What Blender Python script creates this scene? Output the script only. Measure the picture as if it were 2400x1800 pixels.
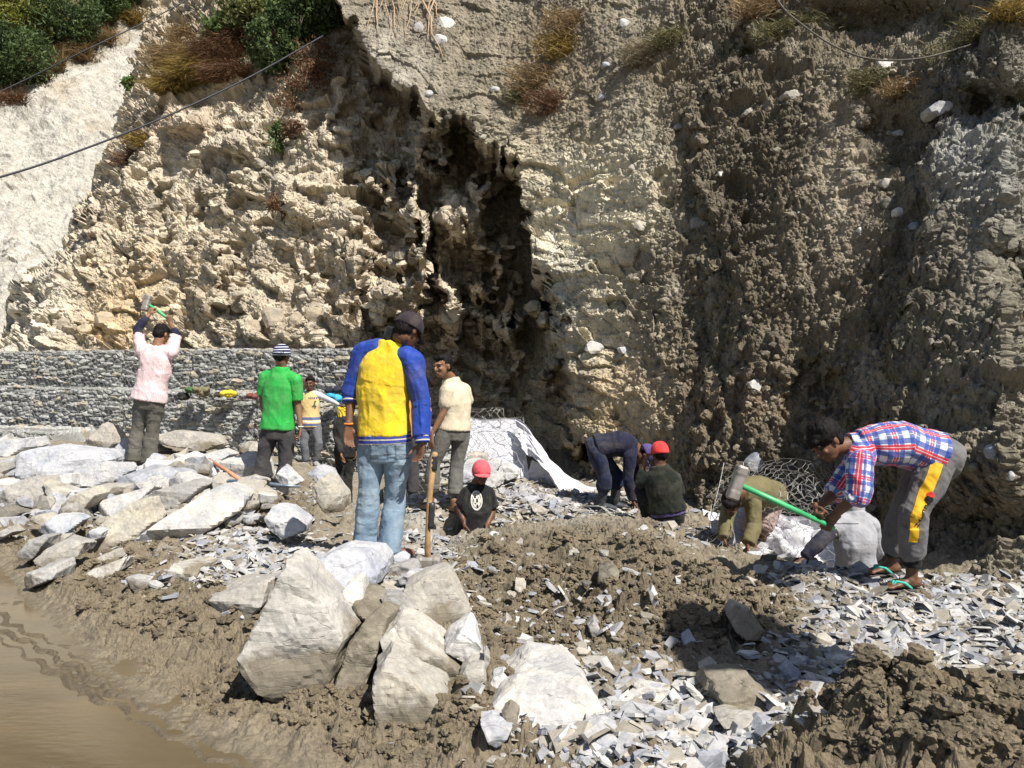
import bpy, bmesh, math, random, time
import numpy as np
from mathutils import Vector, Matrix
from mathutils.bvhtree import BVHTree
T0 = time.time()
for o in list(bpy.data.objects): bpy.data.objects.remove(o)
scene = bpy.context.scene
COL = scene.collection
R = math.radians
# ------------------------------------------------------------ camera, sky, sun
F = 1884.0; HX = 1200.0; HY = 871.0; CZ = 1.6
cam_d = bpy.data.cameras.new("camera"); cam = bpy.data.objects.new("camera", cam_d); COL.objects.link(cam)
cam.location = (0, 0, CZ); cam.rotation_euler = (R(90), 0, 0)
cam_d.sensor_width = 36; cam_d.lens = F / 2400 * 36; cam_d.shift_y = -(900 - HY) / 2400
cam_d.clip_end = 400; cam_d.clip_start = 0.05
scene.camera = cam
SUN = Vector((0.395, -0.45, 0.80)).normalized()
world = bpy.data.worlds.new("World"); scene.world = world; world.use_nodes = True
wn = world.node_tree.nodes; wl = world.node_tree.links
sky = wn.new("ShaderNodeTexSky"); sky.sky_type = 'NISHITA'; sky.sun_disc = False
sky.sun_elevation = math.asin(SUN.z); sky.sun_rotation = math.atan2(SUN.x, SUN.y)
bg = wn["Background"]; bg.inputs[1].default_value = 0.062
wl.new(sky.outputs[0], bg.inputs[0])
sd = bpy.data.lights.new("sun", 'SUN'); sd.energy = 4.8; sd.angle = R(0.5); sd.color = (1.0, 0.95, 0.87)
so = bpy.data.objects.new("sun", sd); COL.objects.link(so)
so.rotation_euler = (-SUN).to_track_quat('-Z', 'Y').to_euler(); so.location = (5, -5, 12)
scene.view_settings.view_transform = 'Standard'; scene.view_settings.look = 'None'
scene.view_settings.exposure = 0.6; scene.view_settings.gamma = 1.0

def W(px, py, Y):
    return Vector(((px - HX) * Y / F, Y, CZ - (py - HY) * Y / F))

# ------------------------------------------------------------ noise
u32 = np.uint32
def _h(ix, iy, iz, s):
    h = ix.astype(u32) * u32(374761393) + iy.astype(u32) * u32(668265263) + iz.astype(u32) * u32(2246822519) + u32((s * 3266489917) & 0xffffffff)
    h ^= h >> u32(13); h *= u32(1274126177); h ^= h >> u32(16); h *= u32(2654435761); h ^= h >> u32(15)
    return (h & u32(0xffffff)).astype(np.float32) / np.float32(0x7fffff) - np.float32(1)
def vnoise(p, s=0):
    p = np.asarray(p, np.float32); f = np.floor(p); t = p - f; i = f.astype(np.int32)
    t = t * t * (3 - 2 * t)
    x, y, z = i[..., 0], i[..., 1], i[..., 2]; r = 0
    tx, ty, tz = t[..., 0], t[..., 1], t[..., 2]
    for a in (0, 1):
        wa = tx if a else 1 - tx
        for b in (0, 1):
            wb = wa * (ty if b else 1 - ty)
            for c in (0, 1):
                r = r + wb * (tz if c else 1 - tz) * _h(x + a, y + b, z + c, s)
    return r
def fbm(p, o=4, s=0, g=.5, mode=0):
    p = np.asarray(p, np.float32); r = 0; a = 1; n = 0
    for k in range(o):
        v = vnoise(p, s + k * 7)
        if mode == 1: v = 1 - 2 * np.abs(v)          # ridged
        elif mode == 2: v = 2 * np.abs(v) - .6       # billow
        r = r + a * v; n += a; a *= g; p = p * 2.03 + 13.7
    return r / n
def facet(u, v, s=0, kr=1.0, kt=1.3):
    """2-D cells, each a tilted plane: returns height, f2-f1, cell random"""
    u = np.asarray(u, np.float32); v = np.asarray(v, np.float32)
    iu = np.floor(u).astype(np.int32); iv = np.floor(v).astype(np.int32); z0 = np.zeros_like(iu)
    f1 = np.full(u.shape, 9, np.float32); f2 = f1.copy(); hh = np.zeros_like(f1); rr = np.zeros_like(f1)
    for a in (-1, 0, 1):
        for b in (-1, 0, 1):
            cu = iu + a; cv = iv + b
            pu = cu + .5 + .45 * _h(cu, cv, z0, s); pv = cv + .5 + .45 * _h(cu, cv, z0, s + 1)
            du = u - pu; dv = v - pv; d = du * du + dv * dv
            r = _h(cu, cv, z0, s + 2)
            h = kr * r + (du * _h(cu, cv, z0, s + 3) + dv * _h(cu, cv, z0, s + 4)) * kt
            m = d < f1
            f2 = np.where(m, f1, np.minimum(f2, d)); f1 = np.where(m, d, f1)
            hh = np.where(m, h, hh); rr = np.where(m, r, rr)
    return hh, np.sqrt(f2) - np.sqrt(f1), rr
def sstep(a, b, x):
    t = np.clip((x - a) / (b - a), 0, 1); return t * t * (3 - 2 * t)
def gauss(px, py, cx, cy, rx, ry): return np.exp(-((px - cx) / rx) ** 2 - ((py - cy) / ry) ** 2)

# ------------------------------------------------------------ objects
def link(o, label=None, cat=None, group=None, kind=None, parent=None):
    COL.objects.link(o)
    if label: o['label'] = label
    if cat: o['category'] = cat
    if group: o['group'] = group
    if kind: o['kind'] = kind
    if parent: o.parent = parent
    return o
def empty(name, loc, label, cat, group=None):
    o = bpy.data.objects.new(name, None); o.location = loc; o.empty_display_size = .2
    return link(o, label, cat, group)
def mk(name, V, Fc, mat, parent=None, base=None, smooth=True, **kw):
    """V (n,3) world coords, Fc (m,k) array or list of lists"""
    V = np.array(V, np.float32).reshape(-1, 3)
    if base is None and parent is not None: base = parent.location
    b = np.array(base if base is not None else (0, 0, 0), np.float32)
    V = V - b
    me = bpy.data.meshes.new(name); me.vertices.add(len(V)); me.vertices.foreach_set("co", V.ravel())
    if isinstance(Fc, np.ndarray) and Fc.ndim == 2:
        k = Fc.shape[1]; n = len(Fc); me.loops.add(n * k); me.loops.foreach_set("vertex_index", Fc.astype(np.int32).ravel())
        me.polygons.add(n); me.polygons.foreach_set("loop_start", np.arange(0, n * k, k, dtype=np.int32))
    else:
        ls = np.array([len(f) for f in Fc], np.int32); fl = np.array([i for f in Fc for i in f], np.int32)
        me.loops.add(len(fl)); me.loops.foreach_set("vertex_index", fl)
        me.polygons.add(len(ls)); me.polygons.foreach_set("loop_start", np.concatenate([[0], np.cumsum(ls)[:-1]]).astype(np.int32))
    me.update(calc_edges=True)
    me.polygons.foreach_set("use_smooth", np.full(len(me.polygons), smooth)); 
    if mat: me.materials.append(mat)
    o = bpy.data.objects.new(name, me)
    if parent is None: o.location = b
    return link(o, parent=parent, **kw)
def gridfaces(h, w, mask=None):
    i = np.arange(h * w).reshape(h, w)
    f = np.stack([i[:-1, :-1], i[1:, :-1], i[1:, 1:], i[:-1, 1:]], -1).reshape(-1, 4)
    return f if mask is None else f[mask.ravel()]
def setcol(o, c, name='Col'):
    c = np.asarray(c, np.float32).reshape(-1, 3)
    a = o.data.color_attributes.new(name, 'FLOAT_COLOR', 'POINT')
    a.data.foreach_set("color", np.concatenate([c, np.ones((len(c), 1), np.float32)], 1).ravel())

# ------------------------------------------------------------ materials
class NT:
    def __init__(s, name):
        s.m = bpy.data.materials.new(name); s.m.use_nodes = True; s.t = s.m.node_tree
        s.b = s.t.nodes["Principled BSDF"]; s.tc = s.t.nodes.new("ShaderNodeTexCoord")
    def n(s, ty, **kw):
        x = s.t.nodes.new("ShaderNode" + ty)
        for k, v in kw.items(): setattr(x, k, v)
        return x
    def l(s, a, b): s.t.links.new(a, b)
    def scale(s, src, sc):
        m = s.n("Mapping"); m.inputs['Scale'].default_value = sc; s.l(src, m.inputs[0]); return m.outputs[0]
    def noise(s, src, sc, det=4, rough=.55, dist=0):
        x = s.n("TexNoise"); x.inputs['Scale'].default_value = sc; x.inputs['Detail'].default_value = det
        x.inputs['Roughness'].default_value = rough; x.inputs['Distortion'].default_value = dist
        s.l(src, x.inputs['Vector']); return x.outputs['Fac']
    def ramp(s, src, stops):
        x = s.n("ValToRGB"); e = x.color_ramp.elements
        while len(e) < len(stops): e.new(.5)
        for i, (p, c) in enumerate(stops):
            e[i].position = p; e[i].color = (*c, 1) if not isinstance(c, (int, float)) else (c, c, c, 1)
        s.l(src, x.inputs[0]); return x.outputs[0]
    def mix(s, f, a, b, mode='MIX'):
        x = s.n("MixRGB", blend_type=mode)
        for i, v in enumerate((f, a, b)):
            if isinstance(v, (int, float)): x.inputs[i].default_value = v if i == 0 else (v, v, v, 1)
            elif isinstance(v, (tuple, list)): x.inputs[i].default_value = (*v, 1)
            else: s.l(v, x.inputs[i])
        return x.outputs[0]
    def math(s, op, a, b=0, c=0):
        x = s.n("Math", operation=op)
        for i, v in enumerate((a, b, c)):
            if isinstance(v, (int, float)): x.inputs[i].default_value = v
            else: s.l(v, x.inputs[i])
        return x.outputs[0]
    def attr(s, name): x = s.n("Attribute"); x.attribute_name = name; return x
    def bump(s, h, st=.5, dist=.01, prev=None):
        x = s.n("Bump"); x.inputs['Strength'].default_value = st; x.inputs['Distance'].default_value = dist
        s.l(h, x.inputs['Height'])
        if prev is not None: s.l(prev, x.inputs['Normal'])
        s.l(x.outputs[0], s.b.inputs['Normal']); return x.outputs[0]
    def done(s, col=None, rough=.9, spec=.25):
        if col is not None:
            if isinstance(col, tuple): s.b.inputs['Base Color'].default_value = (*col, 1)
            else: s.l(col, s.b.inputs['Base Color'])
        if isinstance(rough, (int, float)): s.b.inputs['Roughness'].default_value = rough
        else: s.l(rough, s.b.inputs['Roughness'])
        s.b.inputs['Specular IOR Level'].default_value = spec
        return s.m
def earth_mat(name, bumpd=.03, sc=1.0, rough=.92):
    t = NT(name); P = t.tc.outputs['Object']; a = t.attr('Col')
    n1 = t.noise(P, 5 * sc, 6, .65); n2 = t.noise(P, 38 * sc, 4, .6)
    c = t.mix(1, a.outputs[0], t.ramp(n1, [(.3, .72), (.7, 1.25)]), 'MULTIPLY')
    c = t.mix(1, c, t.ramp(n2, [(.3, .7), (.72, 1.3)]), 'MULTIPLY')
    b = t.bump(t.noise(P, 14 * sc, 8, .7), .7, bumpd)
    t.bump(t.noise(P, 70 * sc, 3, .6), .5, bumpd * .25, b)
    return t.done(c, rough, .2)
def ground_mat():
    t = NT('ground_mud'); P = t.tc.outputs['Object']; a = t.attr('Col'); w = t.attr('Wet')
    n1 = t.noise(P, 9, 6, .65); n2 = t.noise(P, 60, 4, .6)
    c = t.mix(1, a.outputs[0], t.ramp(n1, [(.3, .75), (.7, 1.22)]), 'MULTIPLY')
    c = t.mix(1, c, t.ramp(n2, [(.3, .75), (.72, 1.25)]), 'MULTIPLY')
    b = t.bump(t.noise(P, 30, 8, .7), .8, .02)
    t.bump(t.noise(P, 130, 3, .6), .5, .005, b)
    r = t.mix(w.outputs[0], .9, t.ramp(t.noise(P, 20, 4), [(.35, .28), (.65, .55)]))
    return t.done(c, r, .4)
def rock_mat(name, c1, c2, c3, mud=.0, mudc=(.15, .122, .08)):
    t = NT(name); P = t.tc.outputs['Object']; G = t.tc.outputs['Generated']
    oi = t.n("ObjectInfo")
    ad = t.n("VectorMath", operation='ADD'); t.l(P, ad.inputs[0]); t.l(oi.outputs['Location'], ad.inputs[1]); P2 = ad.outputs[0]
    n1 = t.noise(P2, 3.1, 6, .6, .6); rt = t.n('Mapping'); rt.inputs['Rotation'].default_value = (.35, .25, .1); rt.inputs['Scale'].default_value = (3, 3, 13); t.l(P2, rt.inputs[0]); st = t.noise(rt.outputs[0], 1.3, 7, .68, 1.2); n3 = t.noise(P2, 45, 4, .6)
    c = t.ramp(n1, [(.36, c1), (.5, c2), (.66, c3)])
    hs = t.mix(oi.outputs['Random'], (.78, .8, .86), (1.1, 1.06, .98)); c = t.mix(1, c, hs, 'MULTIPLY')
    c = t.mix(1, c, t.ramp(st, [(.3, .84), (.7, 1.08)]), 'MULTIPLY')
    c = t.mix(1, c, t.ramp(n3, [(.3, .82), (.7, 1.14)]), 'MULTIPLY')
    vo = t.n('TexVoronoi', feature='DISTANCE_TO_EDGE'); vo.inputs['Scale'].default_value = 3.2; wp = t.n('VectorMath', operation='ADD'); nz = t.n('TexNoise'); nz.inputs['Scale'].default_value = 4; nz.inputs['Detail'].default_value = 5; t.l(P2, nz.inputs['Vector']); t.l(rt.outputs[0], wp.inputs[0]); t.l(nz.outputs['Color'], wp.inputs[1]); sc3 = t.n('VectorMath', operation='SCALE'); sc3.inputs['Scale'].default_value = .2; t.l(wp.outputs[0], sc3.inputs[0]); t.l(sc3.outputs[0], vo.inputs['Vector'])
    ck = t.ramp(vo.outputs['Distance'], [(.0, 0.0), (.014, 1.0)]); c = t.mix(1, c, t.ramp(vo.outputs['Distance'], [(.0, .85), (.008, 1.0)]), 'MULTIPLY')
    if mud:
        sx = t.n("SeparateXYZ"); t.l(P, sx.inputs[0])
        m = t.math('ADD', t.math('MULTIPLY', sx.outputs[2], -1.7), t.math('MULTIPLY', t.noise(P2, 3.5, 7, .65, .5), 1.3))
        mf = t.ramp(t.math('ADD', m, mud - .4), [(.24, 0.0), (.42, 1.0)])
        c = t.mix(t.math('MULTIPLY', mf, .8), c, mudc)
    b = t.bump(ck, .35, .007); b = t.bump(st, .4, .012, b); b = t.bump(t.noise(P2, 18, 7, .7), .6, .012, b); t.bump(n3, .35, .004, b)
    return t.done(c, .88, .25)
def simple(name, col, rough=.7, var=.15, nsc=20, bump=0, spec=.3, metal=0):
    t = NT(name); P = t.tc.outputs['Object']
    n = t.noise(P, nsc, 4, .6)
    c = t.mix(1, col, t.ramp(n, [(.3, 1 - var), (.7, 1 + var)]), 'MULTIPLY')
    if bump: t.bump(n, .6, bump)
    t.b.inputs['Metallic'].default_value = metal
    return t.done(c, rough, spec)
M_cliff = earth_mat('cliff_earth', .05, 1.0)
M_hill = earth_mat('pale_scree', .05, .5)
M_ground = ground_mat()
M_rock = [rock_mat('slate_pale', (.33, .34, .37), (.45, .45, .46), (.57, .55, .51), -.2),
          rock_mat('stone_cream', (.43, .40, .34), (.37, .355, .325), (.50, .47, .41), -.04),
          rock_mat('stone_muddy', (.37, .36, .345), (.45, .435, .40), (.52, .50, .46), .12),
          rock_mat('slate_blue', (.30, .33, .39), (.40, .42, .47), (.50, .51, .53)),
          rock_mat('stone_dark', (.17, .15, .12), (.24, .22, .18), (.13, .12, .10), .0),
          rock_mat('stone_white', (.50, .50, .50), (.60, .59, .57), (.43, .44, .47), -.25)]
M_rock.append(rock_mat('bedrock_tan', (.42, .35, .25), (.50, .42, .30), (.36, .31, .23)))
M_wire = simple('galvanised_wire', (.36, .355, .33), .5, .2, 8, spec=.5, metal=.3)
M_gab = None
# ------------------------------------------------------------ the cliff
CX = [-900, 0, 100, 300, 700, 850, 950, 1100, 1220, 1300, 1400, 1700, 2000, 2350, 2700, 3200]
CB = [26, 19.5, 18.2, 17.4, 15.2, 15.5, 16.6, 17.2, 17.0, 16.2, 15.0, 14.0, 12.0, 9.5, 8, 7]
CK = [.7, .7, .65, .62, .58, .5, .42, .36, .4, .5, .5, .5, .5, .5, .5, .5]
BB = [12.5, 12.5, 12.5, 12.5, 12.3, 12.3, 12.2, 12.1, 12.0, 11.8, 11.1, 9.2, 7.7, 5.9, 6.2, 8.5]
BK = [.6, .6, .6, .6, .6, .6, .6, .6, .56, .52, .52, .55, .56, .6, .6, .6]
def lay(px, py, B, K):
    b = np.interp(px, CX, B); k = np.interp(px, CX, K)
    return (b + 1.6 * k) / np.maximum(1 - k * (HY - py) / F, .25)
def cliffY(px, py, nz=None):
    """smooth depth of the rock face seen along (px,py) and masks"""
    n1 = vnoise(np.stack([px / 70, py / 70, px * 0], -1), 5) * 30 + vnoise(np.stack([px / 26, py / 26, px * 0], -1), 6) * 22 + vnoise(np.stack([px / 11, py / 11, px * 0], -1), 7) * 10
    far = lay(px, py, CB, CK); near = lay(px, py, BB, BK)
    # left edge of the buttress, as px for a given py
    e = np.interp(py, [-600, 60, 400, 520, 650, 800, 900, 1000, 1150, 1400], [1240, 1240, 1245, 1262, 1285, 1300, 1330, 1330, 1380, 1480])
    fl = lambda w, q, k: vnoise(np.stack([px / w + q, py / k, px * 0 + q], -1), 8)
    yt = np.interp(px + 26 * fl(60, 4, 60) + 14 * fl(22, 6, 24), [-900, 760, 800, 850, 930, 1020, 1130, 1240, 1300], [-700, -300, 60, 150, 215, 270, 330, 420, 700]) + 55 * fl(70, 1, 400) + 34 * fl(27, 5, 300) + 16 * fl(10, 3, 200)
    mt = sstep(40, -26, py - yt); mr = sstep(-34, 26, px - e - n1 - 26 * fl(30, 2, 160))
    m = 1 - (1 - mt) * (1 - mr)
    rib = (1 - np.abs(fl(48, 7, 190))) ** 3 + .4 * (1 - np.abs(fl(20, 9, 90))) ** 3
    far = far - .7 * rib * gauss(px, py, 1050, 620, 240, 420) - .2 * rib * gauss(px, py, 760, 600, 220, 260)
    Y = far * (1 - m) + near * m
    # ribs standing in the recess
    for cx, cy, rx, ry, a in ((972, 540, 24, 170, 2.9), (1085, 520, 40, 70, 2.7), (1150, 640, 20, 200, 1.6), (930, 700, 40, 110, 1.9),
                              (1050, 700, 24, 110, 2.3), (820, 640, 60, 200, .9), (1020, 370, 26, 80, 2.3), (1130, 450, 18, 70, 2.2), (1200, 760, 20, 100, 1.8), (900, 420, 22, 60, 1.6), (640, 760, 100, 60, .6),
                              (560, 340, 70, 36, 1.3), (440, 285, 60, 26, 1.1), (500, 440, 40, 30, .8), (700, 480, 36, 60, .8), (520, 640, 24, 80, .7), (640, 420, 60, 50, .6), (800, 330, 50, 150, .5)):
        Y = Y - a * gauss(px + n1, py, cx, cy, rx, ry) * (1 - m)
    for cx, cy, rx, ry, a in ((700, 560, 40, 150, .5), (540, 640, 26, 90, .6), (850, 300, 40, 160, .8), (500, 480, 30, 80, .5), (880, 640, 30, 140, .7)):
        Y = Y + a * gauss(px + n1, py, cx, cy, rx, ry) * (1 - m)
    # gullies and ridges on the right-hand clay
    e2 = np.interp(py, [-600, 0, 200, 400, 600, 800, 950, 1400], [2500, 2330, 2210, 2165, 2190, 2110, 2070, 2020]) + n1 * .8
    Y = Y - .38 * sstep(-20, 22, px - e2) * sstep(1250, 1000, py)
    e3 = np.interp(py, [-600, 100, 300, 600, 1000, 1400], [1900, 1760, 1640, 1690, 1650, 1600]) + n1
    Y = Y - .3 * sstep(-26, 26, px - e3) * m
    e4 = np.interp(py, [-600, 200, 600, 1400], [2600, 2420, 2330, 2300]) + n1 * 1.3
    Y = Y + .45 * gauss(px + n1, py, 2290, 1240, 210, 90) - .35 * gauss(px, py, 1480, 420, 130, 260) + .25 * gauss(px + n1, py, 1680, 760, 40, 240)
    Y = Y + .8 * gauss(px + n1, py, 2060, 60, 200, 50) + .9 * gauss(px + n1, py, 2330, 250, 110, 50) + .55 * gauss(px + n1, py, 2110, 330, 60, 70) + .5 * gauss(px + n1, py, 2390, 620, 60, 90) + .4 * gauss(px + n1, py, 1900, 900, 40, 90)
    # bedrock turns away from us on the left
    eL = np.interp(py, [-600, 0, 60, 250, 330, 420, 500, 580, 660, 790, 830, 1400],
                   [760, 500, 470, 352, 330, 300, 240, 210, 90, 60, 0, -120]) + n1 * .5
    Y = Y + 16 * sstep(10, -110, px - eL)
    return Y, m
xs = np.concatenate([np.linspace(-900, -60, 90), np.arange(-50, 2452, 2.0), np.linspace(2460, 3100, 90)])
ys = np.concatenate([np.linspace(-560, -44, 70), np.arange(-40, 1420, 2.0)])
PX, PY = np.meshgrid(xs, ys); PX = PX.astype(np.float32); PY = PY.astype(np.float32)
CYd, CM = cliffY(PX, PY)
P0 = np.stack([(PX - HX) * CYd / F, CYd, CZ - (PY - HY) * CYd / F], -1)
def normals(P):
    du = np.gradient(P, axis=1); dv = np.gradient(P, axis=0)
    n = np.cross(dv, du); n /= np.linalg.norm(n, axis=-1, keepdims=True) + 1e-9
    return n
N0 = normals(P0)
if N0[400, 700, 1] > 0: N0 = -N0
N0 = N0 * .45 + L3([-.05, -.87, .42]) if False else N0
N0 = .4 * N0 + .6 * np.array([-.05, -.88, .42], np.float32); N0 /= np.linalg.norm(N0, axis=-1, keepdims=True)
rightm = CM * sstep(1420, 1640, PX + 40 * vnoise(P0 * .6, 9))           # 1 = soft clay
topsoil = CM * sstep(420, 250, PY + (PX - 1250) * -.1) * sstep(1750, 1500, PX)
rockm = (1 - rightm) * (1 - .7 * topsoil)
x, y, z = P0[..., 0], P0[..., 1], P0[..., 2]
wx = x + .12 * vnoise(P0 * 1.2, 21) + .025 * vnoise(P0 * 6, 23); wz = z + .12 * vnoise(P0 * 1.2, 22) + .025 * vnoise(P0 * 6, 24)
tilt = wz + .28 * wx
d = .20 * fbm(P0 * np.array([1.3, .6, .45], np.float32), 3, 31)
h1, g1, r1 = facet(wx / .95, tilt / .5, 41, .5, 2.0); h2, g2, r2 = facet(wx / .38, tilt / .2, 45, .5, 2.0); h3, g3, r3 = facet(wx / .16, tilt / .085, 49, .5, 2.0)
left = (1 - CM)
d = d + rockm * (.15 * h1 + (.02 + .05 * sstep(-.2, .4, vnoise(P0 * .9, 64))) * h2 + (.008 + .022 * sstep(-.2, .4, vnoise(P0 * 1.4, 65))) * h3 - .03 * sstep(.1, .0, g2) - .018 * sstep(.12, 0, g3)) * (.8 + .35 * left)
pit = fbm(P0 * np.array([2.6, 2, 2.2], np.float32), 3, 61)
d = d - rockm * .26 * sstep(.26, .5, pit) * (.6 + .4 * left)
mk_ = sstep(-.15, .35, vnoise(P0 * .9, 64)); 
h4, g4, r4 = facet(wx / .075, tilt / .045, 53, .5, 1.8); d = d + rockm * (.012 * h4 - .012 * sstep(.12, 0, g4)) * left
cl = fbm(P0 * 3.2, 5, 71, .6, 2); ridg = fbm(P0 * np.array([4.2, 3, .9], np.float32), 4, 75, .5, 1)
d = d + rightm * (.13 * cl + .09 * ridg + .05 * fbm(P0 * 11, 3, 79, .6, 2) - .16 * sstep(.15, .5, pit)) 
d = d + topsoil * .06 * cl + .02 * vnoise(P0 * 26, 81)
sm = 1 - .8 * np.clip(gauss(PX, PY, 1990, 420, 110, 330) + gauss(PX, PY, 2280, 620, 60, 200), 0, 1)
d = d * (1 - (1 - sm) * .55)
PC = P0 + N0 * d[..., None]
# ---- colours (albedo by what the ground is made of)
def L3(c): return np.array(c, np.float32)
c = np.broadcast_to(L3((.50, .435, .33)), PC.shape).copy()
def paint(w, col):
    global c
    w = np.clip(w, 0, 1)[..., None]; c = c * (1 - w) + L3(col) * w
q = vnoise(P0 * 1.1, 91) * 60; q2 = vnoise(P0 * 1.1, 92) * 60
paint(CM, (.47, .42, .31))
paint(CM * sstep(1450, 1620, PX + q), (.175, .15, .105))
paint(topsoil * .9, (.235, .205, .155))
paint(gauss(PX + q, PY + q2, 1300, 170, 110, 150) * .5 * CM, (.24, .17, .085)); paint(gauss(PX + q, PY + q2, 1560, 170, 80, 60) * .5 * CM, (.24, .19, .12))
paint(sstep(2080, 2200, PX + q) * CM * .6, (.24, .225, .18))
paint(gauss(PX + q, PY + q2, 1400, 480, 140, 150) * 1.0, (.66, .60, .45))
paint(gauss(PX + q, PY + q2, 1000, 340, 130, 170) * (1 - CM) * .5, (.42, .38, .30))
paint(gauss(PX + q, PY + q2, 900, 200, 70, 90) * CM * .8, (.46, .43, .37))
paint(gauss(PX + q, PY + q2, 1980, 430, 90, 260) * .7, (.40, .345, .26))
paint(gauss(PX + q, PY + q2, 2300, 330, 90, 180) * .55, (.42, .43, .42))
paint(gauss(PX + q, PY + q2, 1430, 960, 130, 110) * .8, (.48, .37, .22))
paint(gauss(PX + q, PY + q2, 1330, 720, 60, 160) * .6, (.50, .50, .45))
paint(gauss(PX + q, PY + q2, 1740, 960, 200, 100) * .6, (.21, .16, .105))
paint(gauss(PX + q, PY + q2, 2200, 1150, 220, 160) * .7, (.19, .16, .11))
paint(gauss(PX + q, PY + q2, 300, 720, 120, 90) * .55, (.56, .40, .20))
paint(gauss(PX + q, PY + q2, 560, 330, 130, 90) * .5, (.36, .345, .29))
paint(gauss(PX + q, PY + q2, 430, 290, 130, 60) * .8, (.50, .41, .31))
paint(sstep(150, -20, PX - 90 + q) * (1 - CM) * .7, (.60, .56, .47))
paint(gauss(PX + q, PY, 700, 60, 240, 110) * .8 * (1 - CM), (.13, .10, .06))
paint(rightm * sstep(.45, .8, vnoise(P0 * 2.2, 95)) * .5, (.40, .37, .30))
c = c * (1 - .3 * (rightm * sstep(0, .6, vnoise(P0 * np.array([1.6, 1, .35], np.float32), 99))))[..., None]
c *= (1 + .16 * r2 * rockm + .10 * r3 * rockm)[..., None]
mv = vnoise(P0 * 3.1, 96) * .14 + vnoise(P0 * 9, 97) * .12 + vnoise(P0 * .8, 98) * .1
c = c * (1 + mv)[..., None]
c = np.clip(c * (1 - .12 * rightm * cl)[..., None], .02, .9)
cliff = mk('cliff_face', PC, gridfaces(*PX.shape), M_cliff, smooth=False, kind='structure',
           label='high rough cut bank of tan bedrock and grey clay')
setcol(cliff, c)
print('cliff', time.time() - T0)
def surf(px, py):
    return Vector(PC[int(np.abs(ys - py).argmin()), int(np.abs(xs - px).argmin())].tolist())
# ---- loose stones held in the bank: too many to count
def cliffstones(name, label, n, reg, size, mat, seed, aniso):
    rs = np.random.RandomState(seed); bm = bmesh.new(); bmesh.ops.create_icosphere(bm, subdivisions=2, radius=1); D = np.array([v.co[:] for v in bm.verts], np.float32); Fc = np.array([[v.index for v in f.verts] for f in bm.faces]); bm.free()
    SHP = []
    for i in range(16):
        N = np.concatenate([np.eye(3), -np.eye(3), rs.normal(size=(2, 3))]) + rs.normal(size=(8, 3)) * .22; N /= np.linalg.norm(N, axis=1, keepdims=True); dt = D @ N.T; r = np.where(dt > .05, np.r_[rs.uniform(.45, .8, 6), rs.uniform(.6, .9, 2)][None] / np.maximum(dt, .05), 9).min(1); SHP.append(D * np.minimum(r, 1.9)[:, None])
    VV = []; CC = []; k = 0
    while k < n:
        px = rs.uniform(-20, 2420); py = rs.uniform(-20, 1330)
        if rs.uniform() > reg(px, py): continue
        i = int(np.abs(ys - py).argmin()); j = int(np.abs(xs - px).argmin()); P = PC[i, j]; s = rs.uniform(*size) * rs.choice([.5, .7, 1, 1, 1.8]) * (P[1] / 12) ** .5
        Q = np.array(Matrix.Rotation(rs.uniform(0, 6.3), 3, Vector(rs.normal(size=3)).normalized())); V = (SHP[rs.randint(16)] @ Q.T) * np.array(aniso) * s
        VV.append(V + P + np.array([0, .1, -.05]) * s); t = rs.uniform(.75, 1.35); base = c[i, j] * .75 + np.array([.38, .35, .29]) * .25; CC.append(np.repeat((base * t)[None], len(D), 0)); k += 1
    o = mk(name, np.concatenate(VV), np.concatenate([Fc + q * len(D) for q in range(n)]), mat, base=(0, 0, 0), smooth=False, kind='stuff', label=label, cat='gravel'); setcol(o, np.clip(np.concatenate(CC), .02, .8))
cliffstones('bank_gravel', 'countless small stones sticking out of the clay bank', 6000, lambda px, py: .25 + .75 * (px > 1240) if px > 850 else 0, (.016, .044), M_cliff, 3, (1, .8, .75))
cliffstones('bedrock_shards', 'countless angular shards on the tan bedrock face', 3600, lambda px, py: (1.0 if py > 250 else .3) * (px < 1250) * (px > 60 + max(0, 560 - py) * .55), (.02, .075), M_cliff, 4, (1.25, .8, .7))
# ---- pale slope farther back on the left
hx = np.concatenate([np.linspace(-1500, -40, 80), np.arange(-30, 760, 2.5)]); hy = np.concatenate([np.linspace(-700, -34, 60), np.arange(-30, 1100, 2.5)])
HXg, HYg = np.meshgrid(hx, hy); HXg = HXg.astype(np.float32); HYg = HYg.astype(np.float32)
Yh = (24.5 + .0045 * HXg + 1.6 * .75) / np.maximum(1 - .78 * (HY - HYg) / F, .2)
PH = np.stack([(HXg - HX) * Yh / F, Yh, CZ - (HYg - HY) * Yh / F], -1)
NH = normals(PH); NH = -NH if NH[200, 200, 1] > 0 else NH
hwx = PH[..., 0] + .4 * vnoise(PH, 3); hwz = PH[..., 2] + .4 * vnoise(PH, 4)
a1, b1, c1 = facet(hwx / .5, (hwz + .5 * hwx) / .35, 11)
rk = sstep(.0, .5, fbm(PH * .55, 3, 15))
dh = .9 * fbm(PH * np.array([.35, .2, .22], np.float32), 4, 17) + .16 * fbm(PH * 2.5, 4, 19) + .05 * fbm(PH * 8, 3, 20, .5, 1) + .10 * a1 * rk + .16 * fbm(PH * np.array([1.6, 1, .5], np.float32), 3, 18, .5, 1)
PH = PH + NH * dh[..., None]
ch = np.broadcast_to(L3((.43, .41, .365)), PH.shape).copy()
w = sstep(.1, .6, fbm(PH * .5, 3, 27))[..., None]; ch = ch * (1 - w) + L3((.38, .335, .26)) * w
w = (sstep(-60, 40, (240 - (HXg * .64)) - HYg + 40 * vnoise(PH * .6, 28)))[..., None]; ch = ch * (1 - w) + L3((.20, .15, .08)) * w
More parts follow.
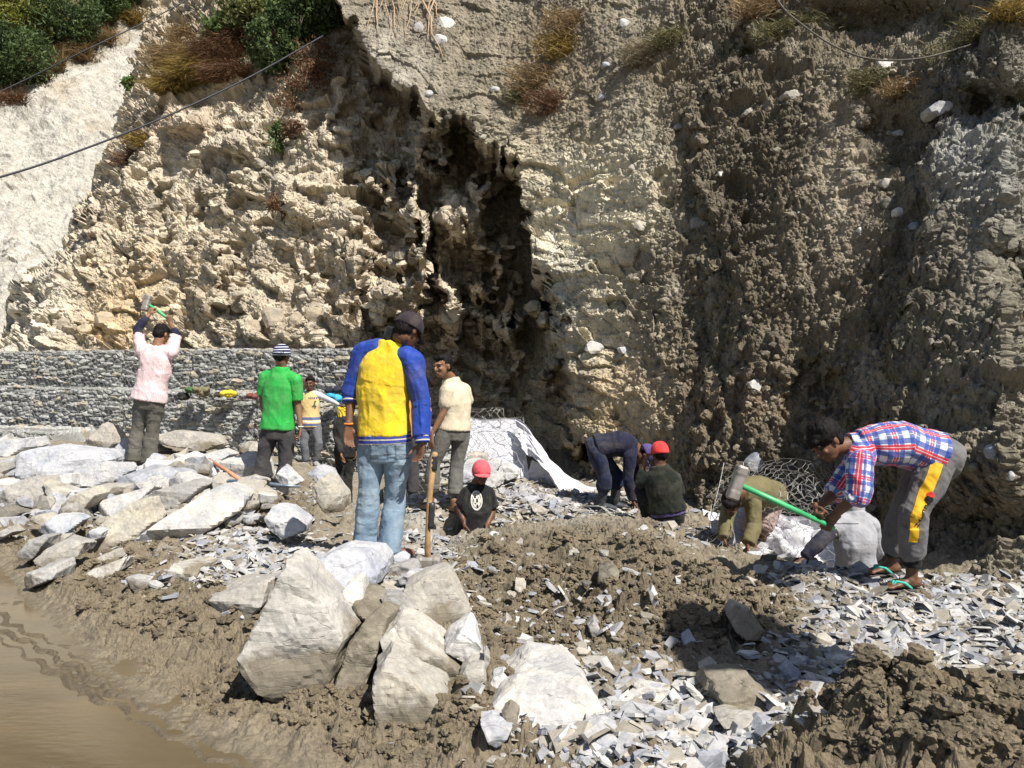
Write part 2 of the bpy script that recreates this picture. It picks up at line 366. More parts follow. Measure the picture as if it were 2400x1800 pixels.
hill = mk('hillside', PH, gridfaces(*HXg.shape), M_hill, smooth=False, kind='structure', label='pale washed out scree slope farther back')
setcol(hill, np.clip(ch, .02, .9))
def hsurf(px, py):
    return Vector(PH[int(np.abs(hy - py).argmin()), int(np.abs(hx - px).argmin())].tolist())
# ------------------------------------------------------------ ground
CP = []   # world control points x,y,z
def cp(px, py, Y): v = W(px, py, Y); CP.append((v.x, v.y, v.z))
for a in ((593, 1640, 3.95), (700, 1630, 3.9), (850, 1700, 3.5), (1000, 1760, 3.2), (1150, 1790, 3.15), (500, 1480, 4.75),
          (300, 1360, 5.8), (100, 1390, 5.65), (0, 1300, 6.6), (250, 1300, 6.7), (450, 1300, 6.3), (560, 1330, 5.8), (700, 1320, 5.5),
          (300, 1250, 7.3), (100, 1200, 7.8), (0, 1180, 8.2), (520, 1200, 7.3), (680, 1175, 7.2), (640, 1150, 7.9), (560, 1150, 8.2),
          (300, 1120, 9.3), (150, 1120, 9.0), (0, 1080, 10.3), (420, 1090, 9.6), (520, 1090, 9.6), (600, 1160, 8.7), (660, 1170, 8.8),
          (0, 1050, 12.5), (0, 1040, 14), (250, 1050, 13), (450, 1060, 12.5), (720, 1093, 13), (740, 1100, 12.7), (640, 1090, 11.5),
          (880, 1312, 5.6), (920, 1318, 5.6), (1005, 1335, 5.45), (1000, 1400, 4.9), (1040, 1300, 6.1), (1065, 1205, 8.3), (1010, 1205, 8.3),
          (1150, 1190, 8.6), (1200, 1170, 9.1), (1300, 1180, 9.0), (1400, 1198, 9.0), (1430, 1190, 9.15), (1550, 1240, 8.2), (1150, 1135, 10.1),
          (1250, 1135, 10.2), (1400, 1150, 10.2), (1600, 1200, 9.2), (1500, 1160, 10), (1300, 1238, 7.5), (1450, 1238, 7.6),
          (1100, 1270, 6.3), (1250, 1262, 6.3), (1400, 1256, 6.2), (1530, 1245, 6.2), (1640, 1290, 6.0), (1730, 1360, 5.6), (1850, 1380, 5.5),
          (1150, 1390, 5.2), (1300, 1420, 5.1), (1500, 1400, 5.1), (1250, 1550, 4.2), (1450, 1560, 4.2), (1650, 1520, 4.45), (1650, 1640, 3.8),
          (1690, 1268, 7.6), (1860, 1324, 7.2), (1985, 1348, 7.0), (2150, 1335, 6.35), (1700, 1310, 6.6), (1800, 1315, 6.6), (1950, 1345, 5.9), (2045, 1383, 5.2), (2137, 1390, 5.15), (2004, 1356, 5.55), (2094, 1352, 5.55),
          (2000, 1420, 5.0), (2250, 1370, 5.5), (2400, 1400, 5.2), (2330, 1470, 4.7), (2100, 1500, 4.6), (1950, 1540, 4.3), (1850, 1560, 4.2),
          (1900, 1640, 3.75), (2350, 1345, 5.9), (2250, 1340, 6.1), (1500, 1750, 3.3), (1700, 1760, 3.3), (1300, 1800, 3.2), (1850, 1730, 3.3),
          (2080, 1600, 2.95), (2300, 1610, 2.8), (2500, 1640, 2.7), (2000, 1680, 2.95), (2150, 1720, 2.55), (2350, 1760, 2.35), (1880, 1790, 2.85), (1550, 1810, 3.0)):
    cp(*a)
CP += [(1.9, 3.9, .03), (2.3, 3.9, .03), (2.9, 3.7, .05), (-2.3, 11.3, -.42), (-1.9, 11.9, -.4), (-1.4, 10.2, -.2), (-1.0, 10.2, -.2), (-2.0, 6.9, .18), (-1.75, 6.5, .17), (-1.9, 7.6, .12), (-2.3, 8.3, .1),
       (2.15, 7.3, -.10), (2.4, 7.4, -.12), (1.8, 7.3, -.1), (2.6, 6.55, -.30), (2.9, 6.6, -.30), (3.3, 6.4, .1), (3.5, 7.5, -.05), (2.0, 8.3, -.05), (2.8, 8, -.1), (3.2, 7.6, -.1),
       (-.34, 8.0, -.35), (-.1, 9.4, .2), (4.5, 4.5, .2), (5, 2, .1), (5, 7, .3), (3, 1, 0), (0, 1.5, 0), (-1, 2, 0), (-3, 2, 0), (0.3, 2.2, 0),
       (1.2, 2.0, .0), (2.2, 1.6, .2), (-8, 6, 0), (-8, 9, .4), (-12, 15, .3), (-12, 3, 0), (-8, 2, 0), (8, 9, .5), (8, 2, .1), (0, 14, -.2), (-4, 15, 0), (4, 12, .3), (0, 17, 0)]
CPa = np.array(CP, np.float64)
def tps_fit(p, zz, lam=.004):
    n = len(p); d2 = ((p[:, None] - p[None]) ** 2).sum(-1); K = .5 * d2 * np.log(d2 + 1e-9) + lam * np.eye(n)
    Pm = np.c_[np.ones(n), p]; A = np.block([[K, Pm], [Pm.T, np.zeros((3, 3))]])
    return np.linalg.solve(A, np.r_[zz, 0, 0, 0])
TW = tps_fit(CPa[:, :2], CPa[:, 2])
def gbase(X, Y):
    X = np.asarray(X, np.float64); Y = np.asarray(Y, np.float64); r = TW[-3] + TW[-2] * X + TW[-1] * Y
    for i in range(len(CPa)):
        d2 = (X - CPa[i, 0]) ** 2 + (Y - CPa[i, 1]) ** 2
        r = r + TW[i] * .5 * d2 * np.log(d2 + 1e-9)
    # puddle side of the shore line is flat road level
    s = shore(X, Y)
    z0 = np.minimum(r, .9)
    return -.016 * sstep(.12, -.1, s) + np.maximum(z0, 0) * sstep(-.1, .9, s) + .03 * sstep(.0, .3, s) + np.minimum(z0, 0) * sstep(.5, 1.5, s)
SX = [-30, -4.18, -3.2, -2.3, -1.45, -.55, .2, 2.0, 6, 30]; SY = [7.2, 6.5, 5.38, 4.38, 3.52, 2.95, 2.35, .9, -1, -6]
def shore(X, Y): return (np.asarray(Y) - np.interp(X, SX, SY)) * .75
FEET = []
def gdetail(X, Y, base):
    X = np.asarray(X, np.float32); Y = np.asarray(Y, np.float32); p = np.stack([X, Y, X * 0], -1)
    px = HX + X * F / np.maximum(Y, .3); py = HY + (CZ - base) * F / np.maximum(Y, .3); s = shore(X, Y).astype(np.float32)
    q = 40 * vnoise(p * 1.3, 3)
    mound = np.clip(gauss(px + q, py, 1330, 1400, 330, 180) + gauss(px + q, py, 1700, 1440, 180, 90) + gauss(px + q, py, 680, 1190, 90, 70), 0, 1)
    heap = sstep(3.6, 3.2, Y) * sstep(.7, 1.15, X + .2 * vnoise(p * 2, 8))
    bank = sstep(-.05, .25, s) * sstep(1.6, .7, s)
    amp_h = 1
    amp = np.clip(.3 + mound + 1.1 * heap + .7 * bank, 0, 1.3) * sstep(-.08, .35, s)
    w = p + .06 * np.stack([vnoise(p * 6, 1), vnoise(p * 6, 2), X * 0], -1)
    cl = fbm(w * 7, 5, 101, .55, 2); cl2 = fbm(w * 19, 3, 105, .6, 2)
    d = amp * (.11 * fbm(p * 2.0, 3, 99) + .085 * cl + .026 * cl2)
    d = d + heap * .06 * fbm(w * 4, 3, 121, .5, 2)
    rag = sstep(-.1, .2, s) * .012 * vnoise(p * 30, 111)
    # shallow streaks and a tyre rut in the wet road
    rut = np.abs((X + 3.25) * .62 + (Y - 5.05) * .78 - .02 * np.sin(X * 26) + .03 * vnoise(p * 3, 7))
    wet = sstep(.15, -.1, s)
    d = d + wet * (.009 + .012 * fbm(p * np.array([1.2, 3.5, 1], np.float32), 4, 113) + .006 * vnoise(p * 22, 115)) * sstep(-.9, .0, s + .3 * vnoise(p * 1.1, 118))
    d = d + wet * (.036 * np.exp(-(rut / .03) ** 2) * (.5 + .35 * np.abs(np.sin((X * .78 - Y * .62) * 34))) + .018 * np.exp(-((rut - .09) / .03) ** 2) + .02 * np.exp(-((np.abs(rut - .55)) / .03) ** 2) * (.4 + .6 * vnoise(p * 9, 119)))
    d = d + wet * .013 * fbm(p * np.array([1.5, 5, 1], np.float32), 4, 131)
    f = np.ones_like(X)
    for fx, fy, fz, r in FEET: f = f * (1 - np.exp(-((X - fx) ** 2 + (Y - fy) ** 2) / r ** 2))
    return d * f + rag * f, mound, heap, bank, wet, cl
def feet_fix(X, Y, b):
    for fx, fy, fz, r in FEET:
        w = np.exp(-((X - fx) ** 2 + (Y - fy) ** 2) / (1.2 * r) ** 2); b = b * (1 - w) + fz * w
    return b
# where feet stand (x, y, z, radius)
def foot(px, py, Y, r=.12): v = W(px, py, Y); FEET.append((v.x, v.y, v.z, r)); return v
for a in ((857, 1305, 5.62), (908, 1316, 5.55), (599, 1168, 8.8), (656, 1178, 8.8), (318, 1096, 9.5), (346, 1100, 9.5),
          (714, 1091, 13.0, .1), (741, 1090, 13.0, .1), (1008, 1200, 8.3), (1063, 1204, 8.25), (1413, 1199, 9.0), (1445, 1196, 9.15),
          (1522, 1240, 8.2), (1005, 1334, 5.45, .1), (2095, 1389, 5.2, .2), (2050, 1355, 5.55, .2), (1560, 1240, 8.1, .15)):
    foot(*a)
def gz(X, Y, detail=False):
    X = np.atleast_1d(np.asarray(X, np.float64)); Y = np.atleast_1d(np.asarray(Y, np.float64))
    b = feet_fix(X, Y, gbase(X, Y))
    if detail: b = b + gdetail(X, Y, b)[0]
    return b
us = np.concatenate([np.linspace(-1.6, -.72, 60), np.linspace(-.71, .71, 1230), np.linspace(.72, 1.6, 60)])
vs = np.concatenate([np.linspace(1.2, 2.15, 14), 2.2 * (14.5 / 2.2) ** (np.linspace(0, 1, 900) ** 1.0), np.linspace(14.9, 24, 20)])
GU, GV = np.meshgrid(us, vs); GX = GU * GV; GY = GV
gb = feet_fix(GX, GY, gbase(GX, GY)); gd, mound, heap, bank, wet, gcl = gdetail(GX, GY, gb)
GZ = gb + gd
PG = np.stack([GX, GY, GZ], -1)
cg = np.broadcast_to(L3((.225, .193, .14)), PG.shape).copy()
def mixc(c, w, col): w = np.clip(w, 0, 1)[..., None]; return c * (1 - w) + L3(col) * w
gpx = HX + GX * F / GY; gpy = HY + (CZ - gb) * F / GY; qn = 50 * vnoise(PG * 1.4, 141)
rub = np.clip(gauss(gpx + qn, gpy, 1250, 1190, 280, 45) + gauss(gpx + qn, gpy, 2200, 1470, 260, 90) + gauss(gpx + qn, gpy, 1650, 1720, 300, 80)
              + gauss(gpx + qn, gpy, 300, 1160, 380, 90) + gauss(gpx + qn, gpy, 600, 1330, 160, 70) + gauss(gpx + qn, gpy, 1000, 1300, 90, 80), 0, 1)
cg = mixc(cg, rub * .75 * sstep(-.3, .4, vnoise(PG * 5, 143)), (.42, .41, .38))
cg = mixc(cg, mound * .9, (.145, .117, .075)); cg = mixc(cg, heap * .9, (.155, .125, .073)); cg = mixc(cg, bank * .8, (.18, .145, .095))
cg = mixc(cg, wet, (.125, .10, .063)); cg = cg * (1 + .12 * gcl[..., None] * (mound + heap).clip(0, 1)[..., None])
ground = mk('ground', PG, gridfaces(*GX.shape)[:, ::-1], M_ground, smooth=False, kind='structure', label='churned mud and broken slate ground of the worksite')
setcol(ground, np.clip(cg, .02, .9))
wt = np.clip(sstep(1.0, .1, shore(GX, GY)), 0, 1) * .9 
setcol(ground, np.repeat(wt[..., None], 3, -1), 'Wet')
# wide road level sheet behind and around
M_road = simple('wet_road', (.2, .16, .1), .6, .2, 4, .01)
mk('road', [(-60, -60, -.02), (60, -60, -.02), (60, 1.22, -.02), (-60, 1.22, -.02)], np.array([[0, 1, 2, 3]]), M_road, kind='structure', label='muddy road level')
# muddy water
wm = NT('muddy_water'); P = wm.tc.outputs['Object']
cc = wm.ramp(wm.noise(wm.scale(P, (1, 2.4, 1)), .9, 5, .6, .8), [(.3, (.095, .072, .04)), (.5, (.125, .098, .058)), (.7, (.155, .112, .06))])
wm.bump(wm.noise(wm.scale(P, (5, 14, 1)), 2.0, 4, .5), .25, .004)
wm.done(cc, .14, .4)
wx_ = np.linspace(-9, .9, 60); wy_ = np.linspace(.8, 8, 60); A, B = np.meshgrid(wx_, wy_); B = np.minimum(B, np.interp(A, SX, SY) + .35)
mk('puddle_water', np.stack([A, B, A * 0 + .0015], -1), gridfaces(60, 60)[:, ::-1], wm.m, kind='structure', label='brown muddy water covering the road at lower left')
print('ground', time.time() - T0)
# ------------------------------------------------------------ stones
def ico(sub):
    bm = bmesh.new(); bmesh.ops.create_icosphere(bm, subdivisions=sub, radius=1)
    V = np.array([v.co[:] for v in bm.verts], np.float32); V /= np.linalg.norm(V, axis=1, keepdims=True)
    Fc = np.array([[v.index for v in f.verts] for f in bm.faces]); bm.free(); return V, Fc
ICO = {k: ico(k) for k in (2, 3, 4, 5)}
def hull_shape(D, planes, soft=.0):
    N = np.array([p[0] for p in planes], np.float32); d = np.array([p[1] for p in planes], np.float32)
    N /= np.linalg.norm(N, axis=1, keepdims=True)
    dt = D @ N.T; r = np.where(dt > .02, d[None] / np.maximum(dt, .02), 1e3)
    return r.min(1)
def finish_stone(V, sd, amp, lay=1.0):
    R3 = np.array(Matrix.Rotation(sd * 1.7, 3, 'Z') @ Matrix.Rotation(.5 + sd, 3, 'X')); U = V @ R3.T + .05 * vnoise(V * 5 + sd, 8)[:, None]
    hf, gf, rf = facet(U[:, 0] / .16 + sd, U[:, 2] / .11 + U[:, 1] * 2, 7); V = V * (1 + amp * 1.1 * hf - amp * .8 * sstep(.08, 0, gf))[:, None]
    n = V / (np.linalg.norm(V, axis=1, keepdims=True) + 1e-9)
    q = V * np.array([3, 3, 14 * lay], np.float32) + sd * 3.7
    return V + n * (amp * fbm(V * 7 + sd, 3, 3) + amp * .7 * vnoise(q, 5) + amp * .3 * vnoise(V * 40 + sd, 6))[:, None]
def stone(poly, Y, thick, mat, label, group=None, sub=5, face=(.15, .5), name='boulder', seed=0, amp=.016, cat='rock'):
    """a boulder whose silhouette, at its own distance, is the polygon; thick metres deep"""
    rs = np.random.RandomState(seed + len(poly) * 13 + int(poly[0][0]))
    w = [W(p[0], p[1], Y) for p in poly]; P = np.array([(v.x, v.z) for v in w])
    c0 = P.mean(0); ar = 0; cc = np.zeros(2)
    for i in range(len(P)):
        a, b = P[i] - c0, P[(i + 1) % len(P)] - c0; k = (a[0] * b[1] - a[1] * b[0]) / 2; ar += k; cc += k * (a + b) / 3
    c = c0 + cc / ar; P = P - c; sg = 1 if ar > 0 else -1
    planes = []
    for i in range(len(P)):
        e = P[(i + 1) % len(P)] - P[i]; n = np.array([e[1], -e[0]]) * sg; L = np.linalg.norm(n)
        if L < 1e-5: continue
        n /= L; dd = n @ P[i]
        if dd > .003: planes.append(((n[0], -rs.uniform(-.12, .12), n[1]), dd))
    T = thick / 2; hw, hh = np.abs(P).max(0)
    def pl(nx, ny, nz, k=.62): L = math.sqrt(nx * nx + ny * ny + nz * nz); return ((nx, ny, nz), (T * abs(ny) + k * (abs(nx) * hw + abs(nz) * hh)) / L)
    planes += [pl(face[0], -1, face[1], .5), pl(face[0] + rs.uniform(-.5, .5), -1, face[1] + rs.uniform(-.6, .3), .62), pl(rs.uniform(-.8, .8), -1, rs.uniform(-.8, .2), .7),
               pl(rs.uniform(-.9, .9), -1, rs.uniform(-.2, .7), .78), pl(rs.uniform(-.3, .3), 1, rs.uniform(-.2, .3)), pl(rs.uniform(-.6, .6), .8, .5, .9)]
    D, Fc = ICO[sub]; r = hull_shape(D, planes); V = D * np.minimum(r, 3)[:, None]
    V = finish_stone(V, seed + poly[0][0] * .01, amp)
    ctr = np.array([c[0], Y + T * .6, c[1]], np.float32)
    zb = V[:, 2].min() + ctr[2]
    return mk(name, V + ctr, Fc, mat, base=ctr, smooth=False, label=label, cat=cat, group=group)
def px5(*a, s=2.37, ox=0, oy=1100): return [(ox + a[i] / s, oy + a[i + 1] / s) for i in range(0, len(a), 2)]
def px4(*a): return px5(*a, s=2.765, ox=0, oy=600)
def px6(*a): return px5(*a, s=2.765, ox=800, oy=1200)
def px7(*a): return px5(*a, s=2.765, ox=1600, oy=1200)
B = []
def S(poly, Y, th, m, label, **kw): B.append(stone(poly, Y, th, M_rock[m], label, seed=len(B) * 5, **kw))
S(px5(1405,960,1440,860,1530,640,1590,518,1700,552,1800,690,1900,830,1960,900,1900,1060,1810,1235,1640,1245,1520,1205,1440,1110), 4.02, .42, 2, 'largest pale boulder standing upright on the mud bank, pointed top, mud stained lower half', face=(.2, .25), amp=.016, sub=5)
S(px5(1690,560,1800,490,1900,452,2050,470,2125,555,2110,640,1980,700,1880,745,1780,700), 4.75, .5, 5, 'rounded white boulder directly in front of the feet of the man in yellow and blue', face=(.1, .9), sub=5)
S(px5(1850,790,1930,640,2010,600,2020,700,1990,860,1950,930,1900,900), 4.35, .18, 5, 'thin upright pale slab wedged behind the largest pale boulder')
S(px6(-60,1180,0,990,130,740,240,640,350,700,340,800,270,920,190,1120,150,1245,0,1215), 3.98, .34, 4, 'dark wet slate slab leaning right of the largest pale boulder', face=(.3, .3), sub=5)
S(px6(395,500,540,425,690,405,740,480,825,640,780,690,690,730,560,700,480,620), 4.6, .4, 1, 'square cream boulder with muddy underside above the long leaning boulders', face=(.05, .45), sub=5)
S(px6(480,620,560,700,700,725,650,860,600,800,530,750), 4.62, .3, 4, 'dark muddy lump under the square cream boulder')
S(px6(270,540,380,560,470,680,510,740,420,730,340,700,290,620), 4.35, .25, 2, 'grey boulder wedged between the dark slab and the square cream boulder')
S(px6(95,560,170,550,290,600,270,640,180,680,110,640), 4.3, .25, 4, 'small dark stone on top of the dark slate slab')
S(px6(240,830,370,712,480,740,640,870,790,1010,760,1100,690,1195,560,1120,400,1020,280,910), 3.95, .36, 2, 'long grey boulder lying diagonally behind the cracked cream boulder', face=(-.1, .5), sub=5)
S(px6(190,1060,290,955,400,1000,500,1060,680,1205,640,1290,590,1315,420,1325,270,1322,200,1200), 3.62, .36, 1, 'cracked cream boulder at the foot of the boulder pile, nearest the water', face=(.1, .35), sub=5)
S(px6(660,880,740,780,800,740,865,760,915,950,880,1000,810,1000,720,920), 3.98, .22, 5, 'white upright stone right of the long grey boulder')
S(px6(768,1060,820,1000,925,985,950,1140,885,1210,800,1170), 3.78, .24, 1, 'knobbly cream stone stacked under the white upright stone')
S(px6(950,1130,980,1065,1050,1040,1100,1075,1040,1130,990,1155), 3.72, .1, 5, 'small flat white stone left of the broad low boulder')
S(px6(920,900,940,890,965,950,950,1010,925,1020), 3.85, .08, 1, 'narrow cream splinter beside the white upright stone')
S(px6(830,1400,1040,1165,1200,1060,1350,1060,1500,1075,1640,1180,1700,1275,1640,1440,1500,1540,1380,1610,1100,1680,1000,1560,900,1480), 3.62, .62, 0, 'broad low grey boulder with mud on its face at the bottom centre', face=(.05, .95), sub=5, amp=.016)
S(px6(895,1350,960,1335,1110,1385,1060,1460,1010,1500,940,1450), 3.28, .12, 0, 'pale blocky stone lying on the left edge of the broad low boulder')
S(px6(1045,1290,1090,1260,1155,1310,1140,1370,1080,1380), 3.34, .1, 4, 'small round stone resting on the broad low boulder')
S(px6(1560,1000,1730,975,1790,1050,1865,1165,1830,1190,1740,1180,1640,1090), 3.95, .14, 1, 'flat cream slab tilted behind the broad low boulder', face=(0, 1.1))
S(px6(1530,1040,1600,1060,1740,1195,1700,1230,1600,1180), 3.85, .12, 5, 'thin white slab between the cream slab and the broad low boulder')
S(px6(1415,990,1470,975,1520,1030,1510,1085,1440,1080,1405,1040), 3.95, .12, 2, 'brown stone behind the top of the broad low boulder')
S(px6(1410,875,1440,880,1510,960,1500,990,1450,980), 4.1, .06, 5, 'white upright sliver above the brown stone')
S(px6(1520,800,1545,778,1590,900,1570,965,1545,930), 4.6, .05, 0, 'upright slate blade stuck in the mud mound')
S(px6(1030,760,1070,690,1120,760,1100,800,1040,800), 4.7, .12, 1, 'pale pointed stone half buried in the mud mound')
S(px6(1120,500,1130,450,1190,450,1185,545,1150,560), 5.3, .14, 1, 'cream stone set in the mud mound above the pointed one')
S(px6(1100,220,1160,180,1180,200,1130,250), 6.0, .1, 1, 'pale stone on the left crest of the mud mound')
S(px6(1650,210,1700,190,1725,230,1690,255,1655,250), 6.1, .12, 1, 'small white stone on the right crest of the mud mound')
S(px6(1680,390,1760,340,1800,390,1780,450,1720,480,1670,450), 5.3, .2, 4, 'olive muddy boulder high on the mud mound')
S(px6(1890,400,1990,320,2090,290,2110,310,2000,380), 5.7, .1, 4, 'dark slate slab near the top of the mud mound, under the squatting man')
S(px6(1990,520,2020,470,2055,540,2040,605,2005,580), 4.9, .06, 5, 'small white upright chip on the right side of the mud mound')
S(px6(1600,740,1640,700,1690,770,1670,820,1620,800), 4.65, .12, 2, 'brown stone beside the upright slate blade')
S(px6(1900,1150,1960,1130,2130,1150,2150,1190,2140,1240,1990,1250,1910,1210), 3.7, .12, 0, 'pale grey stone right of the cream slab')
S(px6(1700,1280,1760,1225,1850,1240,1860,1300,1790,1340,1720,1320), 3.6, .14, 1, 'tan edged stone right of the broad low boulder')
S(px6(1460,1580,1600,1470,1700,1445,1830,1480,1800,1600,1780,1700,1470,1720,1450,1640), 3.25, .22, 0, 'layered pale slab at the bottom edge of the picture', face=(.1, .9), sub=5)
S(px6(1820,1600,1960,1520,2090,1600,2060,1680,1900,1690), 3.25, .14, 5, 'white slab right of the layered slab at the bottom edge')
S(px6(1670,1370,1730,1330,1830,1390,1790,1440,1700,1430), 3.45, .12, 0, 'grey stone above the layered pale slab')
S(px6(440,290,540,260,640,285,660,330,600,365,500,345), 5.7, .14, 2, 'flat stone under the upright sledgehammer') if False else None
S(px6(330,300,380,275,430,300,425,335,350,340), 5.3, .1, 5, 'small white rock beside the heel of the man in yellow and blue')
S(px6(280,370,440,320,500,340,520,380,430,410,300,420), 5.1, .14, 1, 'flat pale rock left of the upright sledgehammer head')
S(px6(360,430,440,385,550,400,500,440,400,470), 4.9, .1, 0, 'blue grey flake between two pale rocks below the sledgehammer')
# left slabs
S(px5(800,400,840,350,1040,200,1230,82,1350,125,1368,160,1340,215,1200,330,1110,390,1000,440,900,480,812,450), 6.95, .38, 0, 'long pale slate slab lying diagonally on the left pile', face=(.1, .8), sub=5, amp=.016)
S(px5(540,430,620,260,700,200,800,165,875,285,830,350,790,400,735,470,640,450), 7.1, .3, 1, 'broad tan slab left of the long slate slab, leaning down', face=(-.1, .7), sub=5)
S(px5(800,160,930,100,1050,68,1138,90,1060,170,960,240,880,290,830,220), 7.6, .3, 1, 'sunlit cream slab above the broad tan slab', face=(0, .9), sub=5)
S(px5(565,200,640,150,850,98,810,170,690,260,600,310,560,270), 7.75, .3, 0, 'lavender grey slab behind the broad tan slab', face=(0, .9))
S(px5(340,190,420,130,500,108,548,140,490,215,430,245,350,212), 7.5, .28, 1, 'tan angular rock on the left pile beside a dark gap', face=(.2, .6))
S(px5(220,340,330,250,400,255,462,280,370,355,260,352), 6.9, .2, 3, 'blue grey flat stone in the mud on the left', face=(0, .9))
S(px5(180,265,240,250,300,290,250,305,190,295), 7.1, .14, 1, 'small tan stone above the blue grey flat stone')
S(px5(108,480,190,380,270,376,262,420,230,470,130,535), 6.4, .24, 1, 'cream rock half sunk in mud at far left', face=(0, .8))
S(px5(240,490,290,420,365,388,480,412,455,470,300,525), 6.35, .22, 1, 'wide cream slab right of the half sunk cream rock', face=(0, 1))
S(px5(260,400,330,360,370,372,365,400,300,430), 6.75, .16, 1, 'pinkish rock behind the wide cream slab')
S(px5(148,640,180,562,320,530,342,560,335,605,180,665), 5.85, .24, 2, 'flat slab at the edge of the muddy water, leftmost of the shore stones', face=(0, 1))
S(px5(460,610,520,558,690,498,684,560,560,605,470,640), 6.0, .2, 2, 'long tan slab on the mud shore', face=(0, 1))
S(px5(528,505,600,460,640,450,656,498,560,530), 6.2, .16, 1, 'rounded tan stone behind the long shore slab')
S(px5(490,365,530,335,570,350,560,385,510,405), 6.8, .16, 5, 'small white stone near the foot of the broad tan slab')
S(px5(700,605,740,600,800,610,830,650,800,690,750,660), 5.5, .1, 2, 'thin tan flake poking from the mud shore')
S(px5(0,350,50,318,85,350,40,380,0,385), 6.9, .2, 1, 'small pale stone at the left margin')
S(px5(1478,275,1520,210,1600,228,1700,310,1690,345,1610,382,1510,330), 6.5, .3, 5, 'white oval rock on mud between the slab pile and the man in blue jeans', face=(0, .8))
S(px5(1178,690,1320,640,1500,620,1492,720,1385,830,1290,810,1205,775), 4.95, .36, 1, 'cream boulder left of the largest pale boulder, flat topped', face=(0, .7), sub=5)
S(px5(915,640,970,530,1060,520,1135,535,1130,625,1000,640), 5.6, .3, 2, 'mud smeared slab behind the flat topped cream boulder', face=(0, 1))
S(px5(1480,490,1520,460,1600,470,1605,510,1530,535,1485,520), 5.6, .12, 3, 'small blue grey block above the cream boulders')
S(px5(0,160,60,90,150,50,250,45,310,120,260,170,180,248,60,205,0,200), 8.0, .4, 1, 'big cream boulder at the left margin of the pile', face=(0, .7), sub=5)
S(px5(240,60,330,95,400,120,360,165,300,150), 7.9, .2, 1, 'tan wedge leaning on the big cream boulder')
S(px5(290,40,405,28,416,90,400,140,330,110), 8.3, .3, 5, 'white block behind the tan wedge')
S(px5(0,210,60,205,130,245,60,290,0,320), 7.5, .3, 4, 'dark rough rock at the left margin below the cream boulder')
S(px5(1390,150,1430,110,1510,130,1530,180,1470,215,1400,205), 7.4, .2, 1, 'rounded buff stone right of the tip of the long slate slab')
S(px4(120,1310,250,1242,400,1250,620,1280,682,1335,600,1400,450,1440,300,1470,170,1430), 8.8, .55, 5, 'brilliant white boulder in the middle of the left pile', face=(0, .8), sub=5, amp=.02)
S(px4(-40,1200,60,1190,170,1180,200,1240,100,1330,0,1370), 9.5, .5, 0, 'pale grey boulder at the left margin, highest of the pile', face=(.1, .7))
S(px4(540,1250,600,1150,665,1085,740,1150,765,1210,720,1270,680,1320,600,1310), 9.9, .3, 1, 'tan triangular slab left of the man in the pink shirt', face=(-.1, .5))
S(px4(690,1340,740,1250,800,1190,850,1205,835,1350,760,1360), 9.75, .2, 3, 'blue grey upright slab by the left foot of the man in the pink shirt', face=(.1, .4))
S(px4(1030,1160,1130,1135,1300,1155,1400,1190,1432,1225,1380,1255,1300,1272,1150,1245,1030,1225), 10.4, .45, 1, 'long cream slab propped up behind the man in the pink shirt, dark gap beneath', face=(0, .5), sub=5)
S(px4(480,1395,600,1340,760,1345,820,1400,740,1460,650,1492,520,1470), 8.6, .4, 0, 'grey rock in front of the brilliant white boulder')
S(px4(780,1440,860,1395,1000,1370,1150,1385,1215,1425,1180,1470,990,1502,800,1520), 8.45, .4, 0, 'long low slab in front of the feet of the man in the pink shirt', face=(0, .9), sub=5)
S(px4(1080,1330,1200,1288,1310,1325,1290,1370,1220,1410,1120,1380), 9.1, .35, 5, 'white slab right of the long low slab')
S(px4(1300,1290,1440,1255,1500,1290,1440,1330,1350,1350), 9.4, .3, 0, 'pale stone under the orange handle')
S(px4(1430,1340,1500,1300,1620,1290,1720,1345,1740,1430,1640,1450,1500,1420), 9.2, .35, 0, 'grey slab just behind the green shirted man, left of his legs', face=(0, .9))
S(px4(1790,1420,1850,1350,1960,1460,1900,1490,1820,1480), 8.4, .12, 5, 'white sheet like slab between the legs of the green shirted man', face=(0, .9))
S(px4(1985,1420,2060,1360,2140,1395,2215,1500,2140,1520,2060,1460), 10.0, .3, 3, 'dark blue slab near the boy in the yellow vest')
S(px4(2030,1490,2100,1430,2180,1480,2230,1560,2225,1650,2120,1640,2050,1560), 8.0, .35, 1, 'buff boulder left of the man in blue jeans, behind the mud hollow')
S(px4(1640,1560,1740,1530,1800,1560,1760,1620,1660,1620), 7.8, .2, 1, 'rounded buff stone in front of the green shirted man')
S(px4(300,1440,470,1420,485,1490,400,1530,330,1510), 8.4, .3, 5, 'white wedge below the brilliant white boulder')
S(px4(640,1490,790,1500,800,1530,700,1545,590,1530), 8.2, .3, 4, 'brown muddy rock between the grey slabs')
S(px4(370,1130,480,1110,520,1160,480,1190,400,1180), 12.2, .3, 1, 'tan rock at the foot of the lowest wall course') if False else None
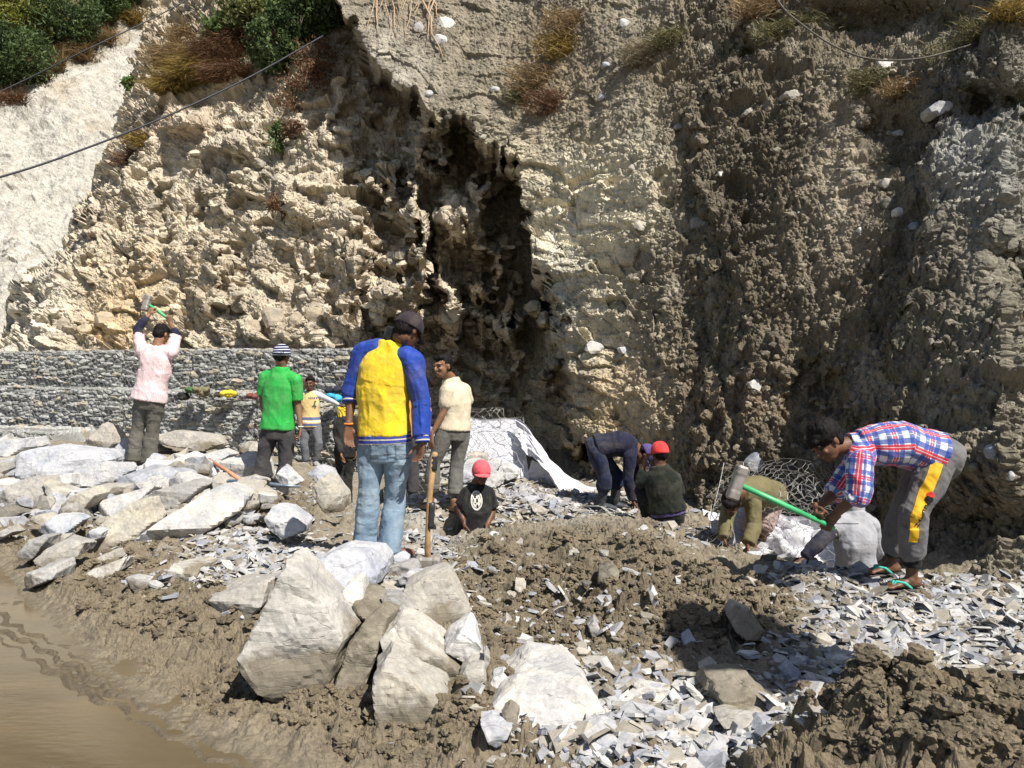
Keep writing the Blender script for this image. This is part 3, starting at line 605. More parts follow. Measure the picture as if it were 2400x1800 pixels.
# right foreground
S(px7(310,700,370,612,450,650,520,740,560,820,500,835,430,825,340,770), 4.5, .24, 2, 'rounded grey boulder half in shade below the mud mound', sub=5)
S(px7(0,830,60,790,120,890,120,950,40,970,0,940), 4.5, .12, 3, 'blue slate slab in shadow at the mound foot')
S(px7(135,1060,220,1008,290,1080,260,1135,200,1150,145,1120), 3.9, .16, 1, 'buff block left of the shaded chips')
S(px7(20,1110,60,1120,175,1255,165,1275,100,1220,20,1140), 3.75, .05, 5, 'thin white sliver left of the muddy lump')
S(px7(190,1210,260,1090,370,1060,450,1130,560,1120,610,1200,560,1270,440,1310,260,1290), 3.62, .3, 4, 'rounded lump of rock coated in mud at lower right', amp=.03)
S(px7(215,1325,300,1310,560,1330,605,1372,520,1390,260,1382), 3.42, .14, 2, 'flat tan slab in front of the muddy lump')
S(px7(470,1395,520,1355,660,1400,640,1440,520,1430), 3.35, .1, 0, 'blue white flake right of the flat tan slab')
S(px7(560,1290,620,1250,690,1290,670,1350,600,1340), 3.5, .14, 5, 'white round stone right of the muddy lump')
S(px7(300,1500,360,1385,380,1440,350,1510), 3.3, .08, 0, 'grey upright splinter near the bottom edge')
S(px7(620,1500,720,1410,860,1430,900,1480,780,1540,640,1560), 3.15, .2, 4, 'brown muddy slab beside the near mud heap')
S(px7(640,1020,700,985,760,1040,740,1090,660,1090), 4.0, .05, 3, 'blue grey chip lying flat in the shadow')
S(px7(830,960,850,880,900,930,900,990,850,990), 4.2, .06, 4, 'square dark chip at the edge of the shadow')
S(px7(1000,1010,1050,980,1160,980,1000,1030), 4.2, .05, 5, 'long white chip') if False else None
S(px7(1420,820,1500,790,1640,830,1655,890,1600,930,1520,870), 4.6, .12, 5, 'white wedge of slate in the middle of the chip field', face=(0, .8))
S(px7(1330,800,1360,790,1400,880,1380,930,1345,925), 4.55, .06, 1, 'upright pale chip beside the white wedge of slate')
S(px7(1400,830,1440,820,1470,880,1430,910), 4.6, .05, 1, 'square buff chip touching the white wedge of slate')
S(px7(1840,620,1880,590,1960,650,1950,680,1860,690), 5.0, .12, 1, 'buff rock on the chip field at the right')
S(px7(1760,620,1810,572,1850,620,1830,660,1780,650), 5.05, .12, 5, 'white rock left of the buff rock on the chip field')
S(px7(940,540,1000,515,1100,540,1080,575,970,570), 5.2, .1, 0, 'pale flake below the green sandals')
S(px7(920,440,1000,430,1060,470,1040,500,960,500), 5.5, .16, 2, 'brown block beside the green sandals')
S(px7(430,270,520,280,600,370,640,420,560,400,440,340), 6.3, .06, 5, 'white sheet of slate on the rim in front of the man in olive')
S(px7(210,310,270,290,300,400,260,420), 6.0, .06, 1, 'cream slate blade on the mound crest')
S(px7(800,330,860,290,880,340,830,370), 6.6, .15, 4, 'olive stone by the reaching hand of the man in grey')
S(px7(690,820,760,760,820,740,800,790,740,830), 4.7, .1, 4, 'grey green stone on the right flank of the mound')
S(px7(870,860,900,820,950,830,930,870), 4.55, .08, 2, 'brown pebble right of the grey green stone')
B = [b for b in B if b]
# stones in the bank, each with its own place
def px8(*a): return px5(*a, s=5.186, ox=1050, oy=920)
for q in (((230, 760, 330, 740, 475, 755, 480, 830, 380, 880, 240, 850), 10.0, .3, 1, 'cream block stacked against the tall wire basket'), ((200, 850, 420, 820, 620, 900, 560, 980, 300, 980, 180, 920), 9.7, .4, 0, 'wide pale slab behind the head of the man in the pit'),
          ((480, 850, 560, 820, 650, 820, 640, 900, 520, 910), 9.9, .25, 5, 'white block under the wire basket'), ((430, 1010, 560, 960, 700, 1000, 690, 1080, 560, 1130, 440, 1100), 9.3, .35, 0, 'pale layered slab right of the red cap in the pit'),
          ((660, 900, 760, 880, 860, 930, 850, 1020, 740, 1060, 680, 1000), 9.6, .3, 5, 'jagged white slab at the foot of the wire basket'), ((160, 960, 300, 960, 310, 1060, 200, 1120, 150, 1060), 9.2, .3, 5, 'white slab between the cream shirted man and the red cap in the pit'),
          ((1010, 1400, 1120, 1370, 1230, 1440, 1200, 1480, 1080, 1490), 8.6, .15, 1, 'flat cream stone with a dark chip leaning on it, on the rubble platform'), ((1210, 1430, 1240, 1340, 1320, 1330, 1290, 1400, 1240, 1450), 8.65, .1, 3, 'dark blue chip leaning on the flat cream stone'),
          ((1230, 1430, 1380, 1400, 1390, 1450, 1300, 1490), 8.55, .15, 1, 'second flat cream stone right of the dark blue chip')):
    S(px8(*q[0]), q[1], q[2], q[3], q[4])
B = [b for b in B if b]
def bank_stone(px, py, w, h, m, label, rot=0):
    v = surf(px, py); rs = np.random.RandomState(int(px + py)); n = 7; pl = []
    ca, sa = math.cos(rot), math.sin(rot)
    for i in range(n):
        t = 2 * math.pi * i / n + rs.uniform(-.25, .25); k = rs.uniform(.82, 1.05); a = math.cos(t) * w / 2 * k; b = math.sin(t) * h / 2 * k
        pl.append((px + a * ca - b * sa, py + a * sa + b * ca))
    return stone(pl, v.y - .02, max(w, h) * v.y / F * .7, M_rock[m if not (px < 780 and py > 700) else 6], label, seed=int(px), sub=3, amp=.01, name='embedded_rock', group='stones sticking out of the bank')
for a in ((1045, 57, 48, 34, 5, 'white angular rock on the ledge under the dark bushes, right of two'), (1032, 95, 40, 34, 5, 'cream rock just below the white angular rock of the upper ledge'),
          (982, 66, 32, 40, 1, 'grey and white rock left of the white angular rock of the upper ledge'), (897, 122, 30, 12, 1, 'small flat cream stone at the tip of the upper ledge'),
          (1007, 220, 20, 24, 3, 'pale blue stone at the edge of the ledge'), (2075, 158, 52, 44, 5, 'bright white block just under the hanging rope'),
          (1860, 223, 56, 26, 1, 'smooth buff oval rock high in the grey clay'), (2105, 312, 28, 17, 5, 'white oval pebble in the grey clay gully'),
          (2205, 255, 70, 34, 0, 'pale streaked boulder poking from the shaded gully', -.3), (2080, 430, 38, 34, 1, 'brown rock in the middle of the gully'),
          (2108, 500, 32, 28, 5, 'cream rock under the brown rock in the gully'), (2083, 478, 40, 36, 4, 'dark round rock left of the cream rock in the gully'),
          (1140, 525, 60, 50, 1, 'large pale rock held in the shaded recess', .3), (1640, 322, 22, 16, 5, 'white pebble at the left side of the clay bank'),
          (1690, 408, 18, 16, 5, 'tiny white stone left of the clay gully'), (1635, 525, 44, 36, 1, 'cream rock set in the clay bank, centre'),
          (1755, 262, 40, 14, 1, 'flat pink stone in the clay bank', -.5), (1875, 500, 18, 12, 0, 'small grey chip in the smooth clay'),
          (2142, 530, 20, 26, 3, 'blue grey chip below the cream rock in the gully', .6), (2017, 540, 16, 18, 5, 'small white chip left of the gully'),
          (1485, 395, 28, 22, 1, 'buff stone in the pale part of the bank'), (1500, 530, 40, 26, 1, 'buff wedge over a dark hole in the pale part of the bank'),
          (1285, 640, 44, 40, 0, 'white crusted rock at the edge of the shaded recess'), (1393, 815, 50, 36, 0, 'pale grey rock low in the bank above the bending men'),
          (1463, 820, 30, 18, 5, 'small white rock beside the pale grey rock low in the bank'), (1743, 718, 12, 12, 5, 'tiny white stone in the centre of the clay bank'),
          (1770, 905, 34, 40, 5, 'white weathered rock above the wire net'), (1775, 1085, 44, 60, 0, 'pale rock behind the right hand wire net', .8),
          (1590, 298, 24, 18, 1, 'buff stone left of the clay bank'), (1160, 210, 30, 16, 5, 'white stone on the grassy ledge'), (1420, 152, 24, 16, 5, 'cream stone right of the dry grass'),
          (1462, 55, 28, 24, 5, 'cream stone near the top beside the dry grass'), (1410, 228, 22, 14, 5, 'pink white stone below the dry grass'), (1135, 320, 28, 16, 1, 'pale stone over the head of the recess', -.5),
          (2330, 1060, 22, 40, 0, 'flat grey stone in the dark clay at right', .4), (2370, 1115, 16, 30, 0, 'small pale stone at the right margin')):
    bank_stone(*a)
for k, (px, py, w, h) in enumerate(((590, 768, 50, 44), (640, 745, 58, 60), (690, 752, 30, 50), (735, 735, 48, 46), (610, 805, 44, 26), (660, 800, 60, 30), (560, 720, 40, 30), (770, 748, 34, 34), (250, 750, 60, 44), (200, 770, 46, 26), (150, 760, 34, 40))):
    bank_stone(px, py, w, h, 1, ('tan bedrock block, far left of those', 'squarish tan bedrock block, second from the left of those')[k % 2] + ' above the gabion wall' if False else
       ['tan block just above the wall left of the beanie', 'largest tan block above the beanie', 'narrow tan block right of the largest one', 'tan block with a dark cleft beside it', 'low tan block touching the wall top behind the beanie', 'wide low tan block touching the wall top',
        'tan block with a black shadow on its left', 'small tan block right of the beanie', 'tan block left of the raised hammer', 'flat tan block low over the wall on the left', 'tan block in the ochre stained rock'][k])
print('stones', time.time() - T0)
# ------------------------------------------------------------ smaller loose stones, one object each
rs = np.random.RandomState(4)
SH = []
for i in range(14):
    D, Fc = ICO[3]; pl = [((rs.normal(), rs.normal(), rs.normal() * .35), rs.uniform(.55, 1)) for _ in range(11)] + [((rs.uniform(-.2, .2), rs.uniform(-.2, .2), 1), rs.uniform(.22, .5)), ((rs.uniform(-.2, .2), rs.uniform(-.2, .2), -1), .3)]
    V = D * np.minimum(hull_shape(D, pl), 1.6)[:, None]; V = finish_stone(V, i * 3.1, .035, .4)
    SH.append((V, Fc))
zones = [((300, 1150), (330, 90), 150, (20, 64), (5, 0, 1, 0, 1)), ((560, 1290), (180, 80), 50, (10, 26), (0, 1, 2, 5)), ((150, 1290), (150, 60), 16, (10, 30), (1, 2, 4)),
         ((1650, 1720), (260, 60), 34, (12, 40), (0, 5, 1, 3)), ((1330, 1450), (260, 150), 38, (8, 24), (1, 2, 4, 1)), ((2200, 1480), (180, 80), 30, (10, 30), (0, 5, 1)),
         ((1250, 1170), (220, 36), 26, (10, 30), (0, 5, 1)), ((1000, 1290), (60, 50), 14, (8, 22), (1, 0, 5)), ((1850, 1400), (120, 40), 10, (8, 20), (1, 0))]
zl = ['slab in the left rubble pile', 'stone on the rubble slope behind the white boulders', 'stone in the mud of the left shore', 'slate piece in the bottom right rubble', 'stone stuck in the mud mound', 'slate piece on the chip field near the sandals',
      'slate piece on the rubble platform by the white sheet', 'stone around the upright sledgehammer', 'stone on the bare slope right of the mound']
mn = ['pale grey', 'cream', 'mud stained', 'blue grey', 'dark', 'white']
cache = {}; keep = [(b.location.x, b.location.y, b.dimensions.x * .5) for b in B]
cnt = 0; LO = []
for zi, ((cx, cy), (rx, ry), n, (s0, s1), mats) in enumerate(zones):
    for j in range(n):
        px = cx + rs.uniform(-1, 1) * rx; py = cy + rs.uniform(-1, 1) * ry
        # march along the view ray until the ground is met
        Ys = np.exp(np.linspace(math.log(2.8), math.log(13), 90)); g = gz((px - HX) * Ys / F, Ys); zz = CZ - (py - HY) * Ys / F
        k = np.argmax(g > zz)
        if g[k] <= zz[k]: continue
        Y = Ys[k]; X = (px - HX) * Y / F
        if shore(X, Y) < .3 or any((X - fx) ** 2 + (Y - fy) ** 2 < .2 ** 2 for fx, fy, _, _ in FEET): continue
        sz = rs.uniform(s0, s1) * Y / F * .75 * rs.choice([.7, 1, 1.25]); m = mats[rs.randint(len(mats))]; si = rs.randint(14)
        if any((X - kx) ** 2 + (Y - ky) ** 2 < (kr * .6) ** 2 for kx, ky, kr in keep if kr > .25): continue
        if (si, m) not in cache:
            o = mk('loose_stone', SH[si][0], SH[si][1], M_rock[m], smooth=False); cache[(si, m)] = o
        else:
            o = cache[(si, m)].copy(); COL.objects.link(o)
        o.location = (X, Y, float(gz(X, Y)[0]) + sz * .15)
        o.rotation_euler = (rs.normal() * .3, rs.normal() * .3, rs.uniform(0, 6.3)); o.scale = (sz * rs.uniform(.9, 1.3), sz * rs.uniform(.7, 1), sz * rs.uniform(.7, 1.2))
        bb = min(B, key=lambda b: (b.location.x - X) ** 2 + (b.location.y - Y) ** 2); dx = X - bb.location.x; dy = Y - bb.location.y
        wd = ('left of' if dx < 0 else 'right of') if abs(dx) > abs(dy) else ('in front of' if dy < 0 else 'behind'); wd = ('just ' if math.hypot(dx, dy) < .45 else '') + wd
        sw = 'small ' if sz < .055 else ('large ' if sz > .14 else '')
        short = ' '.join(bb['label'].split(',')[0].split()[:8])
        while len(('%s%s stone %s the %s' % (sw, mn[m], wd, short)).split()) > 16: short = short.rsplit(' ', 1)[0]
        for tail in ('of', 'the', 'to', 'its', 'lying', 'in', 'on', 'a', 'above', 'behind', 'from', 'by', 'at', 'with', 'half', 'right', 'left', 'and', 'between', 'under'):
            while short.endswith(' ' + tail): short = short[:-len(tail) - 1]
        o['label'] = '%s%s stone %s the %s' % (sw, mn[m], wd, short); o['category'] = 'rock'; o['group'] = 'loose stones: ' + zl[zi]; LO.append(o)
        cnt += 1
gl = {}
for o in LO:
    if o['label'] in gl: o['group'] = gl[o['label']]
    else: gl[o['label']] = o['group']
print('loose', cnt, time.time() - T0)
# ------------------------------------------------------------ slate chips and mud crumbs (uncountable)
def chips(name, label, zones, mats, seed, size, flat=.12, lift=0):
    rs = np.random.RandomState(seed); VV = []; FF = []; mi = []; off = 0
    for (cx, cy), (rx, ry), n, Yr in zones:
        px = cx + rx * .52 * rs.normal(size=n); py = cy + ry * .52 * rs.normal(size=n)
        Ys = np.exp(np.linspace(math.log(Yr[0]), math.log(Yr[1]), 60))
        Yg = np.repeat(Ys[None], n, 0); Xg = (px[:, None] - HX) * Yg / F; g = gz(Xg.ravel(), Yg.ravel()).reshape(Xg.shape); zz = CZ - (py[:, None] - HY) * Yg / F
        hit = g > zz; k = hit.argmax(1); ok = hit[np.arange(n), k] & (k > 0); Y = Ys[k]; X = (px - HX) * Y / F
        ok &= shore(X, Y) > .35; X = X[ok]; Y = Y[ok]
        for fx, fy, _, _ in FEET:
            m = (X - fx) ** 2 + (Y - fy) ** 2 > .1 ** 2; X = X[m]; Y = Y[m]
        Z = gz(X, Y, True)
        for i in range(len(X)):
            s = rs.uniform(*size) * rs.choice([.6, .8, 1, 1, 1.7, 2.6]) ; k = rs.randint(4, 7)
            t = (np.arange(k) + rs.uniform(-.38, .38, k)) * 6.283 / k; rad = s * rs.uniform(.55, 1.15, k); el = rs.uniform(.4, .95)
            P = np.c_[np.cos(t) * rad, np.sin(t) * rad * el, np.zeros(k)]; th = s * rs.uniform(flat, flat * 2.2)
            top = P.copy(); top[:, 2] = th / 2; top[:, :2] *= rs.uniform(.8, .95); bot = P.copy(); bot[:, 2] = -th / 2
            V = np.r_[top, bot]; ya = rs.uniform(0, 6.283); ti = rs.normal() * .33; t2 = rs.normal() * .33
            Rm = np.array(Matrix.Rotation(ti, 3, 'X') @ Matrix.Rotation(t2, 3, 'Y') @ Matrix.Rotation(ya, 3, 'Z'))
            V = V @ Rm.T + (X[i], Y[i], Z[i] + th * .4 + s * (abs(ti) + abs(t2)) * .22 + lift)
            VV.append(V); FF.append(list(range(off, off + k))); m_ = rs.choice(len(mats)); mi.append(m_)
            for j in range(k): FF.append([off + (j + 1) % k, off + j, off + k + j, off + k + (j + 1) % k]); mi.append(m_)
            off += 2 * k
    o = mk(name, np.concatenate(VV), FF, None, base=(0, 0, 0), smooth=False, kind='stuff', label=label, cat='rubble')
    for m in mats: o.data.materials.append(m)
    o.data.polygons.foreach_set('material_index', np.array(mi, np.int32)); return o
def flatmat(name, c):
    t = NT(name); n = t.noise(t.tc.outputs['Object'], 9, 3); n2 = t.noise(t.tc.outputs['Object'], 60, 4)
    cc = t.mix(1, c, t.ramp(n, [(.35, .75), (.65, 1.2)]), 'MULTIPLY'); t.bump(n2, .4, .003)
    return t.done(t.mix(1, cc, t.ramp(n2, [(.3, .85), (.7, 1.1)]), 'MULTIPLY'), .85, .3)
CHM = [flatmat('chip_white', (.44, .43, .415)), flatmat('chip_grey', (.33, .33, .335)), flatmat('chip_blue', (.29, .30, .33)), flatmat('chip_cream', (.37, .34, .285)), flatmat('chip_dark', (.24, .22, .18))]
chips('slate_chips', 'broken slate chips spread over the worksite floor', [
    ((2170, 1470), (270, 100), 4200, (3.6, 6)), ((1980, 1560), (150, 80), 900, (3.4, 5)), ((1600, 1720), (330, 100), 3400, (2.9, 4.4)), ((1260, 1180), (300, 62), 4600, (7, 12)), ((1010, 1290), (110, 60), 700, (5, 8)),
    ((600, 1320), (190, 80), 1900, (4.6, 8)), ((300, 1170), (360, 100), 2200, (5.5, 12)), ((1930, 1350), (160, 34), 500, (5, 7)), ((2280, 1400), (160, 50), 900, (4, 6.4)), ((950, 1400), (140, 60), 500, (4, 6)),
    ((1300, 1470), (300, 150), 450, (3.8, 6.4)), ((730, 1170), (90, 50), 300, (6, 13)), ((1680, 1250), (150, 40), 300, (5.5, 8.5)), ((500, 1360), (260, 70), 260, (4, 7))],
    CHM[:4] + CHM[:2] + CHM[4:], 5, (.011, .034))
def lumps(name, label, zones, seed, size, mats):
    rs = np.random.RandomState(seed); VV = []; FF = []; off = 0; D, Fc = ICO[3]; SHP = [D * (1 + .45 * vnoise(D * 1.6 + q_, 1) + .3 * vnoise(D * 4 + q_, 2) + .15 * vnoise(D * 9 + q_, 3))[:, None] for q_ in range(0, 90, 5)]
    for (cx, cy), (rx, ry), n, Yr in zones:
        a = rs.uniform(0, 6.283, n); r = np.sqrt(rs.uniform(0, 1, n)); px = cx + rx * r * np.cos(a); py = cy + ry * r * np.sin(a)
        Ys = np.exp(np.linspace(math.log(Yr[0]), math.log(Yr[1]), 60)); Yg = np.repeat(Ys[None], n, 0); Xg = (px[:, None] - HX) * Yg / F
        g = gz(Xg.ravel(), Yg.ravel()).reshape(Xg.shape); zz = CZ - (py[:, None] - HY) * Yg / F
        hit = g > zz; k = hit.argmax(1); ok = hit[np.arange(n), k] & (k > 0); Y = Ys[k]; X = (px - HX) * Y / F; ok &= shore(X, Y) > .2; X = X[ok]; Y = Y[ok]; Z = gz(X, Y, True)
        for i in range(len(X)):
            s = rs.uniform(*size) * rs.choice([.5, .8, 1, 1.5]); V = SHP[rs.randint(18)] @ np.array(Matrix.Rotation(rs.uniform(0, 6), 3, 'Z')).T
            V = V * (s * rs.uniform(.8, 1.2), s * rs.uniform(.8, 1.2), s * .75) + (X[i], Y[i], Z[i] + s * .25)
            VV.append(V); FF.append(Fc + off); off += len(D)
    return mk(name, np.concatenate(VV), np.concatenate(FF), mats, base=(0, 0, 0), smooth=False, kind='stuff', label=label, cat='mud')
M_clod = ground_mat(); M_clod.name = 'mud_clod'
cl_ = lumps('mud_clods', 'crumbled clods of brown mud on the mounds', [((1330, 1400), (330, 150), 1500, (3.8, 6.6)), ((1700, 1430), (180, 90), 500, (4, 6.6)), ((2180, 1680), (320, 120), 900, (2.1, 3.6)),
    ((850, 1640), (420, 130), 800, (3, 5)), ((680, 1180), (70, 50), 260, (6, 8.5)), ((250, 1330), (280, 70), 400, (5, 7.6)), ((430, 1420), (260, 80), 400, (4, 6.5)), ((2250, 1390), (170, 40), 300, (4, 6.5))], 8, (.008, .026), M_clod)
n_ = len(cl_.data.vertices); setcol(cl_, np.repeat(np.array([[.16, .13, .085]]), n_, 0) * np.repeat(np.random.RandomState(1).uniform(.75, 1.3, (n_ // 642 + 1, 1)), 642, 0)[:n_]); setcol(cl_, np.zeros((n_, 3)), 'Wet')
print('chips', time.time() - T0)
# ------------------------------------------------------------ wire nets
def wires(name, segs, r, mat=None, parent=None, **kw):
    """segs: (n,2,3) array, each a three sided wire"""
    S_ = np.asarray(segs, np.float64); d = S_[:, 1] - S_[:, 0]; L = np.linalg.norm(d, axis=1, keepdims=True); S_ = S_[L[:, 0] > 1e-5]; d = d[L[:, 0] > 1e-5]; d /= np.linalg.norm(d, axis=1, keepdims=True)
    a = np.cross(d, [.13, .3, .94]); a /= np.linalg.norm(a, axis=1, keepdims=True); b = np.cross(d, a)
    V = []
    for e in (0, 1):
        for k in range(3): V.append(S_[:, e] + r * (math.cos(k * 2.094) * a + math.sin(k * 2.094) * b))
    V = np.stack(V, 1).reshape(-1, 3); n = len(S_); o = np.arange(n)[:, None] * 6
    Fq = np.concatenate([o + np.array([[k, (k + 1) % 3, 3 + (k + 1) % 3, 3 + k]]) for k in range(3)])
    return mk(name, V, Fq, mat or M_wire, parent=parent, smooth=False, **kw)
def hexsegs(L, H, cell, jit=0, seed=0):
    rs = np.random.RandomState(seed); dx = cell; dy = cell * .75; nx = int(L / dx) + 2; ny = int(H / dy) + 1; J = {}
    def p(i, j, k):
        # k=0 lower vertex, 1 upper vertex of the short twisted side at (i,j)
        key = (i, j, k)
        if key not in J:
            J[key] = np.array([(i + .5 * (j % 2)) * dx, j * dy + (.5 if k else 0) * cell * .5]) + rs.normal(size=2) * jit * cell
        return J[key]
    out = []
    for j in range(ny):
        for i in range(nx):
            out.append((p(i, j, 0), p(i, j, 1)))
            if j + 1 < ny:
                i2 = i - 1 if j % 2 == 0 else i
                for q in (i2, i2 + 1): out.append((p(i, j, 1), p(q, j + 1, 0)))
    o = np.array(out); o[..., 0] = np.clip(o[..., 0], 0, L); o[..., 1] = np.clip(o[..., 1], 0, H)
    return o[(np.abs(o[:, 0] - o[:, 1]).sum(1) > 1e-4)]
def netmap(s, fn): return np.array([[fn(*a), fn(*b)] for a, b in s])
# ------------------------------------------------------------ gabion walls
g_ = NT('gabion_stone'); P = g_.tc.outputs['Object']; at = g_.attr('Col')
gc = g_.mix(1, at.outputs[0], g_.ramp(g_.noise(P, 25, 5, .6), [(.3, .75), (.7, 1.2)]), 'MULTIPLY'); g_.bump(g_.noise(P, 40, 5, .7), .5, .01)
M_gab = g_.done(gc, .88, .25)
def wline(px, Y, z): return Vector(((px - HX) * Y / F, Y, z))
def basket(p0, p1, z0, z1, depth, label, seed, group, end=False):
    """stone filled basket: front face from p0 to p1 (xy), going back by depth"""
    p0 = Vector((p0[0], p0[1], 0)); p1 = Vector((p1[0], p1[1], 0)); L = (p1 - p0).length; sdir = (p1 - p0) / L; back = Vector((-sdir.y, sdir.x, 0))
    wrap = depth if end else 0
    root = empty('gabion_basket', (p0 + p1) / 2 + Vector((0, 0, z0)), label, 'gabion', group)
    H = z1 - z0; ns = int(L / .022); r = .05
    # profile: up the front, back over the top
    tt = np.concatenate([np.linspace(0, H, int(H / .02)), H + np.linspace(.02, depth, int(depth / .04))])
    s = np.linspace(0, L + wrap, int((L + wrap) / .022)); Sg, Tg = np.meshgrid(s, tt)
    belly = .05 * np.sin(np.clip(Tg / H, 0, 1) * math.pi); f = np.clip(Tg, 0, H); bk = np.clip(Tg - H, 0, None); Se = np.clip(Sg - L, 0, None); Sf = np.minimum(Sg, L); bk = np.maximum(bk, Se); isend = (Se > 0)[..., None]
    gs = Sg + seed * 17.3; a, b, c3 = facet(gs / .2 + .25 * vnoise(np.stack([gs * 5, Tg * 5, Tg * 0], -1), 1), Tg / .07 + .3 * vnoise(np.stack([gs * 5, Tg * 5, Tg * 0], -1), 2), 200 + seed)
    dsp = .03 * a + .045 * sstep(0, .35, b) - .03 + .02 * fbm(np.stack([gs * 9, Tg * 9, Tg * 0], -1), 3, 4)
    endf = np.clip(np.minimum(s, (L + wrap) - s)[None] / .06, 0, 1) * .04 - .04
    out = belly + dsp + endf
    base = np.array(p0)[None, None] + Sf[..., None] * np.array(sdir) + f[..., None] * np.array([0, 0, 1]) + bk[..., None] * np.array(back) + np.array([0, 0, z0])
    top = sstep(H - .03, H + .03, Tg)[..., None]
    V = base + out[..., None] * ((1 - top) * np.where(isend, np.array(sdir), -np.array(back)) + top * np.array([0, 0, 1]))
    h, w = Sg.shape; Vf = V.reshape(-1, 3); Fq = gridfaces(h, w)[:, ::-1]
    # close back and ends so that it is a solid box
    q0 = [np.array(p0) + np.array(back) * depth + [0, 0, z0], np.array(p1) + np.array(back) * depth + [0, 0, z0]]
    Vl = np.r_[Vf, q0]; n = len(Vf)
    Fl = [list(x) for x in Fq]; Fl.append([n, n + 1] + list(range(n - 1, n - w - 1, -1)))
    Fl.append([i * w for i in range(h)] + [n]); Fl.append([n + 1] + [i * w + w - 1 for i in range(h - 1, -1, -1)])
    o = mk('stone_fill', Vl, Fl, M_gab, parent=root, smooth=False)
    tone = np.where(c3 > .8, .0, 1.)[..., None]; cols = np.array([.36, .36, .345]) * (1 + .3 * c3[..., None]) * tone + np.array([.40, .36, .28]) * (1 - tone)
    cols = cols * (.8 + .2 * sstep(.02, .22, b))[..., None]
    setcol(o, np.r_[cols.reshape(-1, 3), [[.3, .3, .28]] * 2].clip(.02, .9))
    def fn(a_, t_):
        f_ = min(t_, H); b_ = max(t_ - H, 0); q = p0 + sdir * a_ + back * (b_ - .035 - (.05 * math.sin(f_ / H * math.pi) if b_ == 0 else 0)) + Vector((0, 0, z0 + f_ + .03 * (b_ > 0)))
        return q[:]
    sg = netmap(hexsegs(L, H + depth * .5, .11, .06, seed), fn)
    ed = []
    for k in range(20):
        ed += [(fn(L * k / 20, H), fn(L * (k + 1) / 20, H)), (fn(0, H * k / 20), fn(0, H * (k + 1) / 20)), (fn(L, H * k / 20), fn(L, H * (k + 1) / 20))]
    wires('wire_mesh', np.concatenate([sg, np.array(ed)]), .0026, parent=root)
    return root
def wallrow(pts, z0, z1, depth, labels, seed, group):
    pts = [np.array(p) for p in pts]
    for i, lb in enumerate(labels): basket(pts[i], pts[i + 1], z0[i], z1[i], depth, lb, seed + i, group, i == len(labels) - 1 or i == 4)
def xyw(px, Y): return ((px - HX) * Y / F, Y)
up = [xyw(-110, 17.5), xyw(90, 16.55), xyw(290, 15.8), xyw(450, 15.2), xyw(600, 14.7), xyw(745, 14.25), xyw(880, 13.85)]
gr1 = 'baskets of the upper gabion course'; gr2 = 'baskets of the lower gabion course'
wallrow(up, [1.1, 1.08, 1.05, 1.0, .95, .9], [1.99, 2.0, 2.0, 2.0, 1.98, 1.98], 1.3,
        ['upper gabion basket at the left margin', 'upper gabion basket left of the man in the pink shirt', 'upper gabion basket behind the back of the man in the pink shirt', 'upper gabion basket between the pink shirt and the green shirt',
         'upper gabion basket behind the green shirt and beanie', 'upper gabion basket left of the yellow and blue jacket, rightmost of its course'], 1, gr1)
lo = [xyw(-140, 17.0), xyw(80, 16.1), xyw(290, 15.3), xyw(440, 14.7), xyw(600, 14.2), xyw(740, 13.7), xyw(845, 13.35)]
wallrow(lo, [.0, -.1, -.1, -.1, -.2, -.4], [1.28, 1.26, 1.24, 1.22, 1.2, .92], 1.4,
        ['lower gabion basket at the left margin', 'lower gabion basket left of the legs of the man in the pink shirt', 'lower gabion basket right behind the legs in grey trousers', 'lower gabion basket under the yellow and olive clothes',
         'lower gabion basket behind the boy in the yellow vest', 'lowered gabion basket right of the boy, between him and the yellow and blue jacket'], 11, gr2)
ft = [xyw(-160, 15.2), xyw(120, 14.2), xyw(300, 13.6)]
wallrow(ft, [.0, -.1], [.52, .30], 1.0, ['low mortared footing course at the left margin', 'low mortared footing course left of the grey trousers'], 31, 'low footing courses')
basket(xyw(905, 11.6), xyw(1010, 11.2), -.3, .75, 1.0, 'narrow gabion basket half hidden behind the yellow and blue jacket', 40, gr2, True)
print('gabions', time.time() - T0)
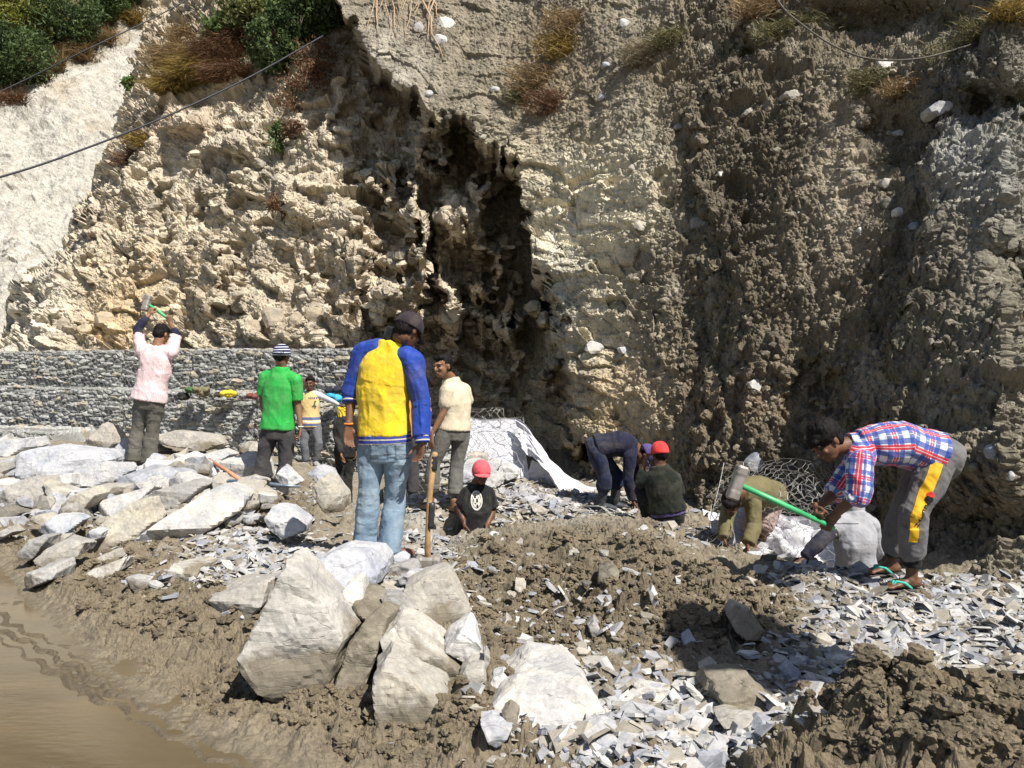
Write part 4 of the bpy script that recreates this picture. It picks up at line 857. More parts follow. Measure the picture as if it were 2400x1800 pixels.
# ------------------------------------------------------------ figures
def nrm(v): v = Vector(v); return v.normalized()
class Vol:
    def __init__(s): s.V = []; s.F = []; s.n = 0
    def add(s, V, Fc):
        s.V.append(np.asarray(V, np.float32)); s.F += [[i + s.n for i in f] for f in Fc]; s.n += len(V)
    def ell(s, c, ax, r, sub=2, rot=None):
        """ellipsoid, ax = (side, forward, up) unit vectors"""
        D, Fc = ICO[sub] if sub > 2 else ICO[2]
        A = np.array([list(a) for a in ax]); s.add(D * np.array(r) @ A + np.array(c), Fc.tolist())
    def loft(s, C, RA, RB, SD, n=20, sq=1.0):
        C = [Vector(c) for c in C]; k = len(C); V = []
        for i in range(k):
            t = (C[min(i + 1, k - 1)] - C[max(i - 1, 0)]).normalized(); a = Vector(SD[i] if isinstance(SD, list) else SD); a = (a - t * a.dot(t)).normalized(); b = t.cross(a)
            for j in range(n):
                q = 2 * math.pi * j / n; cx = math.cos(q); sx = math.sin(q)
                cx = math.copysign(abs(cx) ** sq, cx); sx = math.copysign(abs(sx) ** sq, sx)
                V.append((C[i] + a * cx * RA[i] + b * sx * RB[i])[:])
        Fc = [[i * n + j, i * n + (j + 1) % n, (i + 1) * n + (j + 1) % n, (i + 1) * n + j] for i in range(k - 1) for j in range(n)]
        Fc += [list(range(n - 1, -1, -1)), list(range((k - 1) * n, k * n))]; s.add(V, Fc)
    def tube(s, C, Rr, n=14, ends=(1, 1)):
        C = [Vector(c) for c in C]; t = (C[-1] - C[0]).normalized(); sd = t.orthogonal()
        s.loft(C, Rr, Rr, sd, n)
        idx = list(range(1, len(C) - 1)) + ([0] if ends[0] else []) + ([len(C) - 1] if ends[1] else [])
        for i in idx: s.ell(C[i], (Vector((1, 0, 0)), Vector((0, 1, 0)), Vector((0, 0, 1))), (Rr[i],) * 3)
    def mesh(s, vox, smooth=3, name='tmp'):
        me = bpy.data.meshes.new(name); V = np.concatenate(s.V); me.from_pydata(V.tolist(), [], s.F); me.update()
        o = bpy.data.objects.new(name, me); COL.objects.link(o)
        m = o.modifiers.new('r', 'REMESH'); m.mode = 'VOXEL'; m.voxel_size = vox
        if smooth: q = o.modifiers.new('s', 'SMOOTH'); q.factor = .6; q.iterations = smooth
        dg = bpy.context.evaluated_depsgraph_get(); ev = o.evaluated_get(dg); m2 = bpy.data.meshes.new_from_object(ev)
        V = np.empty(len(m2.vertices) * 3, np.float32); m2.vertices.foreach_get('co', V); V = V.reshape(-1, 3)
        N = np.empty(len(m2.vertices) * 3, np.float32); m2.vertices.foreach_get('normal', N); N = N.reshape(-1, 3)
        L = np.empty(len(m2.loops), np.int32); m2.loops.foreach_get('vertex_index', L)
        ok = len(L) == 4 * len(m2.polygons)
        Fc = L.reshape(-1, 4) if ok else [list(p.vertices) for p in m2.polygons]
        bpy.data.objects.remove(o); bpy.data.meshes.remove(me); bpy.data.meshes.remove(m2)
        return V, N, Fc
def segparam(V, segs):
    """nearest limb segment: distance along, signed angle * radius, index"""
    best = np.full(len(V), 1e9); A = np.zeros(len(V)); T = np.zeros(len(V)); I = np.zeros(len(V)); acc = 0
    for i, (a, b, rad, sd) in enumerate(segs):
        a = np.array(a); b = np.array(b); d = b - a; L = np.linalg.norm(d); d = d / L; q = V - a; t = q @ d; tc = np.clip(t, 0, L); r = q - tc[:, None] * d
        dist = np.linalg.norm(r, axis=1) / rad; sd_ = np.array(sd) - d * np.dot(sd, d); sd_ /= np.linalg.norm(sd_); bd = np.cross(d, sd_)
        ang = np.arctan2(r @ bd, r @ sd_) * rad; m = dist < best
        best = np.where(m, dist, best); T = np.where(m, t, T); A = np.where(m, ang, A); I = np.where(m, i, I)
    return T, A, I
def cloth(name, vol, vox, mat, parent, segs, wr=.008, seed=0, fold=None, smooth=3, ring=0.0, **kw):
    V, N, Fc = vol.mesh(vox, smooth)
    T, A, I = segparam(V, segs)
    q = np.stack([A * 4 + I * 7, T * 9, A * 0 + seed], -1)
    f = fbm(V * np.array([9, 9, 6]) + seed, 3, 5, .5, 1) * .6 + fbm(q * np.array([2.2, .55, 1]), 3, 9, .5, 1) * .6
    if ring: f = f + ring * fbm(np.stack([A * 8 + I * 5, T * 19 + 1.5 * vnoise(V * 5, 3), A * 0 + seed], -1), 3, 15, .5, 1) * (.6 + .8 * vnoise(V * 4, 4))
    dg_ = fbm(np.stack([(V[:, 0] + V[:, 2] * .7) * 7, V[:, 1] * 3, (V[:, 2] - V[:, 0] * .7) * 2.2 + seed], -1), 2, 19, .5, 1)
    V = V + N * (wr * (f - .25 + .7 * dg_))[:, None]
    o = mk(name, V, Fc, mat, parent=parent, **kw)
    at = o.data.attributes.new('fab', 'FLOAT_VECTOR', 'POINT'); at.data.foreach_set('vector', np.stack([T, A, I], -1).astype(np.float32).ravel())
    return o
def decal(target, name, org, right, up, w, h, mask, mat, parent, res=(40, 40), lift=.003, th=.0):
    """a thin patch laid on the cloth: projected along -(right x up)"""
    me = target.data; loc = np.array(target.matrix_world.translation) if False else np.zeros(3)
    b = Vector(parent.location); V = [v.co + b for v in me.vertices]; t = BVHTree.FromPolygons(V, [tuple(p.vertices) for p in me.polygons])
    right = nrm(right); up = nrm(up); d = right.cross(up)
    nx, ny = res; P = {}; F_ = []
    for j in range(ny + 1):
        for i in range(nx + 1):
            u = (i / nx - .5) * w; v = (j / ny - .5) * h
            hit = t.ray_cast(Vector(org) + right * u + up * v + d * .5, -d)
            P[i, j] = (hit[0] + d * lift + (hit[1] * .0)) if hit[0] else None
    idx = {}; VV = []
    for j in range(ny):
        for i in range(nx):
            q = [(i, j), (i + 1, j), (i + 1, j + 1), (i, j + 1)]
            if any(P[k] is None for k in q): continue
            if mask and not mask((i + .5) / nx * 2 - 1, (j + .5) / ny * 2 - 1): continue
            ys = [P[k].y for k in q]
            if max((P[a] - P[b_]).length for a in q for b_ in q) > 3.2 * max(w / nx, h / ny): continue
            for k in q:
                if k not in idx: idx[k] = len(VV); VV.append(P[k][:])
            F_.append([idx[k] for k in q])
    if not F_: print('decal empty', name); return None
    return mk(name, VV, F_, mat, parent=target if parent is None else parent, base=parent.location)
SKIN = {}
def skin(tone):
    if tone not in SKIN:
        base = {'dark': (.135, .065, .036), 'mid': (.22, .115, .066), 'light': (.30, .165, .10)}[tone]
        t = NT('skin_' + tone); n = t.noise(t.tc.outputs['Object'], 14, 4); c = t.mix(1, base, t.ramp(n, [(.3, .8), (.7, 1.2)]), 'MULTIPLY')
        t.bump(t.noise(t.tc.outputs['Object'], 120, 3), .2, .002); t.b.inputs['Subsurface Weight'].default_value = .0
        SKIN[tone] = t.done(c, .5, .4)
    return SKIN[tone]
M_eye = simple('eye_dark', (.02, .013, .01), .25, .1); M_lip = simple('lips', (.16, .06, .045), .5, .1)
M_hair = simple('black_hair', (.010, .008, .008), .7, .5, 90, .006, .15); M_sole = simple('sole', (.08, .075, .07), .8)
def fabric(name, col, rough=.85, pat=None, var=.16):
    t = NT(name); P = t.tc.outputs['Object']
    n = t.noise(P, 11, 4); n2 = t.noise(P, 300, 2)
    c = t.mix(1, col, t.ramp(n, [(.3, 1 - var), (.7, 1 + var)]), 'MULTIPLY') if pat is None else t.mix(1, pat(t), t.ramp(n, [(.3, 1 - var * .6), (.7, 1 + var * .6)]), 'MULTIPLY')
    dn = t.ramp(t.noise(P, 4.5, 6, .65, .5), [(.45, 0.0), (.75, .2)]); c = t.mix(dn, c, (.34, .30, .23))
    b = t.bump(t.noise(P, 22, 5, .6, .6), .6, .010); t.bump(n2, .2, .001, b)
    t.b.inputs['Sheen Weight'].default_value = .05
    return t.done(c, rough, .2)
def wave(t, src, period, duty, off=0.0):
    """1 inside a band of the given duty"""
    m = t.math('ADD', t.math('MULTIPLY', src, 1 / period), 100.0 + off); fr = t.math('FRACT', m)
    return t.math('LESS_THAN', fr, duty)
def fabxyz(t):
    a = t.attr('fab'); s = t.n('SeparateXYZ'); t.l(a.outputs['Vector'], s.inputs[0]); return s.outputs
AX = (Vector((1, 0, 0)), Vector((0, 1, 0)), Vector((0, 0, 1)))
class Person:
    def __init__(s, label, Y, J, tone='mid', vox=.008, girth=1.0, group='road workers', drop=.035):
        s.Y = Y; s.px = Y / F; s.vox = vox; s.g = girth; s.tone = tone
        s.J = {k: W(v[0], v[1], Y + (v[2] if len(v) > 2 else 0)) for k, v in J.items()}
        for q in ('shoL', 'shoR'): s.J[q].z -= drop
        s.J['neck'].z += drop * .5
        zf = min(v.z for k, v in s.J.items()) - .07
        p = s.J['pel']; s.root = empty('person', (p.x, p.y, zf), label, 'person', group)
        j = s.J
        for nm, ks in (('thigh', ('hipL', 'kneL')), ('shin', ('kneL', 'ankL')), ('thighR', ('hipR', 'kneR')), ('shinR', ('kneR', 'ankR')), ('uarmL', ('shoL', 'elbL')), ('farmL', ('elbL', 'wriL')), ('uarmR', ('shoR', 'elbR')), ('farmR', ('elbR', 'wriR')), ('shw', ('shoL', 'shoR')), ('trunk', ('pel', 'neck'))):
            if ks[0] in j and ks[1] in j: s.__dict__.setdefault('len', {})[nm] = round((j[ks[0]] - j[ks[1]]).length, 2)
        print(label[:40], s.len)
        s.hs = (j['hipR'] - j['hipL']).normalized(); s.ss = (j['shoR'] - j['shoL']).normalized()
    def stations(s, e=0.0, lo=-.1, hi=1.0, flare=0.0):
        j = s.J; P = j['pel']; C = j['che']; N = j['neck']; g = s.g
        def pt(t):   # t: 0 pelvis, .5 chest, 1 neck ; quadratic-ish
            if t < 0: return P + (C - P).normalized() * t * .6
            a = P.lerp(C, min(t / .5, 1)) if t <= .5 else C.lerp(N, (t - .5) / .5)
            b = P.lerp(N, t); return a * .75 + b * .25 if 0 < t < 1 else a
        prof = [(-.22, .125, .10), (-.1, .155, .115), (0, .165, .12), (.18, .145, .11), (.32, .145, .108), (.5, .162, .118), (.7, .158, .113), (.82, .130, .095), (.91, .085, .073), (1.0, .064, .062)]
        ts, A_, B_ = zip(*prof); out = []
        for t in np.linspace(lo, hi, 14):
            ra = float(np.interp(t, ts, A_)); rb = float(np.interp(t, ts, B_)); fl = flare * max(0, 1 - (t - lo) / .5)
            out.append((pt(t), (ra + e + fl) * g, (rb + e + fl) * g, s.hs.lerp(s.ss, min(max(t, 0), 1)).normalized()))
        return out
    def torso(s, vol, **k):
        st = s.stations(**k); vol.loft([a[0] for a in st], [a[1] for a in st], [a[2] for a in st], [a[3] for a in st], 24, .85)
    def arm(s, vol, sd, e=0, to=2.0, endflat=True, frm=0, hang=0):
        j = s.J; S, E, Wr = j['sho' + sd], j['elb' + sd], j['wri' + sd]; g = s.g; C = j['neck'].lerp(j['che'], .24)
        def at(t): return S.lerp(E, t) if t <= 1 else E.lerp(Wr, t - 1)
        ts = [t for t in (0, .3, .6, 1, 1.25, 1.6, 2) if frm <= t < to] + [to]; rr = np.interp(ts, [0, .3, .6, 1, 1.25, 1.6, 2], [.060, .052, .046, .041, .041, .034, .026])
        rr = [(r + e + hang * t / 2) * g for r, t in zip(rr, ts)]
        if frm == 0: vol.tube([C.lerp(S, .2), C.lerp(S, .65), S], [.056 * g + e, .060 * g + e, (.057 + e) * g])
        vol.tube([at(t) for t in ts], rr, ends=(1 if frm == 0 else 0, 0 if endflat else 1))
    def leg(s, vol, sd, e=0, to=2.0, hem=0, frm=0):
        j = s.J; H, K, A = j['hip' + sd], j['kne' + sd], j['ank' + sd]; g = s.g
        def at(t): return H.lerp(K, t) if t <= 1 else K.lerp(A, t - 1)
        ts = [t for t in (0, .25, .5, .8, 1, 1.3, 1.6) if frm <= t < to] + [to]; rr = np.interp(ts, [0, .25, .5, .8, 1, 1.3, 1.6, 2], [.082, .080, .070, .056, .051, .050, .042, .034])
        rr = [(r + e + hem * max(0, (t - .8)) / 1.2) * g for r, t in zip(rr, ts)]
        vol.tube([at(t) for t in ts], rr, 16, ends=(1 if frm == 0 else 0, 0))
    def head(s, vol, c, f, u, k=1.0):
        f = nrm(f); u = Vector(u); u = (u - f * u.dot(f)).normalized(); sd = f.cross(u).normalized(); ax = (sd, f, u); s.hf = (Vector(c), sd, f, u, k)
        E = lambda o, r, sub=3: vol.ell(Vector(c) + (sd * o[0] + f * o[1] + u * o[2]) * k, ax, tuple(q * k for q in r), sub)
        E((0, -.012, .03), (.074, .093, .086)); E((0, .022, -.025), (.062, .066, .08)); E((0, .035, -.07), (.045, .05, .042)); E((0, .062, -.092), (.022, .02, .018))
        E((0, .084, .024), (.052, .016, .013)); E((0, .1, -.02), (.0115, .02, .022)); E((0, .106, -.034), (.018, .014, .011)); E((0, .09, .005), (.010, .014, .02))
        E((0, .083, -.066), (.026, .012, .009)); E((.036, .072, -.022), (.02, .016, .018)); E((-.036, .072, -.022), (.02, .016, .018))
        for q in (1, -1): E((q * .077, -.012, -.006), (.010, .019, .032)); 
        n = s.J['neck']; vol.tube([n - Vector((0, 0, .0)), Vector(c) - u * .06 * k - f * .02 * k], [.058 * s.g, .052])
    def hand(s, vol, w, d, n, curl=.35, k=1.0, side=1, spread=.12, thumb=.6, r=.0088):
        """w wrist, d towards the knuckles, n out of the palm (the way fingers close); side=+1 thumb on d x n side"""
        w = Vector(w); d = nrm(d); n = Vector(n); n = (n - d * n.dot(d)).normalized(); t = d.cross(n) * side
        vol.loft([w - d * .03, w, w + d * .03 * k, w + d * .07 * k, w + d * .092 * k], [.024, .027, .034, .041, .039], [.022, .019, .016, .0145, .012], t, 12)
        for i, (off, L) in enumerate(((.031, .072), (.0105, .08), (-.0105, .075), (-.031, .06))):
            b = w + d * .085 * k + t * off * k; dd = (d + t * spread * off * 12).normalized(); pts = [b]; a = 0
            for q, fr in enumerate((.45, .31, .24)):
                a += curl * (1.0 + .25 * q) * (1 + .08 * i); pts.append(pts[-1] + (dd * math.cos(a) + n * math.sin(a)) * L * fr * k)
            vol.tube(pts, [r * 1.08, r, r * .92, r * .8], 8)
        b = w + d * .03 * k + t * .028 * k; d1 = (d * .62 + t * (.85 - thumb * .4) + n * (.25 + thumb * .5)).normalized(); d2 = (d * .85 + t * (.25 - thumb * .5) + n * (.25 + thumb * .6)).normalized()
        vol.tube([b, b + d1 * .04 * k, b + d1 * .04 * k + d2 * .055 * k], [.016, .0115, .009], 8)
    def foot(s, vol, a, d, k=1.0, toes=False, h=.07):
        """bare foot: ankle joint a, pointing along d, sole h below the ankle"""
        a = Vector(a); d = nrm((d[0], d[1], 0)); u = Vector((0, 0, 1)); sd = d.cross(u)
        vol.tube([a + u * .05, a], [.038, .036], ends=(1, 1))
        vol.loft([a - d * .05 - u * (h - .032), a - d * .02 - u * (h - .036), a + d * .05 - u * (h - .034), a + d * .11 - u * (h - .024), a + d * .15 - u * (h - .016)], [.026, .034, .038, .046, .042], [.03, .036, .032, .022, .014], sd, 14)
        vol.ell(a - d * .035 - u * (h - .03), AX, (.032, .034, .03)); vol.ell(a - u * .02 + d * .015, AX, (.036, .042, .036))
        if toes:
            for i, (o, L) in enumerate(((-.034, .03), (-.014, .032), (.003, .03), (.019, .026), (.033, .02))):
                b = a + d * (.15 - i * .006) + sd * o - u * (h - .012); vol.tube([b, b + d * L], [.0125 if i == 0 else .0095, .009], 8)
    def body(s, hp=None):
        pass
    def finish_body(s, vol):
        V, N, Fc = vol.mesh(s.vox, 2)
        o = mk('body', V, Fc, skin(s.tone), parent=s.root); o.data.materials.append(M_eye); o.data.materials.append(M_lip)
        if hasattr(s, 'hf') and isinstance(Fc, np.ndarray):
            c, sd, f, u, k = s.hf; ctr = (V[Fc].mean(1) - np.array(c)) / k; a = ctr @ np.array(sd); b = ctr @ np.array(f); e = ctr @ np.array(u); mi = np.zeros(len(Fc), np.int32)
            fr = b > .05
            mi[fr & (((np.abs(a) - .030) / .014) ** 2 + ((e - .003) / .0065) ** 2 < 1)] = 1
            mi[fr & (((np.abs(a) - .032) / .02) ** 2 + ((e - .026 + (np.abs(a) - .03) * .15) / .0048) ** 2 < 1)] = 1
            mi[fr & ((a / .024) ** 2 + ((e + .066) / .0065) ** 2 < 1)] = 2
            o.data.polygons.foreach_set('material_index', mi)
        s.bodyo = o; return o
    def hair(s, style='short', mat=None, under=False, vol=1.0):
        c, sd, f, u, k = s.hf; v = Vol(); E = lambda o, r: v.ell(c + (sd * o[0] + f * o[1] + u * o[2]) * k, (sd, f, u), tuple(q * k for q in r), 4)
        E((0, -.05, .0), (.074, .062, .072))
        if under: E((0, -.02, .03), (.078, .085, .06))
        else: E((0, -.022, .046 + (vol - 1) * .1), (.083 * vol, .095 * vol, .085 * vol)); E((0, .04, .085), (.062, .045 * vol, .036)); E((0, .075 * vol, .062), (.055, .028 * vol, .026 * vol)) if vol > 1 else None
        V, N, Fc = v.mesh(.007, 1); q = (V - np.array(c)) / k
        V = V + N * (.007 * fbm(V * np.array([90, 90, 30]), 2, 4) + .008 * vnoise(V * 25, 3))[:, None]
        return mk('hair', V, Fc, mat or M_hair, parent=s.root)
    def cap(s, mat, brim=True, back=False, bm=None, kind='cap', low=.0, tilt=0):
        c, sd, f, u, k = s.hf; n = 28; V = []; C = c + (f * -.008 + u * .035) * k; rows = 10
        for i in range(rows + 1):
            a = i / rows * math.pi / 2
            for j in range(n):
                q = 2 * math.pi * j / n; rr = math.cos(a) ** .85 if i < rows else 0
                V.append(C + (sd * math.cos(q) * .093 * rr + f * math.sin(q) * .110 * rr + u * (.112 * math.sin(a) - .014 - low)) * k)
        m = len(V)
        V += [C + (sd * math.cos(2 * math.pi * j / n) * .092 + f * math.sin(2 * math.pi * j / n) * .109 + u * (-.034 - low)) * k for j in range(n)]
        V += [C + ((p - C) * .955) for p in V[:m]] + [C + (p - C) * .955 for p in V[m:m + n]]
        M_ = m + n; Fc = []
        for o_ in (0, M_):
            for i in range(rows):
                for j in range(n):
                    q = [o_ + i * n + j, o_ + i * n + (j + 1) % n, o_ + (i + 1) * n + (j + 1) % n, o_ + (i + 1) * n + j]; Fc.append(q if o_ == 0 else q[::-1])
            for j in range(n):
                q = [o_ + m + j, o_ + m + (j + 1) % n, o_ + (j + 1) % n, o_ + j]; Fc.append(q if o_ == 0 else q[::-1])
        for j in range(n): Fc.append([m + j, M_ + m + j, M_ + m + (j + 1) % n, m + (j + 1) % n])
        cp_ = mk(kind, [p[:] for p in V], Fc, mat, parent=s.root)
        if brim:
            W_ = []; nb = 12; ff = -f if back else f
            for lay_ in (0, -.004):
                for i in range(6):
                    for j in range(nb + 1):
                        t = (j / nb - .5) * 2; b0 = C + (sd * t * .08 + ff * (.105 * math.sqrt(max(1 - (t * .9) ** 2, 0)))) * k; ext = .075 * math.sqrt(max(1 - t * t * .93, 0)) * i / 5
                        W_.append(b0 + (ff * ext + u * (-.02 - low + lay_ - .018 * t * t - .25 * ext)) * k)
            h = 6 * (nb + 1); g1 = gridfaces(6, nb + 1).tolist(); Fb = g1 + [[a_ + h for a_ in q][::-1] for q in g1]
            for j in range(nb): Fb.append([5 * (nb + 1) + j, 5 * (nb + 1) + j + 1, h + 5 * (nb + 1) + j + 1, h + 5 * (nb + 1) + j])
            b = mk('brim', [p[:] for p in W_], Fb, bm or mat, base=s.root.location); b.parent = cp_; b.location = (0, 0, 0)
        return cp_
    def segT(s): j = s.J; return [(j['pel'], j['che'], .15 * s.g, s.hs), (j['che'], j['neck'], .15 * s.g, s.ss)]
    def segA(s, sd): j = s.J; x = Vector((0, 1, .2)); return [(j['sho' + sd], j['elb' + sd], .06, x), (j['elb' + sd], j['wri' + sd], .05, x)]
    def segL(s, sd): j = s.J; x = Vector((1, .1, 0)); return [(j['hip' + sd], j['kne' + sd], .1, x), (j['kne' + sd], j['ank' + sd], .07, x)]
    def shoe(s, sd, d, mat, h=.075, k=1.0, name='shoe'):
        a = s.J['ank' + sd]; d = nrm((d[0], d[1], 0)); u = Vector((0, 0, 1)); q = d.cross(u); v = Vol()
        v.tube([a + u * .04, a], [.046, .048], ends=(1, 1))
        v.loft([a - d * .075 - u * (h - .04), a - d * .05 - u * (h - .045), a + d * .03 - u * (h - .045), a + d * .11 - u * (h - .036), a + d * .17 - u * (h - .028), a + d * .195 - u * (h - .024)], [.024, .038, .042, .05, .044, .02], [.034, .045, .043, .034, .026, .014], q, 16)
        V, N, Fc = v.mesh(.008, 2); V = V + N * (.003 * vnoise(V * 40, 2))[:, None]; return mk(name, V, Fc, mat, parent=s.root)
    def band(s, name, mat, a, b, ra, rb, sd, parent=None, wr=.002):
        """short closed ring of cloth from a to b"""
        v = Vol(); v.loft([a, a.lerp(b, .5), b], [ra] * 3, [rb] * 3, sd, 24, .9); V, N, Fc = v.mesh(min(s.vox, .007), 1)
        V = V + N * (wr * vnoise(V * 45, 3))[:, None]; o = mk(name, V, Fc, mat, parent=s.root); 
        T, A, I = segparam(V, [(a, b, ra, sd)]); at = o.data.attributes.new('fab', 'FLOAT_VECTOR', 'POINT'); at.data.foreach_set('vector', np.stack([T, A, I], -1).astype(np.float32).ravel())
        return o
    def std(s, hc, hf, hu, shirt, pants, hands, sleeve=2.0, shirt_lo=-.12, pants_to=1.9, feet=None, e=.016, wr=.009, pe=.014, hem=.02, flat_sl=True, hs=1.0, toes=False, sl_hang=.0, ring=.5, shirt_flare=.012):
        """the usual set: body, shirt with sleeves, trousers"""
        j = s.J; v = Vol(); s.torso(v, e=-.004)
        for sd in 'LR': s.arm(v, sd, e=-.004, endflat=False); s.leg(v, sd, e=-.004)
        v.ell(j['pel'], AX, (.12, .11, .1))
        s.head(v, hc, hf, hu, hs)
        for sd in 'LR':
            if hands.get(sd): s.hand(v, j['wri' + sd], **hands[sd])
            if feet and feet.get(sd) and not feet[sd].get('shoe'): s.foot(v, j['ank' + sd], feet[sd]['d'], toes=toes)
        s.finish_body(v)
        if shirt:
            v = Vol(); s.torso(v, e=e, lo=shirt_lo, hi=.98, flare=shirt_flare)
            for sd in 'LR':
                to = sleeve if not isinstance(sleeve, dict) else sleeve[sd]; s.arm(v, sd, e=e * .7, to=to, hang=sl_hang)
            s.shirt = cloth('shirt', v, s.vox, shirt, s.root, s.segT() + s.segA('L') + s.segA('R'), wr=wr, seed=s.Y)
        if pants:
            v = Vol(); s.torso(v, e=e * .45, lo=-.2, hi=.12); 
            for sd in 'LR': s.leg(v, sd, e=pe, to=pants_to if not isinstance(pants_to, dict) else pants_to[sd], hem=hem)
            s.pants = cloth('trousers', v, s.vox, pants, s.root, s.segL('L') + s.segL('R'), wr=wr * .9, seed=s.Y + 3, ring=ring)
        if feet:
            for sd in 'LR':
                if feet.get(sd) and feet[sd].get('shoe'): s.shoe(sd, feet[sd]['d'], feet[sd]['shoe'])
# cloths
C_green = fabric('green_jersey', (.025, .36, .06), .6); C_dkgrey = fabric('charcoal_cloth', (.05, .048, .053)); C_grey = fabric('grey_cloth', (.14, .138, .125)); C_black = fabric('black_cloth', (.012, .013, .014))
C_cream = fabric('cream_cotton', (.62, .55, .40)); C_yel = fabric('yellow_knit', (.80, .56, .025)); C_blue = fabric('royal_blue_knit', (.016, .05, .30), .6); C_navy = fabric('navy_cloth', (.012, .014, .034)); C_navy2 = fabric('navy_denim', (.016, .022, .048))
C_olive = fabric('olive_knit', (.155, .135, .065)); C_short = fabric('pinkish_shorts', (.36, .26, .24)); C_lgrey = fabric('light_grey_cotton', (.34, .345, .37)); C_red = fabric('red_cap', (.75, .05, .05)); C_red2 = fabric('faded_red_cap', (.75, .11, .14)); C_capdark = fabric('dark_cap', (.03, .022, .027)); C_purple = fabric('purple_cap', (.07, .06, .20))
C_orange = fabric('orange_cloth', (.75, .33, .03)); C_white = fabric('white_cloth', (.75, .74, .72)); C_jog = fabric('grey_joggers', (.135, .132, .138)); C_must = fabric('mustard_stripe', (.85, .48, .015), .7); C_bk2 = fabric('black_knit_green', (.012, .016, .012)); C_tan = fabric('leather_patch', (.32, .08, .05)); C_band = fabric('orange_band', (.85, .22, .03))
def jeanpat(t):
    n = t.noise(t.tc.outputs['Object'], 5, 5, .6, .5); return t.ramp(n, [(.3, (.11, .17, .24)), (.5, (.20, .28, .36)), (.72, (.33, .42, .48))])
C_jeans = fabric('faded_jeans', (1, 1, 1), .85, jeanpat)
def plaidpat(t):
    x = fabxyz(t); c = (.66, .68, .74)
    for src, per in ((x[0], .068), (x[1], .068)):
        c = t.mix(t.math('MULTIPLY', wave(t, src, per, .42), .82), c, (.02, .07, .34)); c = t.mix(t.math('MULTIPLY', wave(t, src, per * 2, .2, .24), .9), c, (.55, .01, .03))
        c = t.mix(t.math('MULTIPLY', wave(t, src, per, .05, .3), .6), c, (.85, .85, .85))
    return c
C_plaid = fabric('plaid_shirt', (1, 1, 1), .8, plaidpat, .1)
def pinkpat(t):
    x = fabxyz(t); c = (.78, .66, .66)
    for s_ in (x[0], x[1]): c = t.mix(t.math('MULTIPLY', wave(t, s_, .016, .25), .55), c, (.62, .25, .30))
    return c
C_pink = fabric('pink_checked_shirt', (1, 1, 1), .8, pinkpat, .12)
def vestpat(t):
    x = fabxyz(t); z = t.n('SeparateXYZ'); t.l(t.tc.outputs['Object'], z.inputs[0]); zz = z.outputs[2]; c = (.72, .52, .22)
    for a, b in ((.66, .70), (.755, .80)): c = t.mix(t.math('MULTIPLY', t.math('GREATER_THAN', zz, a), t.math('LESS_THAN', zz, b)), c, (.10, .14, .30))
    return t.mix(t.math('MULTIPLY', t.math('GREATER_THAN', zz, .72), t.math('LESS_THAN', zz, .745)), c, (.75, .72, .65))
C_vest = fabric('yellow_vest', (1, 1, 1), .8, vestpat)
def beanpat(t):
    n = t.n('TexWave'); n.wave_type = 'RINGS'; n.inputs['Scale'].default_value = 15; n.inputs['Distortion'].default_value = 3.5; n.inputs['Detail Scale'].default_value = 2.2
    t.l(t.tc.outputs['Generated'], n.inputs[0]); n.wave_type = 'BANDS'; n.bands_direction = 'Z'; n.inputs['Scale'].default_value = 1.5; n.inputs['Distortion'].default_value = 2.0; n.inputs['Detail Scale'].default_value = 1.0; return t.ramp(n.outputs['Fac'], [(.74, (.015, .018, .06)), (.84, (.65, .67, .75))])
C_bean = fabric('striped_beanie', (1, 1, 1), .9, beanpat)
def stripes(name, base, line, per=.02, duty=.3):
    def p(t): x = fabxyz(t); return t.mix(wave(t, x[0], per, duty), base, line)
    return fabric(name, (1, 1, 1), .7, p)
C_rib = stripes('blue_rib_with_stripes', (.025, .05, .30), (.55, .50, .38), .03, .3)
M_shoe = simple('worn_shoe', (.30, .29, .27), .8, .3, 15, .004); M_boot = simple('dark_boot', (.05, .055, .06), .6, .3, 20, .003); M_steel = simple('worn_steel', (.33, .30, .27), .55, .3, 14, .004, .5, .4)
M_green = simple('green_handle', (.06, .42, .16), .4, .25, 6, 0, .5); M_wood = simple('wooden_handle', (.42, .26, .12), .6, .35, 12, .002); M_tape = simple('black_tape', (.04, .04, .045), .35, .3, 30, .003); M_mint = simple('mint_strap', (.05, .45, .34), .5)
hd = lambda d, n, **k: dict(d=d, n=n, **k)
# ---- man in yellow and blue jacket
p = Person('man in a yellow and blue jacket, jeans and dark cap, seen from behind', 5.6, dict(pel=(902, 1035), che=(893, 900), neck=(925, 798), hipL=(874, 1050, .02), hipR=(932, 1050, -.02), shoL=(852, 818, .05), shoR=(968, 838, -.07),
    elbL=(824, 925, .06), wriL=(817, 998, -.02), elbR=(984, 940, -.08), wriR=(990, 1036, -.14), kneL=(864, 1165), kneR=(926, 1170, .05), ankL=(856, 1278, .02), ankR=(912, 1288, -.02)), 'dark', .0065, 1.02)
j = p.J; v = Vol(); p.torso(v, e=-.004)
for sd in 'LR': p.arm(v, sd, e=-.004, endflat=False); p.leg(v, sd, e=-.004)
p.head(v, W(957, 775, 5.55), (.52, .68, -.52), (.28, .3, .9), 1.0)
p.hand(v, j['wriL'], (.02, -.15, -1), (.6, -.8, 0), curl=.22, side=-1); p.hand(v, j['wriR'], (-.18, -.05, -1), (-.6, -.6, -.3), curl=.3, side=1)
p.finish_body(v); p.hair(under=True); p.cap(C_capdark)
v = Vol(); p.torso(v, e=.02, lo=.06, hi=.95); p.shirt = cloth('jacket', v, .0065, C_yel, p.root, p.segT(), wr=.013, seed=1)
